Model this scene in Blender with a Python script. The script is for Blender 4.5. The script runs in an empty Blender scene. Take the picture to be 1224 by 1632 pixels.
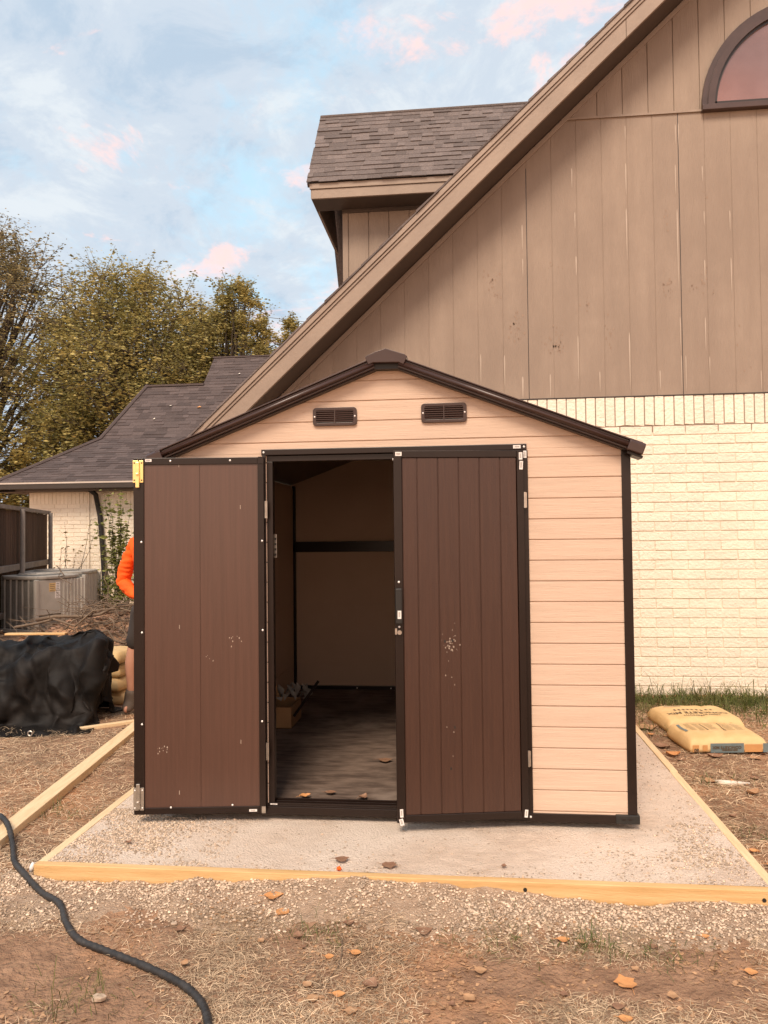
import bpy, bmesh, math, random
import numpy as np
from mathutils import Vector, Matrix, noise

# ------------------------------------------------------------------ camera, sky, sun, exposure
S = bpy.context.scene
COL = S.collection
CAM = Vector((1.5948, -3.9254, 1.4634))
RI = Vector((0.99460473, 0.10315895, -0.01093924)); UP = Vector((0.01365461, -0.02565285, 0.99957765)); FW = Vector((-0.10283476, 0.99433403, 0.02692305))
cd = bpy.data.cameras.new('camera'); cam = bpy.data.objects.new('camera', cd); COL.objects.link(cam)
cam.matrix_world = Matrix((( RI.x, UP.x, -FW.x, CAM.x), (RI.y, UP.y, -FW.y, CAM.y), (RI.z, UP.z, -FW.z, CAM.z), (0, 0, 0, 1)))
cd.sensor_fit = 'VERTICAL'; cd.sensor_height = 24; cd.lens = 24 * 1208 / 1632; cd.clip_start = .05; cd.clip_end = 2000
S.camera = cam
FPX = 1208.0
def ray(u, v): return FW + RI * ((u - 612) / FPX) - UP * ((v - 816) / FPX)
def atz(u, v, z):
    d = ray(u, v); return CAM + d * ((z - CAM.z) / d.z)
def aty(u, v, y):
    d = ray(u, v); return CAM + d * ((y - CAM.y) / d.y)

SUN_EL, SUN_AZ = 50.0, 189.0      # degrees; azimuth measured clockwise from +y: behind the camera, slightly left
w = bpy.data.worlds.new('World'); S.world = w; w.use_nodes = True
nt = w.node_tree; N = nt.nodes; Lk = nt.links
for n in list(N): N.remove(n)
out = N.new('ShaderNodeOutputWorld'); bg = N.new('ShaderNodeBackground'); bg.inputs[1].default_value = .1
Lk.new(bg.outputs[0], out.inputs[0])
sky = N.new('ShaderNodeTexSky'); sky.sky_type = 'NISHITA'; sky.sun_disc = False
sky.sun_elevation = math.radians(SUN_EL); sky.sun_rotation = math.radians(SUN_AZ); sky.altitude = 200; sky.dust_density = 2.0
tc = N.new('ShaderNodeTexCoord')
def wmath(op, a, b=None, clamp=False):
    m = N.new('ShaderNodeMath'); m.operation = op; m.use_clamp = clamp
    for i, x in enumerate((a, b)):
        if x is None: continue
        if isinstance(x, (int, float)): m.inputs[i].default_value = x
        else: Lk.new(x, m.inputs[i])
    return m.outputs[0]
def wmix(f, a, b):
    m = N.new('ShaderNodeMix'); m.data_type = 'RGBA'
    for s, x in ((m.inputs[0], f), (m.inputs[6], a), (m.inputs[7], b)):
        if isinstance(x, (int, float)): s.default_value = x
        elif isinstance(x, tuple): s.default_value = (*x, 1)
        else: Lk.new(x, s)
    return m.outputs[2]
def wramp(fac, stops):
    r = N.new('ShaderNodeValToRGB'); Lk.new(fac, r.inputs[0]); cr = r.color_ramp; cr.interpolation = 'EASE'
    while len(cr.elements) < len(stops): cr.elements.new(.5)
    for e, (p, c) in zip(cr.elements, stops): e.position = p; e.color = (*(c if isinstance(c, tuple) else (c,) * 3), 1)
    return r.outputs[0]
sep = N.new('ShaderNodeSeparateXYZ'); Lk.new(tc.outputs['Generated'], sep.inputs[0])
den = wmath('ADD', wmath('MAXIMUM', sep.outputs[2], 0.0), .22)
px = wmath('DIVIDE', sep.outputs[0], den); py = wmath('DIVIDE', sep.outputs[1], den)
cmb = N.new('ShaderNodeCombineXYZ'); Lk.new(px, cmb.inputs[0]); Lk.new(py, cmb.inputs[1])
def wnoise(scale, detail, rough, off, dist=0.0, sc=(1, 1, 1)):
    mp = N.new('ShaderNodeMapping'); Lk.new(cmb.outputs[0], mp.inputs[0]); mp.inputs['Location'].default_value = off; mp.inputs['Scale'].default_value = sc
    mp.inputs['Rotation'].default_value = (0, 0, .5)
    n = N.new('ShaderNodeTexNoise'); Lk.new(mp.outputs[0], n.inputs['Vector']); n.inputs['Scale'].default_value = scale
    n.inputs['Detail'].default_value = detail; n.inputs['Roughness'].default_value = rough; n.inputs['Distortion'].default_value = dist
    return n.outputs[0]
big = wnoise(2.1, 8, .55, (3.1, 1.4, 0), .4, (1, .8, 1))
wisp = wnoise(8.5, 9, .66, (7.1, 2.2, 0), .3, (1, .7, 1))
mixn = wmath('ADD', wmath('MULTIPLY', big, .62), wmath('MULTIPLY', wisp, .38))
cover = wramp(mixn, [(.35, 0.0), (.50, 1.0)])
tone = wramp(wnoise(4.6, 9, .64, (1.2, 9.3, 0), .4), [(.34, (1.95, 2.35, 2.85)), (.5, (2.5, 2.75, 3.1)), (.66, (3.1, 3.25, 3.4))])
pinkm = wramp(wmath('ADD', wnoise(4.6, 7, .62, (5.5, 4.1, 0), .5), wmath('MULTIPLY', sep.outputs[0], .14)), [(.53, 0.0), (.64, 1.0)])
tone2 = wmix(wmath('MULTIPLY', pinkm, .85), tone, (4.7, 3.05, 2.75))
blue = wmix(.45, (2.6, 4.6, 5.6), sky.outputs[0])
bluew = wramp(sep.outputs[2], [(0.0, (3.2, 3.5, 3.9)), (.35, (2.3, 3.3, 3.85)), (1.0, (1.6, 2.9, 4.0))])
clear = wmix(.12, bluew, sky.outputs[0])
skyc = wmix(wmath('MULTIPLY', cover, .9), clear, tone2)
# warm afterglow low in the sky behind the photographer
glow = wramp(wmath('ADD', wmath('MULTIPLY', sep.outputs[1], -.5), .5), [(.55, 0.0), (.95, 1.0)])
lowg = wramp(sep.outputs[2], [(0.0, 1.0), (.45, 0.0)])
skyc = wmix(wmath('MULTIPLY', glow, lowg), skyc, (9.0, 6.0, 4.2))
Lk.new(skyc, bg.inputs[0])
sd = bpy.data.lights.new('sun', 'SUN'); sd.energy = 1.5; sd.angle = math.radians(22); sd.color = (1.0, .81, .64)
sun = bpy.data.objects.new('sun', sd); COL.objects.link(sun)
e, a = math.radians(SUN_EL), math.radians(SUN_AZ)
sdir = Vector((math.sin(a) * math.cos(e), math.cos(a) * math.cos(e), math.sin(e)))
sun.rotation_euler = sdir.to_track_quat('Z', 'Y').to_euler(); sun.location = (0, -8, 8)
S.view_settings.view_transform = 'Standard'; S.view_settings.look = 'None'; S.view_settings.gamma = 1; S.view_settings.use_curve_mapping = False
S.view_settings.exposure = 1.45

# ------------------------------------------------------------------ materials
def mat(name, c1, c2=None, scale=4.0, stretch=(1, 1, 1), rough=.6, spec=.5, bump=0.0, bscale=40.0, bstretch=None, metal=0.0,
        island=0.0, speck=None, speckscale=60, detail=6, lo=.35, hi=.65, transl=None, two=None, coord='Object'):
    m = bpy.data.materials.new(name); m.use_nodes = True; t = m.node_tree; n = t.nodes; l = t.links
    b = n['Principled BSDF']; b.inputs['Roughness'].default_value = rough; b.inputs['Metallic'].default_value = metal
    b.inputs['Specular IOR Level'].default_value = spec
    co = n.new('ShaderNodeTexCoord').outputs[coord]
    def mp(s):
        x = n.new('ShaderNodeMapping'); l.new(co, x.inputs[0]); x.inputs['Scale'].default_value = s; return x.outputs[0]
    def nz(sc, st, det=detail, r=.6):
        x = n.new('ShaderNodeTexNoise'); l.new(mp(st), x.inputs['Vector']); x.inputs['Scale'].default_value = sc; x.inputs['Detail'].default_value = det; x.inputs['Roughness'].default_value = r
        return x.outputs[0]
    def ramp(f, a, bb, ca, cb):
        r = n.new('ShaderNodeValToRGB'); l.new(f, r.inputs[0]); r.color_ramp.elements[0].position = a; r.color_ramp.elements[1].position = bb
        r.color_ramp.elements[0].color = (*ca, 1); r.color_ramp.elements[1].color = (*cb, 1); return r.outputs[0]
    def mx(f, x, y, mode='MIX'):
        k = n.new('ShaderNodeMix'); k.data_type = 'RGBA'; k.blend_type = mode
        for s, v in ((k.inputs[0], f), (k.inputs[6], x), (k.inputs[7], y)):
            if isinstance(v, (int, float)): s.default_value = v
            elif isinstance(v, tuple): s.default_value = (*v, 1)
            else: l.new(v, s)
        return k.outputs[2]
    if c2 is None: c2 = tuple(x * .8 for x in c1)
    col = ramp(nz(scale, stretch), lo, hi, c1, c2)
    if two:      # (colour, scale, lo, hi): large patches
        f = ramp(nz(two[1], (1, 1, 1), 5), two[2], two[3], (0, 0, 0), (1, 1, 1)); col = mx(f, col, two[0])
    if speck:
        f = ramp(nz(speckscale, (1, 1, 1), 3), .6, .68, (0, 0, 0), (1, 1, 1)); col = mx(f, col, speck)
    if island:
        g = n.new('ShaderNodeNewGeometry'); v = n.new('ShaderNodeMapRange'); l.new(g.outputs['Random Per Island'], v.inputs[0])
        v.inputs[3].default_value = 1 - island; v.inputs[4].default_value = 1 + island
        cc = n.new('ShaderNodeCombineColor'); [l.new(v.outputs[0], cc.inputs[i]) for i in range(3)]
        col = mx(1.0, col, cc.outputs[0], 'MULTIPLY')
    l.new(col, b.inputs['Base Color'])
    if bump:
        bn = n.new('ShaderNodeBump'); bn.inputs['Strength'].default_value = min(1, bump); bn.inputs['Distance'].default_value = .01 * max(1, bump)
        l.new(nz(bscale, bstretch or stretch, 5), bn.inputs['Height']); l.new(bn.outputs[0], b.inputs['Normal'])
    if transl:
        tr = n.new('ShaderNodeBsdfTranslucent'); l.new(col, tr.inputs[0]); ms = n.new('ShaderNodeMixShader'); ms.inputs[0].default_value = transl
        l.new(b.outputs[0], ms.inputs[1]); l.new(tr.outputs[0], ms.inputs[2]); l.new(ms.outputs[0], n['Material Output'].inputs[0])
    return m
M = {}
M['tan'] = mat('tan_siding', (.64, .475, .36), (.57, .42, .315), 3, (1, 1, 28), .55, .35, .35, 8, (1, 1, 40))
M['brown'] = mat('brown_panel', (.060, .0265, .0165), (.048, .021, .0135), 3, (30, 1, 1), .38, .5, .25, 8, (50, 1, 1))
M['brown_in'] = mat('brown_inner_panel', (.086, .039, .026), (.070, .032, .021), 3, (26, 1, .6), .33, .7, .08, 8, (50, 1, 1))
M['frame'] = mat('dark_brown_trim', (.017, .009, .0065), (.013, .007, .005), 6, (1, 1, 1), .33, .35, .05)
M['rooftrim'] = mat('brown_roof_trim', (.050, .025, .019), (.040, .020, .0155), 6, (1, 1, 1), .33, .5, .05)
M['black'] = mat('black_plastic', (.012, .011, .010), (.018, .016, .014), 6, (1, 1, 1), .5)
M['inpanel'] = mat('inner_wall_panel', (.62, .45, .33), (.58, .42, .30), 2, (1, 1, 1), .6, .3)
M['white'] = mat('white_label', (.80, .76, .72), (.7, .66, .62), 30, (1, 1, 1), .5)
M['steel'] = mat('zinc_steel', (.55, .50, .44), (.42, .38, .33), 30, (1, 1, 1), .32, .5, metal=.85)
M['brass'] = mat('brass', (.95, .72, .30), (.85, .62, .24), 30, (1, 1, 1), .3, .5, metal=.6)
M['screw'] = mat('bright_screw', (.85, .82, .78), (.8, .78, .74), 30, (1, 1, 1), .3, .6, metal=.3)
M['siding'] = mat('painted_wood_siding', (.325, .252, .195), (.272, .208, .160), 2.2, (2.2, 1, .35), .6, .35, .5, 26, (5, 1, .4), two=(.31, .19, .125) and ((.262, .200, .154), 1.3, .42, .68))
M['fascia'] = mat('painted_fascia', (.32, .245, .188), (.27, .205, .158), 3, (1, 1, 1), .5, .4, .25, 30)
M['soffit'] = mat('shaded_soffit', (.085, .06, .045), (.07, .05, .037), 3, (1, 1, 1), .6)  # eave shade put into the colour, much darker than the fascia
M['brick'] = mat('cream_painted_brick', (.84, .76, .62), (.78, .70, .565), 2.5, (1, 1, 1), .5, .4, 1.2, 38, (1, 1, 1), island=.05)
M['mortar'] = mat('painted_mortar', (.80, .71, .57), (.72, .63, .50), 6, (1, 1, 1), .6, .3, .8, 50)
M['shingle'] = mat('brown_shingle', (.125, .104, .098), (.175, .146, .136), 45, (1, 1, 1), .85, .2, .8, 90, island=.22, speck=(.22, .17, .14), speckscale=110)
M['shingle2'] = mat('grey_shingle', (.075, .058, .055), (.11, .086, .080), 40, (1, 1, 1), .85, .2, .8, 70, island=.25)
M['pine'] = mat('pine_lumber', (.70, .47, .23), (.56, .34, .14), 2.5, (.8, 9, 14), .6, .35, .3, 20, (1, 9, 9))
M['piney'] = mat('pine_lumber_lengthwise', (.78, .60, .37), (.68, .50, .29), 5, (9, 1, 9), .6, .35, .3, 20, (9, 1, 9))
M['knot'] = mat('dark_knot', (.10, .06, .03), (.05, .03, .02), 30, (1, 1, 1), .7)
M['gravelsand'] = mat('packed_gravel', (.88, .71, .565), (.70, .55, .43), 22, (.5, 1, 1), .9, .2, 2.2, 110, (1, 1, 1), speck=(.66, .55, .43), speckscale=75, two=((.90, .76, .63), 1.3, .42, .62), detail=9)
M['pebble'] = mat('limestone_pebble', (.62, .485, .36), (.42, .315, .225), 60, (1, 1, 1), .85, .2, island=.45)
M['sandfill'] = mat('sandy_fines', (.62, .45, .315), (.45, .31, .21), 20, (1, 1, 1), .9, .2, 2.4, 120, (1, 1, 1), speck=(.74, .60, .46), speckscale=85, detail=9)
M['dirt'] = mat('red_brown_dirt', (.42, .255, .160), (.26, .155, .098), 9, (1, 1, 1), .95, .15, 3.2, 42, (1, 1, 1), speck=(.36, .24, .14), speckscale=90, two=((.52, .28, .15), .9, .50, .62), detail=10)
M['straw'] = mat('dry_grass', (.62, .47, .31), (.34, .24, .15), 3, (1, 1, 1), .75, .3, island=.6)
M['grass'] = mat('green_grass', (.085, .12, .03), (.14, .13, .04), 3, (1, 1, 1), .6, .3, island=.4, transl=.25)
M['leaf_o'] = mat('orange_leaf', (.60, .30, .12), (.48, .22, .085), 30, (1, 1, 1), .6, .3, .3, 60, island=.25)
M['leaf_b'] = mat('brown_leaf', (.20, .105, .065), (.29, .17, .105), 30, (1, 1, 1), .6, .3, .3, 60, island=.3)
M['leaf_t'] = mat('tan_leaf', (.44, .27, .15), (.34, .19, .10), 30, (1, 1, 1), .6, .3, .3, 60, island=.2)
M['tarp'] = mat('black_tarp', (.0045, .0038, .0034), (.009, .0075, .0065), 5, (1, 1, 1), .6, .22, .3, 220, two=((.014, .011, .009), 3.0, .5, .65))
M['hose'] = mat('black_corrugated_hose', (.022, .021, .021), (.04, .037, .035), 20, (1, 1, 1), .55, .4)
M['bagpaper'] = mat('yellow_bag_paper', (.66, .47, .235), (.60, .41, .19), 9, (1, 1, 1), .6, .3, .6, 14)
M['ink'] = mat('dark_print', (.085, .060, .035), (.10, .07, .045), 20, (1, 1, 1), .7)
M['inkblue'] = mat('blue_print', (.12, .16, .165), (.15, .19, .19), 20, (1, 1, 1), .6)
M['orangeprint'] = mat('orange_print', (.55, .28, .10), (.5, .25, .09), 20, (1, 1, 1), .6)
M['ac'] = mat('grey_metal_housing', (.46, .43, .38), (.40, .37, .32), 4, (1, 1, 1), .5, .4)
M['acdark'] = mat('dark_grille', (.11, .11, .105), (.14, .14, .13), 60, (1, 1, 1), .6)
M['actop'] = mat('weathered_top', (.40, .37, .32), (.25, .23, .2), 6, (1, 1, 1), .5)
M['fence'] = mat('weathered_fence_boards', (.090, .052, .034), (.052, .031, .021), 4, (9, 9, .6), .85, .2, .5, 12, (9, 9, .6), island=.3)
M['fencerail'] = mat('grey_rail', (.24, .20, .165), (.17, .14, .115), 6, (1, 1, 1), .8)
M['galv'] = mat('galvanised_post', (.34, .31, .28), (.26, .24, .22), 6, (1, 1, 1), .5, .5, metal=.3)
M['gutter'] = mat('dark_gutter', (.035, .026, .022), (.028, .022, .018), 6, (1, 1, 1), .35)
M['gutterlip'] = mat('pale_gutter_lip', (.55, .48, .42), (.5, .43, .37), 6, (1, 1, 1), .4)
M['bark'] = mat('bark', (.060, .045, .032), (.10, .08, .058), 8, (1, 1, .3), .9, .2, .8, 10)
M['twig'] = mat('dry_branch', (.20, .145, .10), (.12, .085, .06), 12, (1, 1, 1), .85, .2, island=.25)
M['fol'] = mat('olive_foliage', (.50, .395, .135), (.22, .215, .08), .9, (1, 1, 1), .6, .3, island=.45, transl=.35)
M['folg'] = mat('green_shrub_leaves', (.30, .31, .09), (.20, .22, .065), 3, (1, 1, 1), .6, .3, island=.45, transl=.35)
M['fold'] = mat('dull_foliage', (.42, .33, .16), (.21, .185, .095), .9, (1, 1, 1), .6, .3, island=.45, transl=.3)
M['orange'] = mat('orange_shirt', (.95, .13, .012), (.80, .10, .01), 4, (1, 1, 1), .75, .3, .3, 25)
M['skin'] = mat('skin', (.60, .32, .22), (.55, .28, .19), 8, (1, 1, 1), .5)
M['shorts'] = mat('dark_shorts', (.03, .024, .02), (.045, .035, .03), 8, (1, 1, 1), .8)
M['boot'] = mat('grey_brown_boot', (.085, .062, .045), (.12, .09, .068), 12, (1, 1, 1), .7)
M['hair'] = mat('dark_hair', (.03, .02, .015), (.05, .035, .025), 30, (1, 1, 1), .7)
M['cardboard'] = mat('cardboard', (.42, .24, .11), (.36, .2, .09), 5, (1, 1, 1), .8)
M['plywood'] = mat('dirty_plywood', (.21, .155, .122), (.085, .060, .047), 6, (1, 3.5, 1), .75, .25, .3, 12, (1, 9, 1), two=((.27, .21, .17), 2.6, .52, .72))
M['plastic'] = mat('clear_wrap', (.35, .33, .3), (.25, .23, .2), 20, (1, 1, 1), .2, .6)
M['wbark'] = mat('window_trim', (.075, .045, .038), (.055, .033, .028), 5, (1, 1, 1), .35, .5)
M['wire'] = mat('wire', (.12, .12, .12), (.15, .15, .15), 5, (1, 1, 1), .6)
M['white_rag'] = mat('white_plastic', (.75, .68, .58), (.6, .53, .44), 20, (1, 1, 1), .6)
M['drip'] = mat('pale_paint_drip', (.43, .345, .275), (.40, .32, .25), 6, (1, 1, 1), .5)
M['patch'] = mat('bare_patch_on_siding', (.25, .175, .125), (.31, .22, .16), 30, (1, 1, 1), .7)
def glassmat():
    m = mat('window_glass', (.34, .19, .155), (.44, .26, .215), 1.5, (1, 1, 1), .10, .9)
    m.node_tree.nodes['Principled BSDF'].inputs['Metallic'].default_value = .75
    m.node_tree.nodes['Principled BSDF'].inputs['IOR'].default_value = 1.6
    return m
M['glass'] = glassmat()

# ------------------------------------------------------------------ mesh helpers
class MB:
    def __init__(s): s.v = []; s.f = []
    def add(s, vs, fs):
        o = len(s.v); s.v += [tuple(x) for x in vs]; s.f += [tuple(i + o for i in f) for f in fs]; return s
    def box(s, x0, x1, y0, y1, z0, z1, T=None):
        vs = [(x, y, z) for z in (z0, z1) for y in (y0, y1) for x in (x0, x1)]
        if T: vs = [T(Vector(p)) for p in vs]
        return s.add(vs, [(0, 2, 3, 1), (4, 5, 7, 6), (0, 1, 5, 4), (2, 6, 7, 3), (0, 4, 6, 2), (1, 3, 7, 5)])
    def prism(s, poly, y0, y1, T=None):       # poly in x,z ; extruded along y
        n = len(poly); vs = [(x, y0, z) for x, z in poly] + [(x, y1, z) for x, z in poly]
        if T: vs = [T(Vector(p)) for p in vs]
        return s.add(vs, [tuple(range(n)), tuple(range(2 * n - 1, n - 1, -1))] + [(i, i + n, (i + 1) % n + n, (i + 1) % n) for i in range(n)])
    def prismx(s, poly, x0, x1, T=None):      # poly in y,z ; extruded along x
        n = len(poly); vs = [(x0, y, z) for y, z in poly] + [(x1, y, z) for y, z in poly]
        if T: vs = [T(Vector(p)) for p in vs]
        return s.add(vs, [tuple(range(n)), tuple(range(2 * n - 1, n - 1, -1))] + [(i, i + n, (i + 1) % n + n, (i + 1) % n) for i in range(n)])
    def prismz(s, poly, z0, z1, T=None):
        n = len(poly); vs = [(x, y, z0) for x, y in poly] + [(x, y, z1) for x, y in poly]
        if T: vs = [T(Vector(p)) for p in vs]
        return s.add(vs, [tuple(range(n)), tuple(range(2 * n - 1, n - 1, -1))] + [(i, i + n, (i + 1) % n + n, (i + 1) % n) for i in range(n)])
    def tube(s, pts, r, seg=8, cap=True):
        pts = [Vector(p) for p in pts]; rs = r if isinstance(r, (list, tuple)) else [r] * len(pts); vs = []
        ref = None
        for i, p in enumerate(pts):
            d = (pts[min(i + 1, len(pts) - 1)] - pts[max(i - 1, 0)]).normalized()
            if ref is None: ref = d.cross(Vector((0, 0, 1)) if abs(d.z) < .9 else Vector((1, 0, 0))).normalized()
            ref = (ref - d * ref.dot(d)).normalized(); b = d.cross(ref)
            vs += [p + (ref * math.cos(2 * math.pi * k / seg) + b * math.sin(2 * math.pi * k / seg)) * rs[i] for k in range(seg)]
        fs = [(i * seg + k, i * seg + (k + 1) % seg, (i + 1) * seg + (k + 1) % seg, (i + 1) * seg + k) for i in range(len(pts) - 1) for k in range(seg)]
        if cap: fs += [tuple(range(seg - 1, -1, -1)), tuple(range((len(pts) - 1) * seg, len(pts) * seg))]
        return s.add(vs, fs)
    def cyl(s, c, d, r, h, seg=12):
        c = Vector(c); d = Vector(d).normalized(); return s.tube([c, c + d * h], r, seg)
    def dome(s, c, d, r, h=None):             # small pan-head screw
        c = Vector(c); d = Vector(d).normalized(); h = h or r * .5
        return s.tube([c, c + d * h * .5, c + d * h], [r, r * .9, r * .45], 8)
def fixn(me):
    b = bmesh.new(); b.from_mesh(me); bmesh.ops.recalc_face_normals(b, faces=b.faces); b.to_mesh(me); b.free()
def link(name, me, m, parent=None, smooth=False, bevel=0, seg=2, ang=35):
    o = bpy.data.objects.new(name, me); COL.objects.link(o)
    if m: me.materials.append(m if not isinstance(m, str) else M[m])
    if parent is not None:
        o.parent = parent; org = world_loc(parent)
        me.transform(Matrix.Translation(-org))
    if smooth:
        for p in me.polygons: p.use_smooth = True
    if bevel:
        md = o.modifiers.new('bevel', 'BEVEL'); md.width = bevel; md.segments = seg; md.limit_method = 'ANGLE'; md.angle_limit = math.radians(ang)
    return o
def world_loc(o):
    v = Vector((0, 0, 0))
    while o is not None: v += o.location; o = o.parent
    return v
def obj(name, mb, m, parent=None, smooth=False, bevel=0, seg=2, fix=True, ang=35):
    me = bpy.data.meshes.new(name); me.from_pydata([tuple(v) for v in mb.v], [], mb.f); me.update()
    if fix: fixn(me)
    return link(name, me, m, parent, smooth, bevel, seg, ang)
def quads(name, V, m, parent=None, k=4, smooth=False):   # V (n,k,3): n separate faces of k corners
    V = np.asarray(V, np.float32); n = V.shape[0]; me = bpy.data.meshes.new(name)
    me.vertices.add(n * k); me.vertices.foreach_set('co', V.reshape(-1)); me.loops.add(n * k); me.loops.foreach_set('vertex_index', np.arange(n * k, dtype=np.int32))
    me.polygons.add(n); me.polygons.foreach_set('loop_start', np.arange(0, n * k, k, dtype=np.int32)); me.update(calc_edges=True)
    return link(name, me, m, parent, smooth)
def npmesh(name, V, F, m, parent=None, smooth=False):     # V (n,3), F (f,k)
    V = np.asarray(V, np.float32); F = np.asarray(F, np.int32); k = F.shape[1]; me = bpy.data.meshes.new(name)
    me.vertices.add(len(V)); me.vertices.foreach_set('co', V.reshape(-1)); me.loops.add(F.size); me.loops.foreach_set('vertex_index', F.reshape(-1))
    me.polygons.add(len(F)); me.polygons.foreach_set('loop_start', np.arange(0, F.size, k, dtype=np.int32)); me.update(calc_edges=True)
    return link(name, me, m, parent, smooth)
def thing(name, label, cat, loc, group=None):
    o = bpy.data.objects.new(name, None); COL.objects.link(o); o.location = loc; o.empty_display_size = .1
    o['label'] = label; o['category'] = cat
    if group: o['group'] = group
    return o
def tag(o, label, cat, group=None):
    o['label'] = label; o['category'] = cat
    if group: o['group'] = group
    return o
def recentre(o):                                # put a one-mesh thing's origin at its own base centre
    me = o.data; n = len(me.vertices); a = np.empty(n * 3); me.vertices.foreach_get('co', a); a = a.reshape(-1, 3)
    c = Vector(((a[:, 0].min() + a[:, 0].max()) / 2, (a[:, 1].min() + a[:, 1].max()) / 2, a[:, 2].min()))
    me.transform(Matrix.Translation(-c)); o.location = o.location + c; return o
def kind(o, k): o['kind'] = k; return o
def textmesh(s, size, align='CENTER', bold=0.0):
    cu = bpy.data.curves.new('t', 'FONT'); cu.body = s; cu.size = size; cu.align_x = align; cu.align_y = 'CENTER'; cu.offset = bold; cu.resolution_u = 2
    o = bpy.data.objects.new('t', cu); COL.objects.link(o); bpy.context.view_layer.update()
    me = bpy.data.meshes.new_from_object(o); bpy.data.objects.remove(o); bpy.data.curves.remove(cu)
    b = bmesh.new(); b.from_mesh(me); bmesh.ops.triangulate(b, faces=b.faces); b.to_mesh(me); b.free(); return me
rng = np.random.default_rng(7); random.seed(7)
GZ = -.12
def litter_quads(pts, rmin, rmax):
    Q = []
    for x, y, z in pts:
        r = random.uniform(rmin, rmax); R = Matrix.Rotation(random.uniform(0, 6.28), 3, 'Z') @ Matrix.Rotation(random.gauss(0, .35), 3, 'X'); e = random.uniform(.3, .8)
        Q.append([tuple(R @ Vector(c) * r + Vector((x, y, z))) for c in ((-1, random.uniform(-.2, .2), 0), (random.uniform(-.3, .3), -e, .12), (1, random.uniform(-.2, .2), .05), (random.uniform(-.3, .3), e, .15))])
    return Q
# ------------------------------------------------------------------ ground, gravel
def gh(x, y):                                   # height of the natural ground
    v = GZ + .018 * noise.noise(Vector((x * .9, y * .9, 2.0))) + .010 * noise.noise(Vector((x * 3.1, y * 3.1, 5.0)))
    if -.9 < x < 3.6 and -1.6 < y < -.55: v += .008 * noise.noise(Vector((x * 11, y * 11, 1))) + .005 * noise.noise(Vector((x * 24, y * 24, 4)))
    # gravel banked against the front board
    d = -.618 - y
    if d > 0 and -.5 < x < 3.3:
        hgt = .035 + .028 * noise.noise(Vector((x * 2.2, 4.0, 0))) + .018 * noise.noise(Vector((x * 6, 1.0, 0)))
        hgt += .042 * math.exp(-((x - 1.1) / .62) ** 4) + .012 * math.exp(-((x - 1.9) / .25) ** 2) - .03 * math.exp(-((x + .1) / .3) ** 2) - .03 * math.exp(-((x - 2.35) / .22) ** 2)
        v += max(0, hgt) * max(0, 1 - d / .36) ** 1.3
    if x < -1.0 and y > 2.9: v += .60 * math.exp(-((x + 2.7) / 1.35) ** 2 - ((y - 5.1) / .95) ** 2) * (1 + .35 * noise.noise(Vector((x * 2.4, y * 2.4, 7)))) * min(1, (y - 2.9) / .8)
    return v
def grid(name, x0, x1, y0, y1, st, m, hf, hole=None):
    nx = int(round((x1 - x0) / st)) + 1; ny = int(round((y1 - y0) / st)) + 1
    xs = np.linspace(x0, x1, nx); ys = np.linspace(y0, y1, ny)
    V = [(x, y, hf(x, y)) for y in ys for x in xs]
    F = [(j * nx + i, j * nx + i + 1, (j + 1) * nx + i + 1, (j + 1) * nx + i) for j in range(ny - 1) for i in range(nx - 1)]
    return V, F
# one sheet: fine near the camera, coarse far out (non-uniform grid lines)
def axis(lo, hi, c0, c1, fine):
    a = [c0]
    while a[-1] < c1: a.append(a[-1] + fine)
    s = fine
    while a[-1] < hi: s = min(s * 1.25, .09) if a[-1] < 7 else s * 1.25; a.append(a[-1] + s)
    s = fine; b = [c0]
    while b[-1] > lo: s = min(s * 1.25, .09) if b[-1] > -5 else s * 1.25; b.append(b[-1] - s)
    return np.array(b[::-1][:-1] + a)
xs = axis(-150, 150, -1.2, 3.6, .018); ys = axis(-30, 200, -1.8, -.6, .018)
nx = len(xs); ny = len(ys)
V = [(x, y, gh(x, y)) for y in ys for x in xs]
I, J = np.meshgrid(np.arange(nx - 1), np.arange(ny - 1)); a0 = (J * nx + I).ravel()
g = npmesh('ground', V, np.stack([a0, a0 + 1, a0 + nx + 1, a0 + nx], 1), 'dirt', smooth=True); kind(g, 'structure')

PADL, PADR, PADF, PADB, PADZ = -.369, 2.892, -.618, 3.25, -.03
def padh(x, y): return -.033 + .004 * noise.noise(Vector((x * 2, y * 2, 0))) + .0025 * noise.noise(Vector((x * 9, y * 9, 3)))
bx0, bx1, by0 = PADL + .045, PADR - .045, PADF + .042
pxs = np.linspace(bx0, bx1, 110); pys = np.concatenate([np.linspace(by0, .3, 36), np.linspace(.35, PADB, 60)])
V = [(x, y, padh(x, y)) for y in pys for x in pxs]; nx = len(pxs)
I, J = np.meshgrid(np.arange(nx - 1), np.arange(len(pys) - 1)); a0 = (J * nx + I).ravel()
kind(npmesh('gravel_pad', V, np.stack([a0, a0 + 1, a0 + nx + 1, a0 + nx], 1), 'gravelsand', smooth=True), 'structure')

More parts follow.
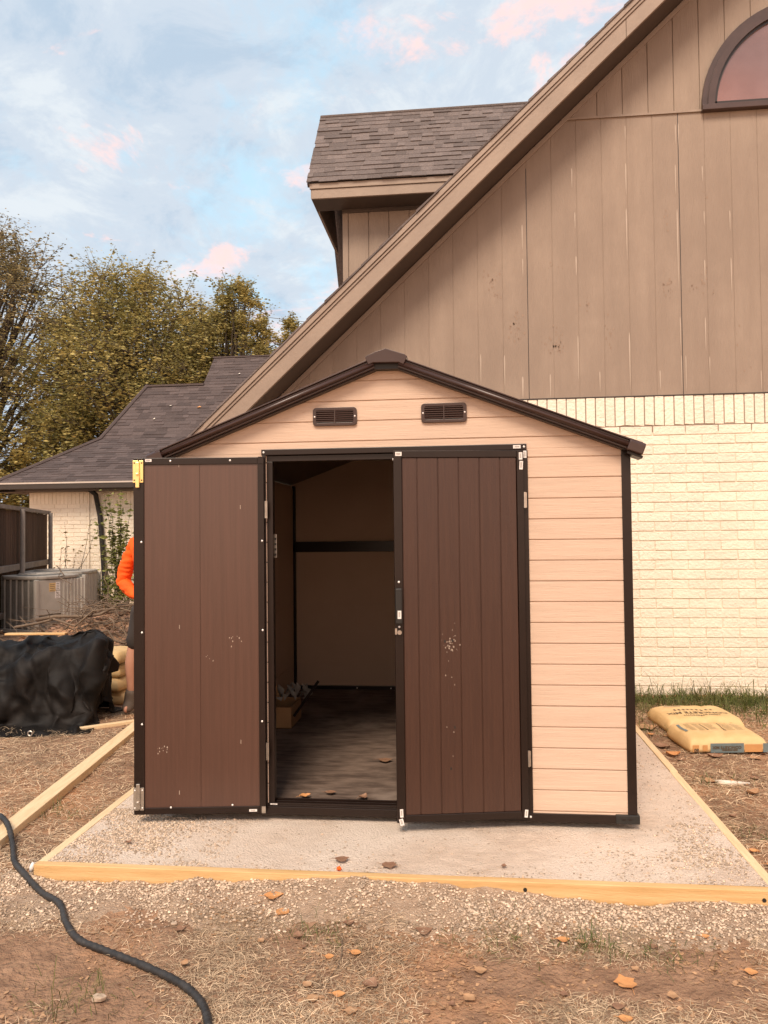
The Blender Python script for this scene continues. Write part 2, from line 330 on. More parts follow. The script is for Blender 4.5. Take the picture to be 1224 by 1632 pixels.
# pebbles: squashed octahedra
def pebbles(name, P, R, m='pebble'):
    P = np.asarray(P); n = len(P); R = np.asarray(R)
    base = np.array([(1, 0, 0), (0, 1, 0), (-1, 0, 0), (0, -1, 0), (.45, .45, .72), (-.5, .35, .68), (0, -.5, .75), (0, 0, -.7)], float)
    F = np.array([(0, 1, 4), (1, 5, 4), (1, 2, 5), (2, 3, 6), (2, 6, 5), (3, 0, 6), (0, 4, 6), (4, 5, 6), (1, 0, 7), (2, 1, 7), (3, 2, 7), (0, 3, 7)])
    th = rng.uniform(0, 6.28, n); c, s_ = np.cos(th), np.sin(th)
    B = base[None] * (1 + rng.uniform(-.3, .3, (n, 8, 3))) * R[:, None, None] * np.stack([rng.uniform(.8, 1.3, n), rng.uniform(.6, 1, n), rng.uniform(.45, .8, n)], 1)[:, None, :]
    X = B[..., 0] * c[:, None] - B[..., 1] * s_[:, None]; Y = B[..., 0] * s_[:, None] + B[..., 1] * c[:, None]
    V = np.stack([X, Y, B[..., 2]], -1) + P[:, None, :]
    FF = (F[None] + (np.arange(n) * 8)[:, None, None]).reshape(-1, 3)
    return npmesh(name, V.reshape(-1, 3), FF, m)
def fld(x, y, s, o): return noise.noise(Vector((x * s, y * s, o)))
# sandy fines under the spilled stones
gxs = np.linspace(-.75, 3.4, 300); gys = np.linspace(-1.12, PADF - .001, 52)
def spill(x, y):
    d = PADF - y; e = .25 + .14 * fld(x, 0, 2.4, 9) + .10 * fld(x, y, 9, 2) + .05 * fld(x, y, 26, 2)
    return gh(x, y) + .005 + .004 * fld(x, y, 30, 5) - .016 * max(0.0, (d - e) / .12) - .05 * max(0.0, (-x - .5) / .2)
V = [(x, y, spill(x, y)) for y in gys for x in gxs]; nx = len(gxs); I, J = np.meshgrid(np.arange(nx - 1), np.arange(len(gys) - 1)); a0 = (J * nx + I).ravel()
kind(npmesh('gravel_bank', V, np.stack([a0, a0 + 1, a0 + nx + 1, a0 + nx], 1), 'sandfill', smooth=True), 'structure')
P = []; R = []
for _ in range(22000):                           # spill in front of the board
    x = random.uniform(-.62, 3.3); d = abs(random.gauss(0, .17)); y = PADF - .004 - d
    if d > .38 + .14 * fld(x, 0, 3, 9): continue
    dens = .65 + 1.1 * fld(x, y, 4.5, 3)
    if d > .22: dens -= (d - .22) * 3.0
    if .9 < x < 2.0 and d < .25: dens -= .3
    if random.random() > dens: continue
    r = random.choice((.0035, .0045, .0055, .0065, .009)) * random.uniform(.8, 1.25)
    P.append((x, y, max(gh(x, y), spill(x, y)) + r * .25)); R.append(r)
for _ in range(1500):                            # left of the corner
    x = PADL - abs(random.gauss(0, .13)); y = PADF + random.uniform(-.25, .22)
    r = random.uniform(.003, .009); P.append((x, y, gh(x, y) + r * .3)); R.append(r)
for _ in range(11000):                           # coarse gravel in the left corner and along the edges
    x = random.choice((random.uniform(bx0, .12), random.uniform(bx0, .45), random.uniform(2.46, bx1))); y = random.uniform(by0, .1) if random.random() < .75 else random.uniform(0, 2.2)
    if 0 < x < 2.44 and y > 0 or (x > 2.4 and random.random() < .5): continue
    if random.random() > .7 + 1.2 * fld(x, y, 5, 6): continue
    r = random.choice((.003, .004, .0055, .007)) * random.uniform(.8, 1.3); P.append((x, y, padh(x, y) + r * .2)); R.append(r)
for _ in range(30000):                           # loose stones on the pad: left part, right edge, front edge
    x = random.uniform(bx0, bx1); y = random.uniform(by0, 2.4) if random.random() < .4 else random.uniform(by0, .35)
    if 0 < x < 2.44 and y > 0: continue
    dens = .04
    if x < .35: dens = .75 * min(1, (.45 - x) * 2.2)
    dens += .55 * math.exp(-((x - 2.55) / .35) ** 2 - ((y + .35) / .13) ** 2) + .35 * math.exp(-((y - by0) / .06) ** 2)
    if x > 2.44 and y > .5: dens += .35
    dens *= .6 + 1.5 * fld(x, y, 5, 6)
    if random.random() > dens: continue
    r = random.choice((.0028, .0035, .0045, .006)) * random.uniform(.8, 1.3); P.append((x, y, padh(x, y) + r * .25)); R.append(r)
kind(pebbles('gravel', P, R), 'stuff')

# dry straw: thin curved blades, one mesh
def blades(name, P, L, W, m, up=.25, curl=.5):
    P = np.asarray(P, float); n = len(P); th = rng.uniform(0, 6.28, n); L = np.asarray(L); W = np.asarray(W)
    K = 4; t = np.linspace(0, 1, K); cu = rng.normal(0, curl, n); lift = np.abs(rng.normal(0, up, n)); ph = rng.uniform(-.3, .3, n)
    ang = th[:, None] + cu[:, None] * t[None] * 2
    st = L[:, None] / (K - 1)
    dx = np.cumsum(np.cos(ang) * st, 1) - np.cos(ang[:, :1]) * st; dy = np.cumsum(np.sin(ang) * st, 1) - np.sin(ang[:, :1]) * st
    z = lift[:, None] * L[:, None] * np.sin(np.minimum(1, t[None] * 1.15) * 1.57 * (1.0 + .8 * rng.random((n, 1)))) + ph[:, None] * 0.003
    cx = np.stack([P[:, :1] + dx, P[:, 1:2] + dy, P[:, 2:] + np.abs(z) + .002], -1)
    w = W[:, None] * np.array([1, 1, .8, .25])[None]
    nx_ = np.stack([-np.sin(ang) * w, np.cos(ang) * w, rng.uniform(-.6, .6, (n, 1)) * w], -1) * .5
    V = np.stack([cx - nx_, cx + nx_], 2).reshape(n, K * 2, 3)
    F = np.array([(0, 1, 3, 2), (2, 3, 5, 4), (4, 5, 7, 6)])
    FF = (F[None] + (np.arange(n) * K * 2)[:, None, None]).reshape(-1, 4)
    return npmesh(name, V.reshape(-1, 3), FF, m)
P = []; L_ = []; W_ = []
def bare(x, y):                                  # bare red earth at the lower left and a few spots
    b = 1.3 * math.exp(-((x - .12) / .42) ** 2 - ((y + 1.28) / .26) ** 2) + .8 * math.exp(-((x - 2.1) / .35) ** 2 - ((y + 1.18) / .10) ** 2) + .6 * math.exp(-((x - .85) / .15) ** 2 - ((y + 1.0) / .08) ** 2)
    return b
n_s = 0
while n_s < 120000:
    x = random.uniform(-.9, 3.2); y = random.uniform(-1.85, -.80)
    dens = .55 + 1.3 * fld(x, y, 2.2, 1) - bare(x, y)
    if y > -.98: dens -= .55 * (y + .98) / .18
    n_s += 1
    if random.random() > dens: continue
    P.append((x, y, max(gh(x, y), spill(x, y) if y > -1.1 else -9))); L_.append(random.uniform(.012, .050) * (1.7 if random.random() < .1 else 1)); W_.append(random.uniform(.0008, .0021))
for _ in range(60000):                           # right of the pad and left of the pad
    if random.random() < .5: x = random.uniform(PADR + .01, 4.9); y = random.uniform(-.4, 3.4)
    else: x = random.uniform(-2.6, PADL - .02); y = random.uniform(-.75, 2.7)
    if random.random() > .75 + 1.2 * fld(x, y, 1.6, 4): continue
    P.append((x, y, gh(x, y))); L_.append(random.uniform(.025, .09)); W_.append(random.uniform(.0014, .0032))
kind(blades('dry_straw', P, L_, W_, 'straw', .15, .26), 'stuff')
Pl = []
while len(Pl) < 5200:
    x = random.uniform(-.8, 3.2); y = random.uniform(-1.75, -.72)
    if random.random() > .6 + 1.4 * fld(x, y, 3, 12) - .7 * bare(x, y) - (.5 if y > -.95 else 0): continue
    Pl.append((x, y, max(gh(x, y), spill(x, y) if y > -1.1 else -9) + .003))
for _ in range(4500):
    x = random.uniform(PADR + .03, 4.9) if random.random() < .6 else random.uniform(-2.6, PADL - .04); y = random.uniform(-.4, 3.3); Pl.append((x, y, gh(x, y) + .005))
kind(quads('leaf_litter', litter_quads(Pl, .003, .012), 'leaf_t'), 'stuff')
P = []; L_ = []; W_ = []
for _ in range(9000):
    x = random.uniform(2.6, 5.4); y = 3.5 - abs(random.gauss(0, .42))
    if y > 3.52 or random.random() > .8 + fld(x, y, 2, 8): continue
    P.append((x, y, gh(x, y))); L_.append(random.uniform(.03, .10) * (1.9 if random.random() < .05 else 1)); W_.append(random.uniform(.003, .006))
for _ in range(900):                            # green tufts elsewhere
    cx, cy, s = random.choice(((1.75, -.95, .13), (2.3, -.98, .1), (.25, -1.45, .12), (3.15, 1.0, .12), (3.1, .2, .12), (1.0, -.95, .08), (-.7, .2, .12), (3.0, 2.2, .15), (2.05, -.93, .06)))
    x = random.gauss(cx, s); y = random.gauss(cy, s * .6)
    if PADL < x < PADR and y > PADF: continue
    P.append((x, y, gh(x, y))); L_.append(random.uniform(.02, .06)); W_.append(random.uniform(.0012, .003))
kind(blades('grass', P, L_, W_, 'grass', .8, .3), 'stuff')

# ------------------------------------------------------------------ timber form round the pad
pf = thing('timber_form', 'pale pine boards nailed into a low frame round the gravel pad', 'wooden frame', (1.26, PADF, GZ))
b = MB(); b.box(PADL - .0, PADR + .35, PADF, PADF + .04, GZ - .06, PADZ)
obj('board', b, 'pine', pf, bevel=.003)
b = MB(); b.box(PADL, PADL + .045, PADF + .0405, .55, GZ - .05, PADZ - .001); b.box(PADL + .002, PADL + .046, .5515, PADB, GZ - .05, PADZ + .002)
obj('board', b, 'piney', pf, bevel=.003)
b = MB(); b.box(PADR - .045, PADR, PADF + .0405, .95, GZ - .05, PADZ - .001); b.box(PADR - .043, PADR + .003, .9515, PADB, GZ - .05, PADZ + .002)
obj('board', b, 'piney', pf, bevel=.003)
b = MB(); b.box(PADL + .05, PADR - .05, PADB, PADB + .04, GZ - .05, PADZ); obj('board', b, 'pine', pf, bevel=.003)
for u, v in ((837, 1418), (1218, 1435), (63, 1403)):
    p = aty(u, v, PADF); b = MB(); b.cyl((p.x, PADF - .002, p.z), (0, 1, 0), .0085 if u > 100 else .003, .004, 12); obj('screw_head', b, 'black', pf)

def lumber(name, pts, w, h, z, label, m='piney'):
    (x0, y0), (x1, y1) = pts; d = Vector((x1 - x0, y1 - y0, 0)); L = d.length; an = math.atan2(d.y, d.x)
    b = MB(); b.box(-w / 2, w / 2, 0, L, 0, h); o = obj(name, b, m, bevel=.004); o.location = (x0, y0, z); o.rotation_euler = (0, 0, an - math.pi / 2)
    return tag(o, label, 'lumber')
lumber('lumber', ((-.745, -.75), (-1.10, 2.35)), .10, .052, GZ - .002, 'long pale pine two-by-six lying on the grass left of the pad')
lumber('wood_stick', ((-1.55, 1.95), (-1.17, 2.25)), .05, .03, GZ, 'short weathered piece of wood lying beside the black tarp')

# black hose snaking in front
hp = [(-40, 1270), (0, 1300), (13, 1316), (20, 1345), (23, 1375), (36, 1402), (66, 1424), (95, 1443), (106, 1468), (126, 1492), (172, 1509), (232, 1533), (290, 1563), (322, 1592), (333, 1632), (334, 1668)]
pts = [atz(u, v, GZ + .02) for u, v in hp]
for q_ in pts: q_.z = gh(q_.x, q_.y) + .014
for i in (0, 1, 2, 3): pts[i] = atz(hp[i][0], hp[i][1], (GZ + .02, GZ + .075, GZ + .078, GZ + .03)[i])
fine = []
for i in range(1, len(pts) - 2):
    for t in np.linspace(0, 1, 26, endpoint=False):
        p0, p1, p2, p3 = pts[i - 1], pts[i], pts[i + 1], pts[i + 2]
        fine.append(.5 * ((2 * p1) + (p2 - p0) * t + (2 * p0 - 5 * p1 + 4 * p2 - p3) * t * t + (3 * p1 - p0 - 3 * p2 + p3) * t ** 3))
fine = [p for p in fine]
b = MB(); b.tube(fine, [.0135 + .0012 * math.sin(i * 1.3) + .0007 * math.sin(i * .37) for i in range(len(fine))], 12)
tag(recentre(obj('hose', b, 'hose', smooth=True)), 'black ribbed hose winding over the dirt and across the lumber', 'hose')

# ------------------------------------------------------------------ the shed
shed = thing('garden_shed', 'brown and tan metal garden shed with double doors open on the gravel pad', 'shed', (1.22, 1.5, -.03))
SW, SD = 2.44, 3.0
RX, RZ, SL = 1.215, 2.335, (2.335 - 1.90) / 1.21       # siding gable apex and slope
def gx(z):                                              # half width at height z
    return min(1.20, max(0.0, (RZ - z) / SL))
OPL, OPR, OPT = .575, 1.905, 1.885                      # door opening
def planks(y0, y1, opening):
    b = MB(); z = .049 - .1053
    while z < RZ:
        z0, z1 = max(z + .0025, .03), min(z + .1053 - .0025, RZ); z += .1053
        if z1 <= z0 + .004: continue
        segs = [(RX - 1.2, RX + 1.2)] if not (opening and z0 < OPT) else [(RX - 1.2, OPL - .01), (OPR + .01, RX + 1.2)]
        if opening and z0 < OPT < z1:
            for zz0, zz1, sg in ((z0, OPT, [(RX - 1.2, OPL - .01), (OPR + .01, RX + 1.2)]), (OPT, z1, [(RX - 1.2, RX + 1.2)])):
                for s0, s1 in sg: b.prism([(s0, zz0), (s1, zz0), (s1, zz1), (s0, zz1)], y0, y1)
            continue
        for s0, s1 in segs:
            w0, w1 = gx(z0), gx(z1)
            if len(segs) == 2: b.prism([(s0, z0), (s1, z0), (s1, z1), (s0, z1)], y0, y1)
            elif w1 > .02: b.prism([(RX - w0, z0), (RX + w0, z0), (RX + w1, z1), (RX - w1, z1)], y0, y1)
            else: b.prism([(RX - w0, z0), (RX + w0, z0), (RX, RZ)], y0, y1)
    return b
wf = obj('front_wall', planks(0, .012, True), 'tan', shed, bevel=.0022, seg=2)
b = MB(); b.prism([(.02, .03), (OPL - .012, .03), (OPL - .012, OPT + .002), (OPR + .012, OPT + .002), (OPR + .012, .03), (2.41, .03), (2.41, 1.905), (RX, 2.362), (.02, 1.905)], .0075, .03)
obj('front_wall_backing', b, 'tan', shed)
for sx, nm in ((0, 'side_wall'), (1, 'side_wall')):
    b = MB(); z = .049
    x0 = .012 if sx == 0 else 2.398
    while z < 1.88:
        b.box(x0 if sx else x0 - .012, x0 + .012 if sx else x0, .04, SD - .04, z + .003, min(z + .1003, 1.9)); z += .1053
    b.box(x0 + (.0 if sx == 0 else -.02), x0 + (.02 if sx == 0 else 0), .04, SD - .04, .03, 1.9)
    w_ = obj(nm, b, 'tan' , shed)
    b = MB(); xx = x0 + (.0205 if sx == 0 else -.0245); 
    for z0, z1 in ((.04, .26), (.263, .806), (.809, 1.30), (1.303, 1.88)): b.box(xx, xx + .004, .04, SD - .04, z0, z1)
    obj('inner_lining', b, 'inpanel', w_)
b = MB(); b.prism([(.0, .03), (2.43, .03), (2.43, 1.912), (RX, 2.366), (.0, 1.912)], SD - .0, SD + .02); bw = obj('back_wall', b, 'tan', shed)
b = MB()
for z0, z1 in ((.04, .26), (.263, .806), (.809, 1.33), (1.333, 1.88)): b.box(.03, 2.41, SD - .006, SD - .0015, z0, z1)
b.prism([(.01, 1.883), (2.42, 1.883), (2.42, 1.905), (RX, 2.362), (.01, 1.905)], SD - .006, SD - .0015); obj('inner_lining', b, 'inpanel', bw)
b = MB(); b.box(.03, 2.41, SD - .05, SD - .0062, 1.29, 1.385); obj('cross_beam', b, 'frame', shed, bevel=.002)
b = MB(); b.box(.03, 2.41, SD - .045, SD - .0062, .028, .065); obj('base_rail', b, 'frame', shed, bevel=.002)
for x in (.62, .93, 1.25, 1.6): b = MB(); b.dome((x, SD - .045, .05), (0, -1, 0), .007); obj('screw', b, 'screw', shed)
for x, y in ((.024, SD - .05), (2.37, SD - .05)):
    b = MB(); b.box(x, x + .034, y, y + .036, .03, 1.9); obj('inner_corner_post', b, 'frame', shed, bevel=.002)
b = MB(); b.box(.03, 2.4, .06, SD - .046, .0, .036); obj('floor', b, 'plywood', shed)
# left side inner bracket and label
b = MB(); b.box(.036, .05, 1.35, 1.40, .95, 1.62); obj('inner_bracket', b, 'frame', shed)
p0 = aty(430, 880, 1.2)
b = MB(); b.box(.2, .212, .0, .0, 0, 0) if False else b.box(.590, .604, .055, .058, 1.335, 1.46)
hgp = obj('hinge_plate', b, 'steel', shed)
for i in range(4): b = MB(); b.box(.592, .602, .0535, .0552, 1.345 + i * .028, 1.357 + i * .028); obj('slot', b, 'black', hgp)
# corner posts, base rails, base corner caps
for x0, x1 in ((-.006, .040), (2.396, 2.442)):
    b = MB(); b.box(x0, x1, -.006, .04, .037, 1.895); obj('corner_post', b, 'frame', shed, bevel=.003)
    b = MB(); b.box(x0, x1, SD - .02, SD + .026, .037, 1.895); obj('corner_post', b, 'frame', shed, bevel=.003)
b = MB(); b.box(.0, 2.4, -.010, .04, -.001, .039); obj('base_rail', b, 'frame', shed, bevel=.002)
b = MB(); b.box(.0, 2.4, SD, SD + .03, -.001, .039); obj('base_rail', b, 'frame', shed)
for x in (0.0, 2.41): b = MB(); b.box(x, x + .03, .04, SD, -.001, .039); obj('base_rail', b, 'frame', shed)
for x0, x1 in ((-.012, .10), (2.335, 2.452)):
    b = MB(); b.box(x0, x1, -.014, .05, -.002, .043); cc = obj('base_corner_cap', b, 'black', shed, bevel=.004)
    for i in range(2): b = MB(); b.box(x0 + .03 + i * .03, x0 + .046 + i * .03, -.0155, -.013, .018, .024); obj('slot', b, 'frame', cc)
# door surround
b = MB(); b.box(.54, 1.925, -.014, .03, 1.877, 1.909); obj('door_header', b, 'frame', shed, bevel=.003)
b = MB(); b.box(.555, 1.9, .005, .05, 1.845, 1.8755); obj('header_track', b, 'frame', shed, bevel=.002)
b = MB(); b.box(1.905, 1.930, -.012, .03, .04, 1.8765); obj('door_jamb', b, 'frame', shed, bevel=.003)
b = MB(); b.box(1.885, 1.9045, .01, .05, .04, 1.845); obj('door_jamb', b, 'frame', shed, bevel=.002)
b = MB(); b.box(.545, .562, -.012, .03, .04, 1.8765); b.box(.562, .596, .006, .05, .04, 1.845); obj('door_jamb', b, 'frame', shed, bevel=.002)
b = MB(); b.box(.56, 1.9, -.004, .06, .039, .046); b.box(.56, 1.9, .0, .006, .046, .056); b.box(.56, 1.9, .028, .034, .046, .058); b.box(.56, 1.9, .055, .062, .046, .062); obj('door_sill', b, 'frame', shed, bevel=.001)
def screw(c, d, r, m, parent):
    b = MB(); b.dome(c, d, r); return obj('screw', b, m, parent)
for x, z, y in ((.553, 1.893, -.014), (1.912, 1.893, -.014), (1.917, .022, -.010), (2.41, 1.905, -.062)): screw((x, y, z), (0, -1, 0), .006, 'screw', shed)
def sticker(x0, x1, z0, z1, y, parent, T=None, rot=0):
    b = MB(); cx, cz = (x0 + x1) / 2, (z0 + z1) / 2
    def TT(p):
        q = Vector((p.x - cx, p.y, p.z - cz)); c, s = math.cos(rot), math.sin(rot)
        q = Vector((q.x * c - q.z * s + cx, q.y, q.x * s + q.z * c + cz)); return T(q) if T else q
    b.box(x0, x1, y - .0012, y, z0, z1, TT); obj('sticker', b, 'white', parent)
    b = MB()
    hor = (x1 - x0) > (z1 - z0)
    for k in (.35, .6):
        if hor: b.box(x0 + .2 * (x1 - x0), x1 - .15 * (x1 - x0), y - .0016, y - .0011, z0 + k * (z1 - z0), z0 + (k + .1) * (z1 - z0), TT)
        else: b.box(x0 + k * (x1 - x0), x0 + (k + .1) * (x1 - x0), y - .0016, y - .0011, z0 + .2 * (z1 - z0), z1 - .15 * (z1 - z0), TT)
    obj('print', b, 'ink', parent)
# sub-parts of stickers stay small: the print lies on the same part
sticker(1.857, 1.895, 1.885, 1.902, -.0142, shed); sticker(1.905, 1.924, 1.836, 1.872, -.0122, shed)
sticker(.575, .612, .047, .053, -.0042, shed)
# vents
for x0, x1, z0, z1 in ((.819, 1.052, 2.026, 2.122), (1.389, 1.624, 2.029, 2.129)):
    cx, cz = (x0 + x1) / 2, (z0 + z1) / 2; w2, h2 = (x1 - x0) / 2, (z1 - z0) / 2
    def rr(w, h, r):
        o = []
        for sx, sz, a0_ in ((1, 1, 0), (-1, 1, 90), (-1, -1, 180), (1, -1, 270)):
            for k in range(5):
                an = math.radians(a0_ + k * 22.5); o.append((cx + sx * (w - r) + r * math.cos(an), cz + sz * (h - r) + r * math.sin(an)))
        return o
    A, B_ = rr(w2, h2, .018), rr(w2 - .018, h2 - .016, .008); n = len(A); b = MB()
    vs = [(x, -.014, z) for x, z in A] + [(x, -.014, z) for x, z in B_] + [(x, .0, z) for x, z in A] + [(x, .0, z) for x, z in B_]
    fs = []
    for i in range(n):
        j = (i + 1) % n; fs += [(i, j, j + n, i + n), (i, i + 2 * n, j + 2 * n, j), (i + n, j + n, j + 3 * n, i + 3 * n)]
    b.add(vs, fs); vent = obj('vent', b, 'rooftrim', shed, bevel=.002)
    b = MB(); b.box(x0 + .015, x1 - .015, -.0035, -.002, z0 + .013, z1 - .013); obj('recess', b, 'black', vent)
    b = MB()
    for k in range(6):
        zz = z0 + .020 + k * (z1 - z0 - .032) / 6 + .004
        b.prismx([(-.013, zz - .003), (-.0035, zz + .005), (-.0035, zz + .0075), (-.013, zz + .000)], x0 + .018, x1 - .018)
    b.box(cx - .003, cx + .003, -.0145, -.004, z0 + .014, z1 - .014); obj('louvre', b, 'rooftrim', vent)
    [screw((xx, -.014, cz), (0, -1, 0), .005, 'screw', vent) for xx in (x0 + .010, x1 - .010)]
# roof: two sheets, stepped rake trim, ridge cap
EL, ER = -.055, 2.492; EZ = 1.885; TZ = 2.385
slp = (TZ - EZ) / (RX - EL)
for s, xe in ((-1, EL), (1, ER)):
    b = MB(); b.prism([(RX, TZ - .03), (xe, EZ - .0), (xe, EZ + .012), (RX, TZ - .018)], -.06, SD + .08); rf = obj('roof_panel', b, 'rooftrim', shed)
    d = Vector((xe - RX, 0, EZ - TZ)); L = d.length; d.normalize(); nrm = Vector((-d.z, 0, d.x)) if s > 0 else Vector((d.z, 0, -d.x))
    if nrm.z < 0: nrm = -nrm
    def T(p, d=d, nrm=nrm): return Vector((RX, 0, TZ)) + d * p.x + nrm * p.z + Vector((0, p.y, 0))
    Ln = L - .04
    b = MB(); b.box(.08, Ln, -.062, .0, -.046, -.034, T); b.box(.08, Ln, -.078, -.01, -.002, .005, T); b.box(.08, Ln, -.066, -.01, -.012, -.002, T)
    tr = obj('rake_trim', b, 'rooftrim', shed, bevel=.002)
    b = MB(); b.tube([T(Vector((.08, -.070, -.024))), T(Vector((Ln, -.070, -.024)))], .0125, 14); obj('rolled_edge', b, 'rooftrim', tr, smooth=True)
    b = MB(); b.box(.08, Ln, -.045, .0, -.052, -.0465, T); obj('lower_lip', b, 'frame', tr)
    b = MB(); b.prismx([(-.084, -.052), (-.084, -.004), (-.07, .008), (0.02, .008), (.02, -.052)], Ln - .03, L + .012, T); obj('end_cap', b, 'rooftrim', shed, bevel=.005)
    b = MB(); b.prismx([(-.06, -.066), (-.06, -.0525), (.03, -.0525), (.03, -.066)], Ln - .02, L + .02, T); obj('end_cap_underside', b, 'frame', shed)
b = MB(); b.prismx([(-.094, 0)] and [(-.094, -.02), (-.094, .0), (.03, .0), (.03, -.02)], -.001, .001) if False else None
cap = MB()
cap.prism([(1.125, TZ - .060), (1.108, TZ - .022), (1.122, TZ - .012), (1.165, TZ + .006), (RX, TZ + .021), (1.265, TZ + .004), (1.312, TZ - .012), (1.326, TZ - .024), (1.306, TZ - .064), (1.28, TZ - .052), (1.15, TZ - .050)], -.088, .10)
obj('ridge_cap', cap, 'rooftrim', shed, bevel=.0025, seg=2)
b = MB(); b.prism([(1.13, TZ - .078), (1.15, TZ - .05), (1.28, TZ - .05), (1.305, TZ - .078)], -.055, .0); obj('ridge_underside', b, 'black', shed)
b = MB(); b.prism([(1.10, TZ - .045), (RX, TZ + .018), (1.33, TZ - .045), (RX, TZ - .02)], .1005, SD + .08); obj('ridge_flashing', b, 'rooftrim', shed)

# doors -------------------------------------------------------------------
def hinge_T(hx, hy, ex, ey):                     # local x along the leaf from the hinge, local y = thickness, z up
    d = Vector((ex - hx, ey - hy, 0)); L = d.length; d.normalize(); n_ = Vector((-d.y, d.x, 0))
    return L, (lambda p: Vector((hx, hy, 0)) + d * p.x + n_ * p.y + Vector((0, 0, p.z)))
# right leaf: outer (ribbed) face to the viewer. direction hinge->free is -x, so normal n_ = (-d.y, d.x) points to -y (outwards)
L, T = hinge_T(1.903, -.016, 1.250, -.128)
zb, zt = .024, 1.873
b = MB(); k = .036
edges = [L - .043]; 
while edges[-1] - .1053 > .04: edges.append(edges[-1] - (.076 if len(edges) == 1 else .1053))
edges.append(.036)
for i in range(len(edges) - 1): b.box(edges[i + 1] + .0025, edges[i] - .0025, .004, .016, zb + .036, zt - .036, T)
b.box(.036, L - .043, .002, .0112, zb + .036, zt - .036, T)
door = pn = obj('door', b, 'brown', shed, bevel=.002)
door['label'] = 'right-hand door leaf, barely ajar, showing its grooved outer face with chipped paint'
b = MB(); b.box(0, .035, -.002, .022, zb, zt, T); b.box(L - .042, L, -.002, .022, zb, zt, T); b.box(.0352, L - .0422, -.001, .021, zt - .036, zt, T); b.box(.0352, L - .0422, -.001, .021, zb, zb + .036, T)
obj('door_frame', b, 'frame', door, bevel=.003)
b = MB()
def dp(u, v):                                    # pixel on the right leaf -> local x,z
    d = ray(u, v); o_ = T(Vector((0, .016, 0))); n_ = (T(Vector((0, 1, 0))) - T(Vector((0, 0, 0)))); t = (o_ - CAM).dot(n_) / d.dot(n_); p = CAM + d * t
    ax = T(Vector((1, 0, 0))) - T(Vector((0, 0, 0))); return (p - T(Vector((0, 0, 0)))).dot(ax), p.z
for _ in range(46):
    u = random.gauss(717, 6) if random.random() < .8 else random.gauss(722, 4); v = random.gauss(1025, 11) if random.random() < .75 else random.choice((1059, 1084, 1160, 1200, 962, 985)) + random.gauss(0, 5)
    x, z = dp(u, v); r = random.uniform(.0012, .0042); k = random.randint(4, 6); a_ = random.random() * 6
    b.add([T(Vector((x + r * random.uniform(.5, 1.2) * math.cos(a_ + q * 6.28 / k), .0168, z + 1.3 * r * random.uniform(.5, 1.2) * math.sin(a_ + q * 6.28 / k)))) for q in range(k)], [tuple(range(k))])
kind(obj('paint_chips', b, 'drip', pn, fix=False), 'stuff')
b = MB()
for u, v in ((725, 1159), (719, 1225), (709, 1022), (721, 1021)):
    b = MB(); x, z = dp(u, v); b.box(x - .004, x + .004, .0161, .0170, z - .006, z + .006, T); obj('hole', b, 'black', pn)
b = MB(); xl = L - .021; b.box(xl - .013, xl + .020, .022, .050, 1.01, 1.185, T); hd_ = obj('door_handle', b, 'black', door, bevel=.005)
b = MB(); b.cyl(T(Vector((xl, .022, .965))), T(Vector((0, 1, 0))) - T(Vector((0, 0, 0))), .011, .012, 16); b.box(xl + .012, xl + .022, .018, .03, .955, .985, T); obj('lock', b, 'steel', door)
[screw(T(Vector(q)), (0, -1, 0), .006, 'screw', door) for q in ((xl, .022, 1.215), (xl, .022, .992))]; screw(T(Vector((L - .001, .005, 1.83))), (-1, -.2, 0), .008, 'screw', door)
sticker(xl - .008, xl + .010, 1.035, 1.075, 0, door, T=lambda p: T(Vector((p.x, .0505 - p.y, p.z))))
Tf = lambda p: T(Vector((p.x, .0225 - p.y, p.z)))
for x0, x1, z0, z1, r_ in ((L - .042, L - .010, 1.846, 1.866, 0), (.006, .024, 1.825, 1.862, 0), (.004, .022, 1.775, 1.818, -.06), (L - .030, L - .014, .052, .092, .03), (L - .032, L - .012, .012, .045, .25), (.006, .022, .030, .068, -.1)):
    sticker(x0, x1, z0, z1, 0, door, Tf, -r_)
for z in (1.62, .32):
    b = MB(); b.tube([T(Vector((-.004, .020, z - .04))), T(Vector((-.004, .020, z + .04)))], .006, 10); b.box(-.014, .0, .018, .021, z - .038, z + .038, T); obj('hinge', b, 'steel', door)
# left leaf: swung right round, inner face to the viewer
L, T = hinge_T(.558, -.022, -.116, -.104)
zb, zt = .018, 1.866
b = MB(); xm = .335; b.box(.032, xm - .0012, .004, .014, zb + .034, zt - .036, T); b.box(xm + .0012, L - .054, .004, .014, zb + .034, zt - .036, T); b.box(.033, L - .055, .002, .0105, zb + .034, zt - .036, T)
door = pn = obj('door', b, 'brown_in', shed)
door['label'] = 'left-hand door leaf, folded right back, showing its flat inner face'
b = MB(); b.box(0, .032, -.004, .022, zb, zt, T); b.box(L - .054, L, -.004, .022, zb, zt, T); b.box(.0322, L - .0542, -.003, .021, zt - .036, zt, T); b.box(.0322, L - .0542, -.003, .021, zb, zb + .034, T)
obj('door_frame', b, 'frame', door, bevel=.002)
def dp2(u, v):
    d = ray(u, v); n_ = (T(Vector((0, 1, 0))) - T(Vector((0, 0, 0)))); t = (T(Vector((0, .014, 0))) - CAM).dot(n_) / d.dot(n_); p = CAM + d * t
    ax = T(Vector((1, 0, 0))) - T(Vector((0, 0, 0))); return (p - T(Vector((0, 0, 0)))).dot(ax), p.z
b = MB()
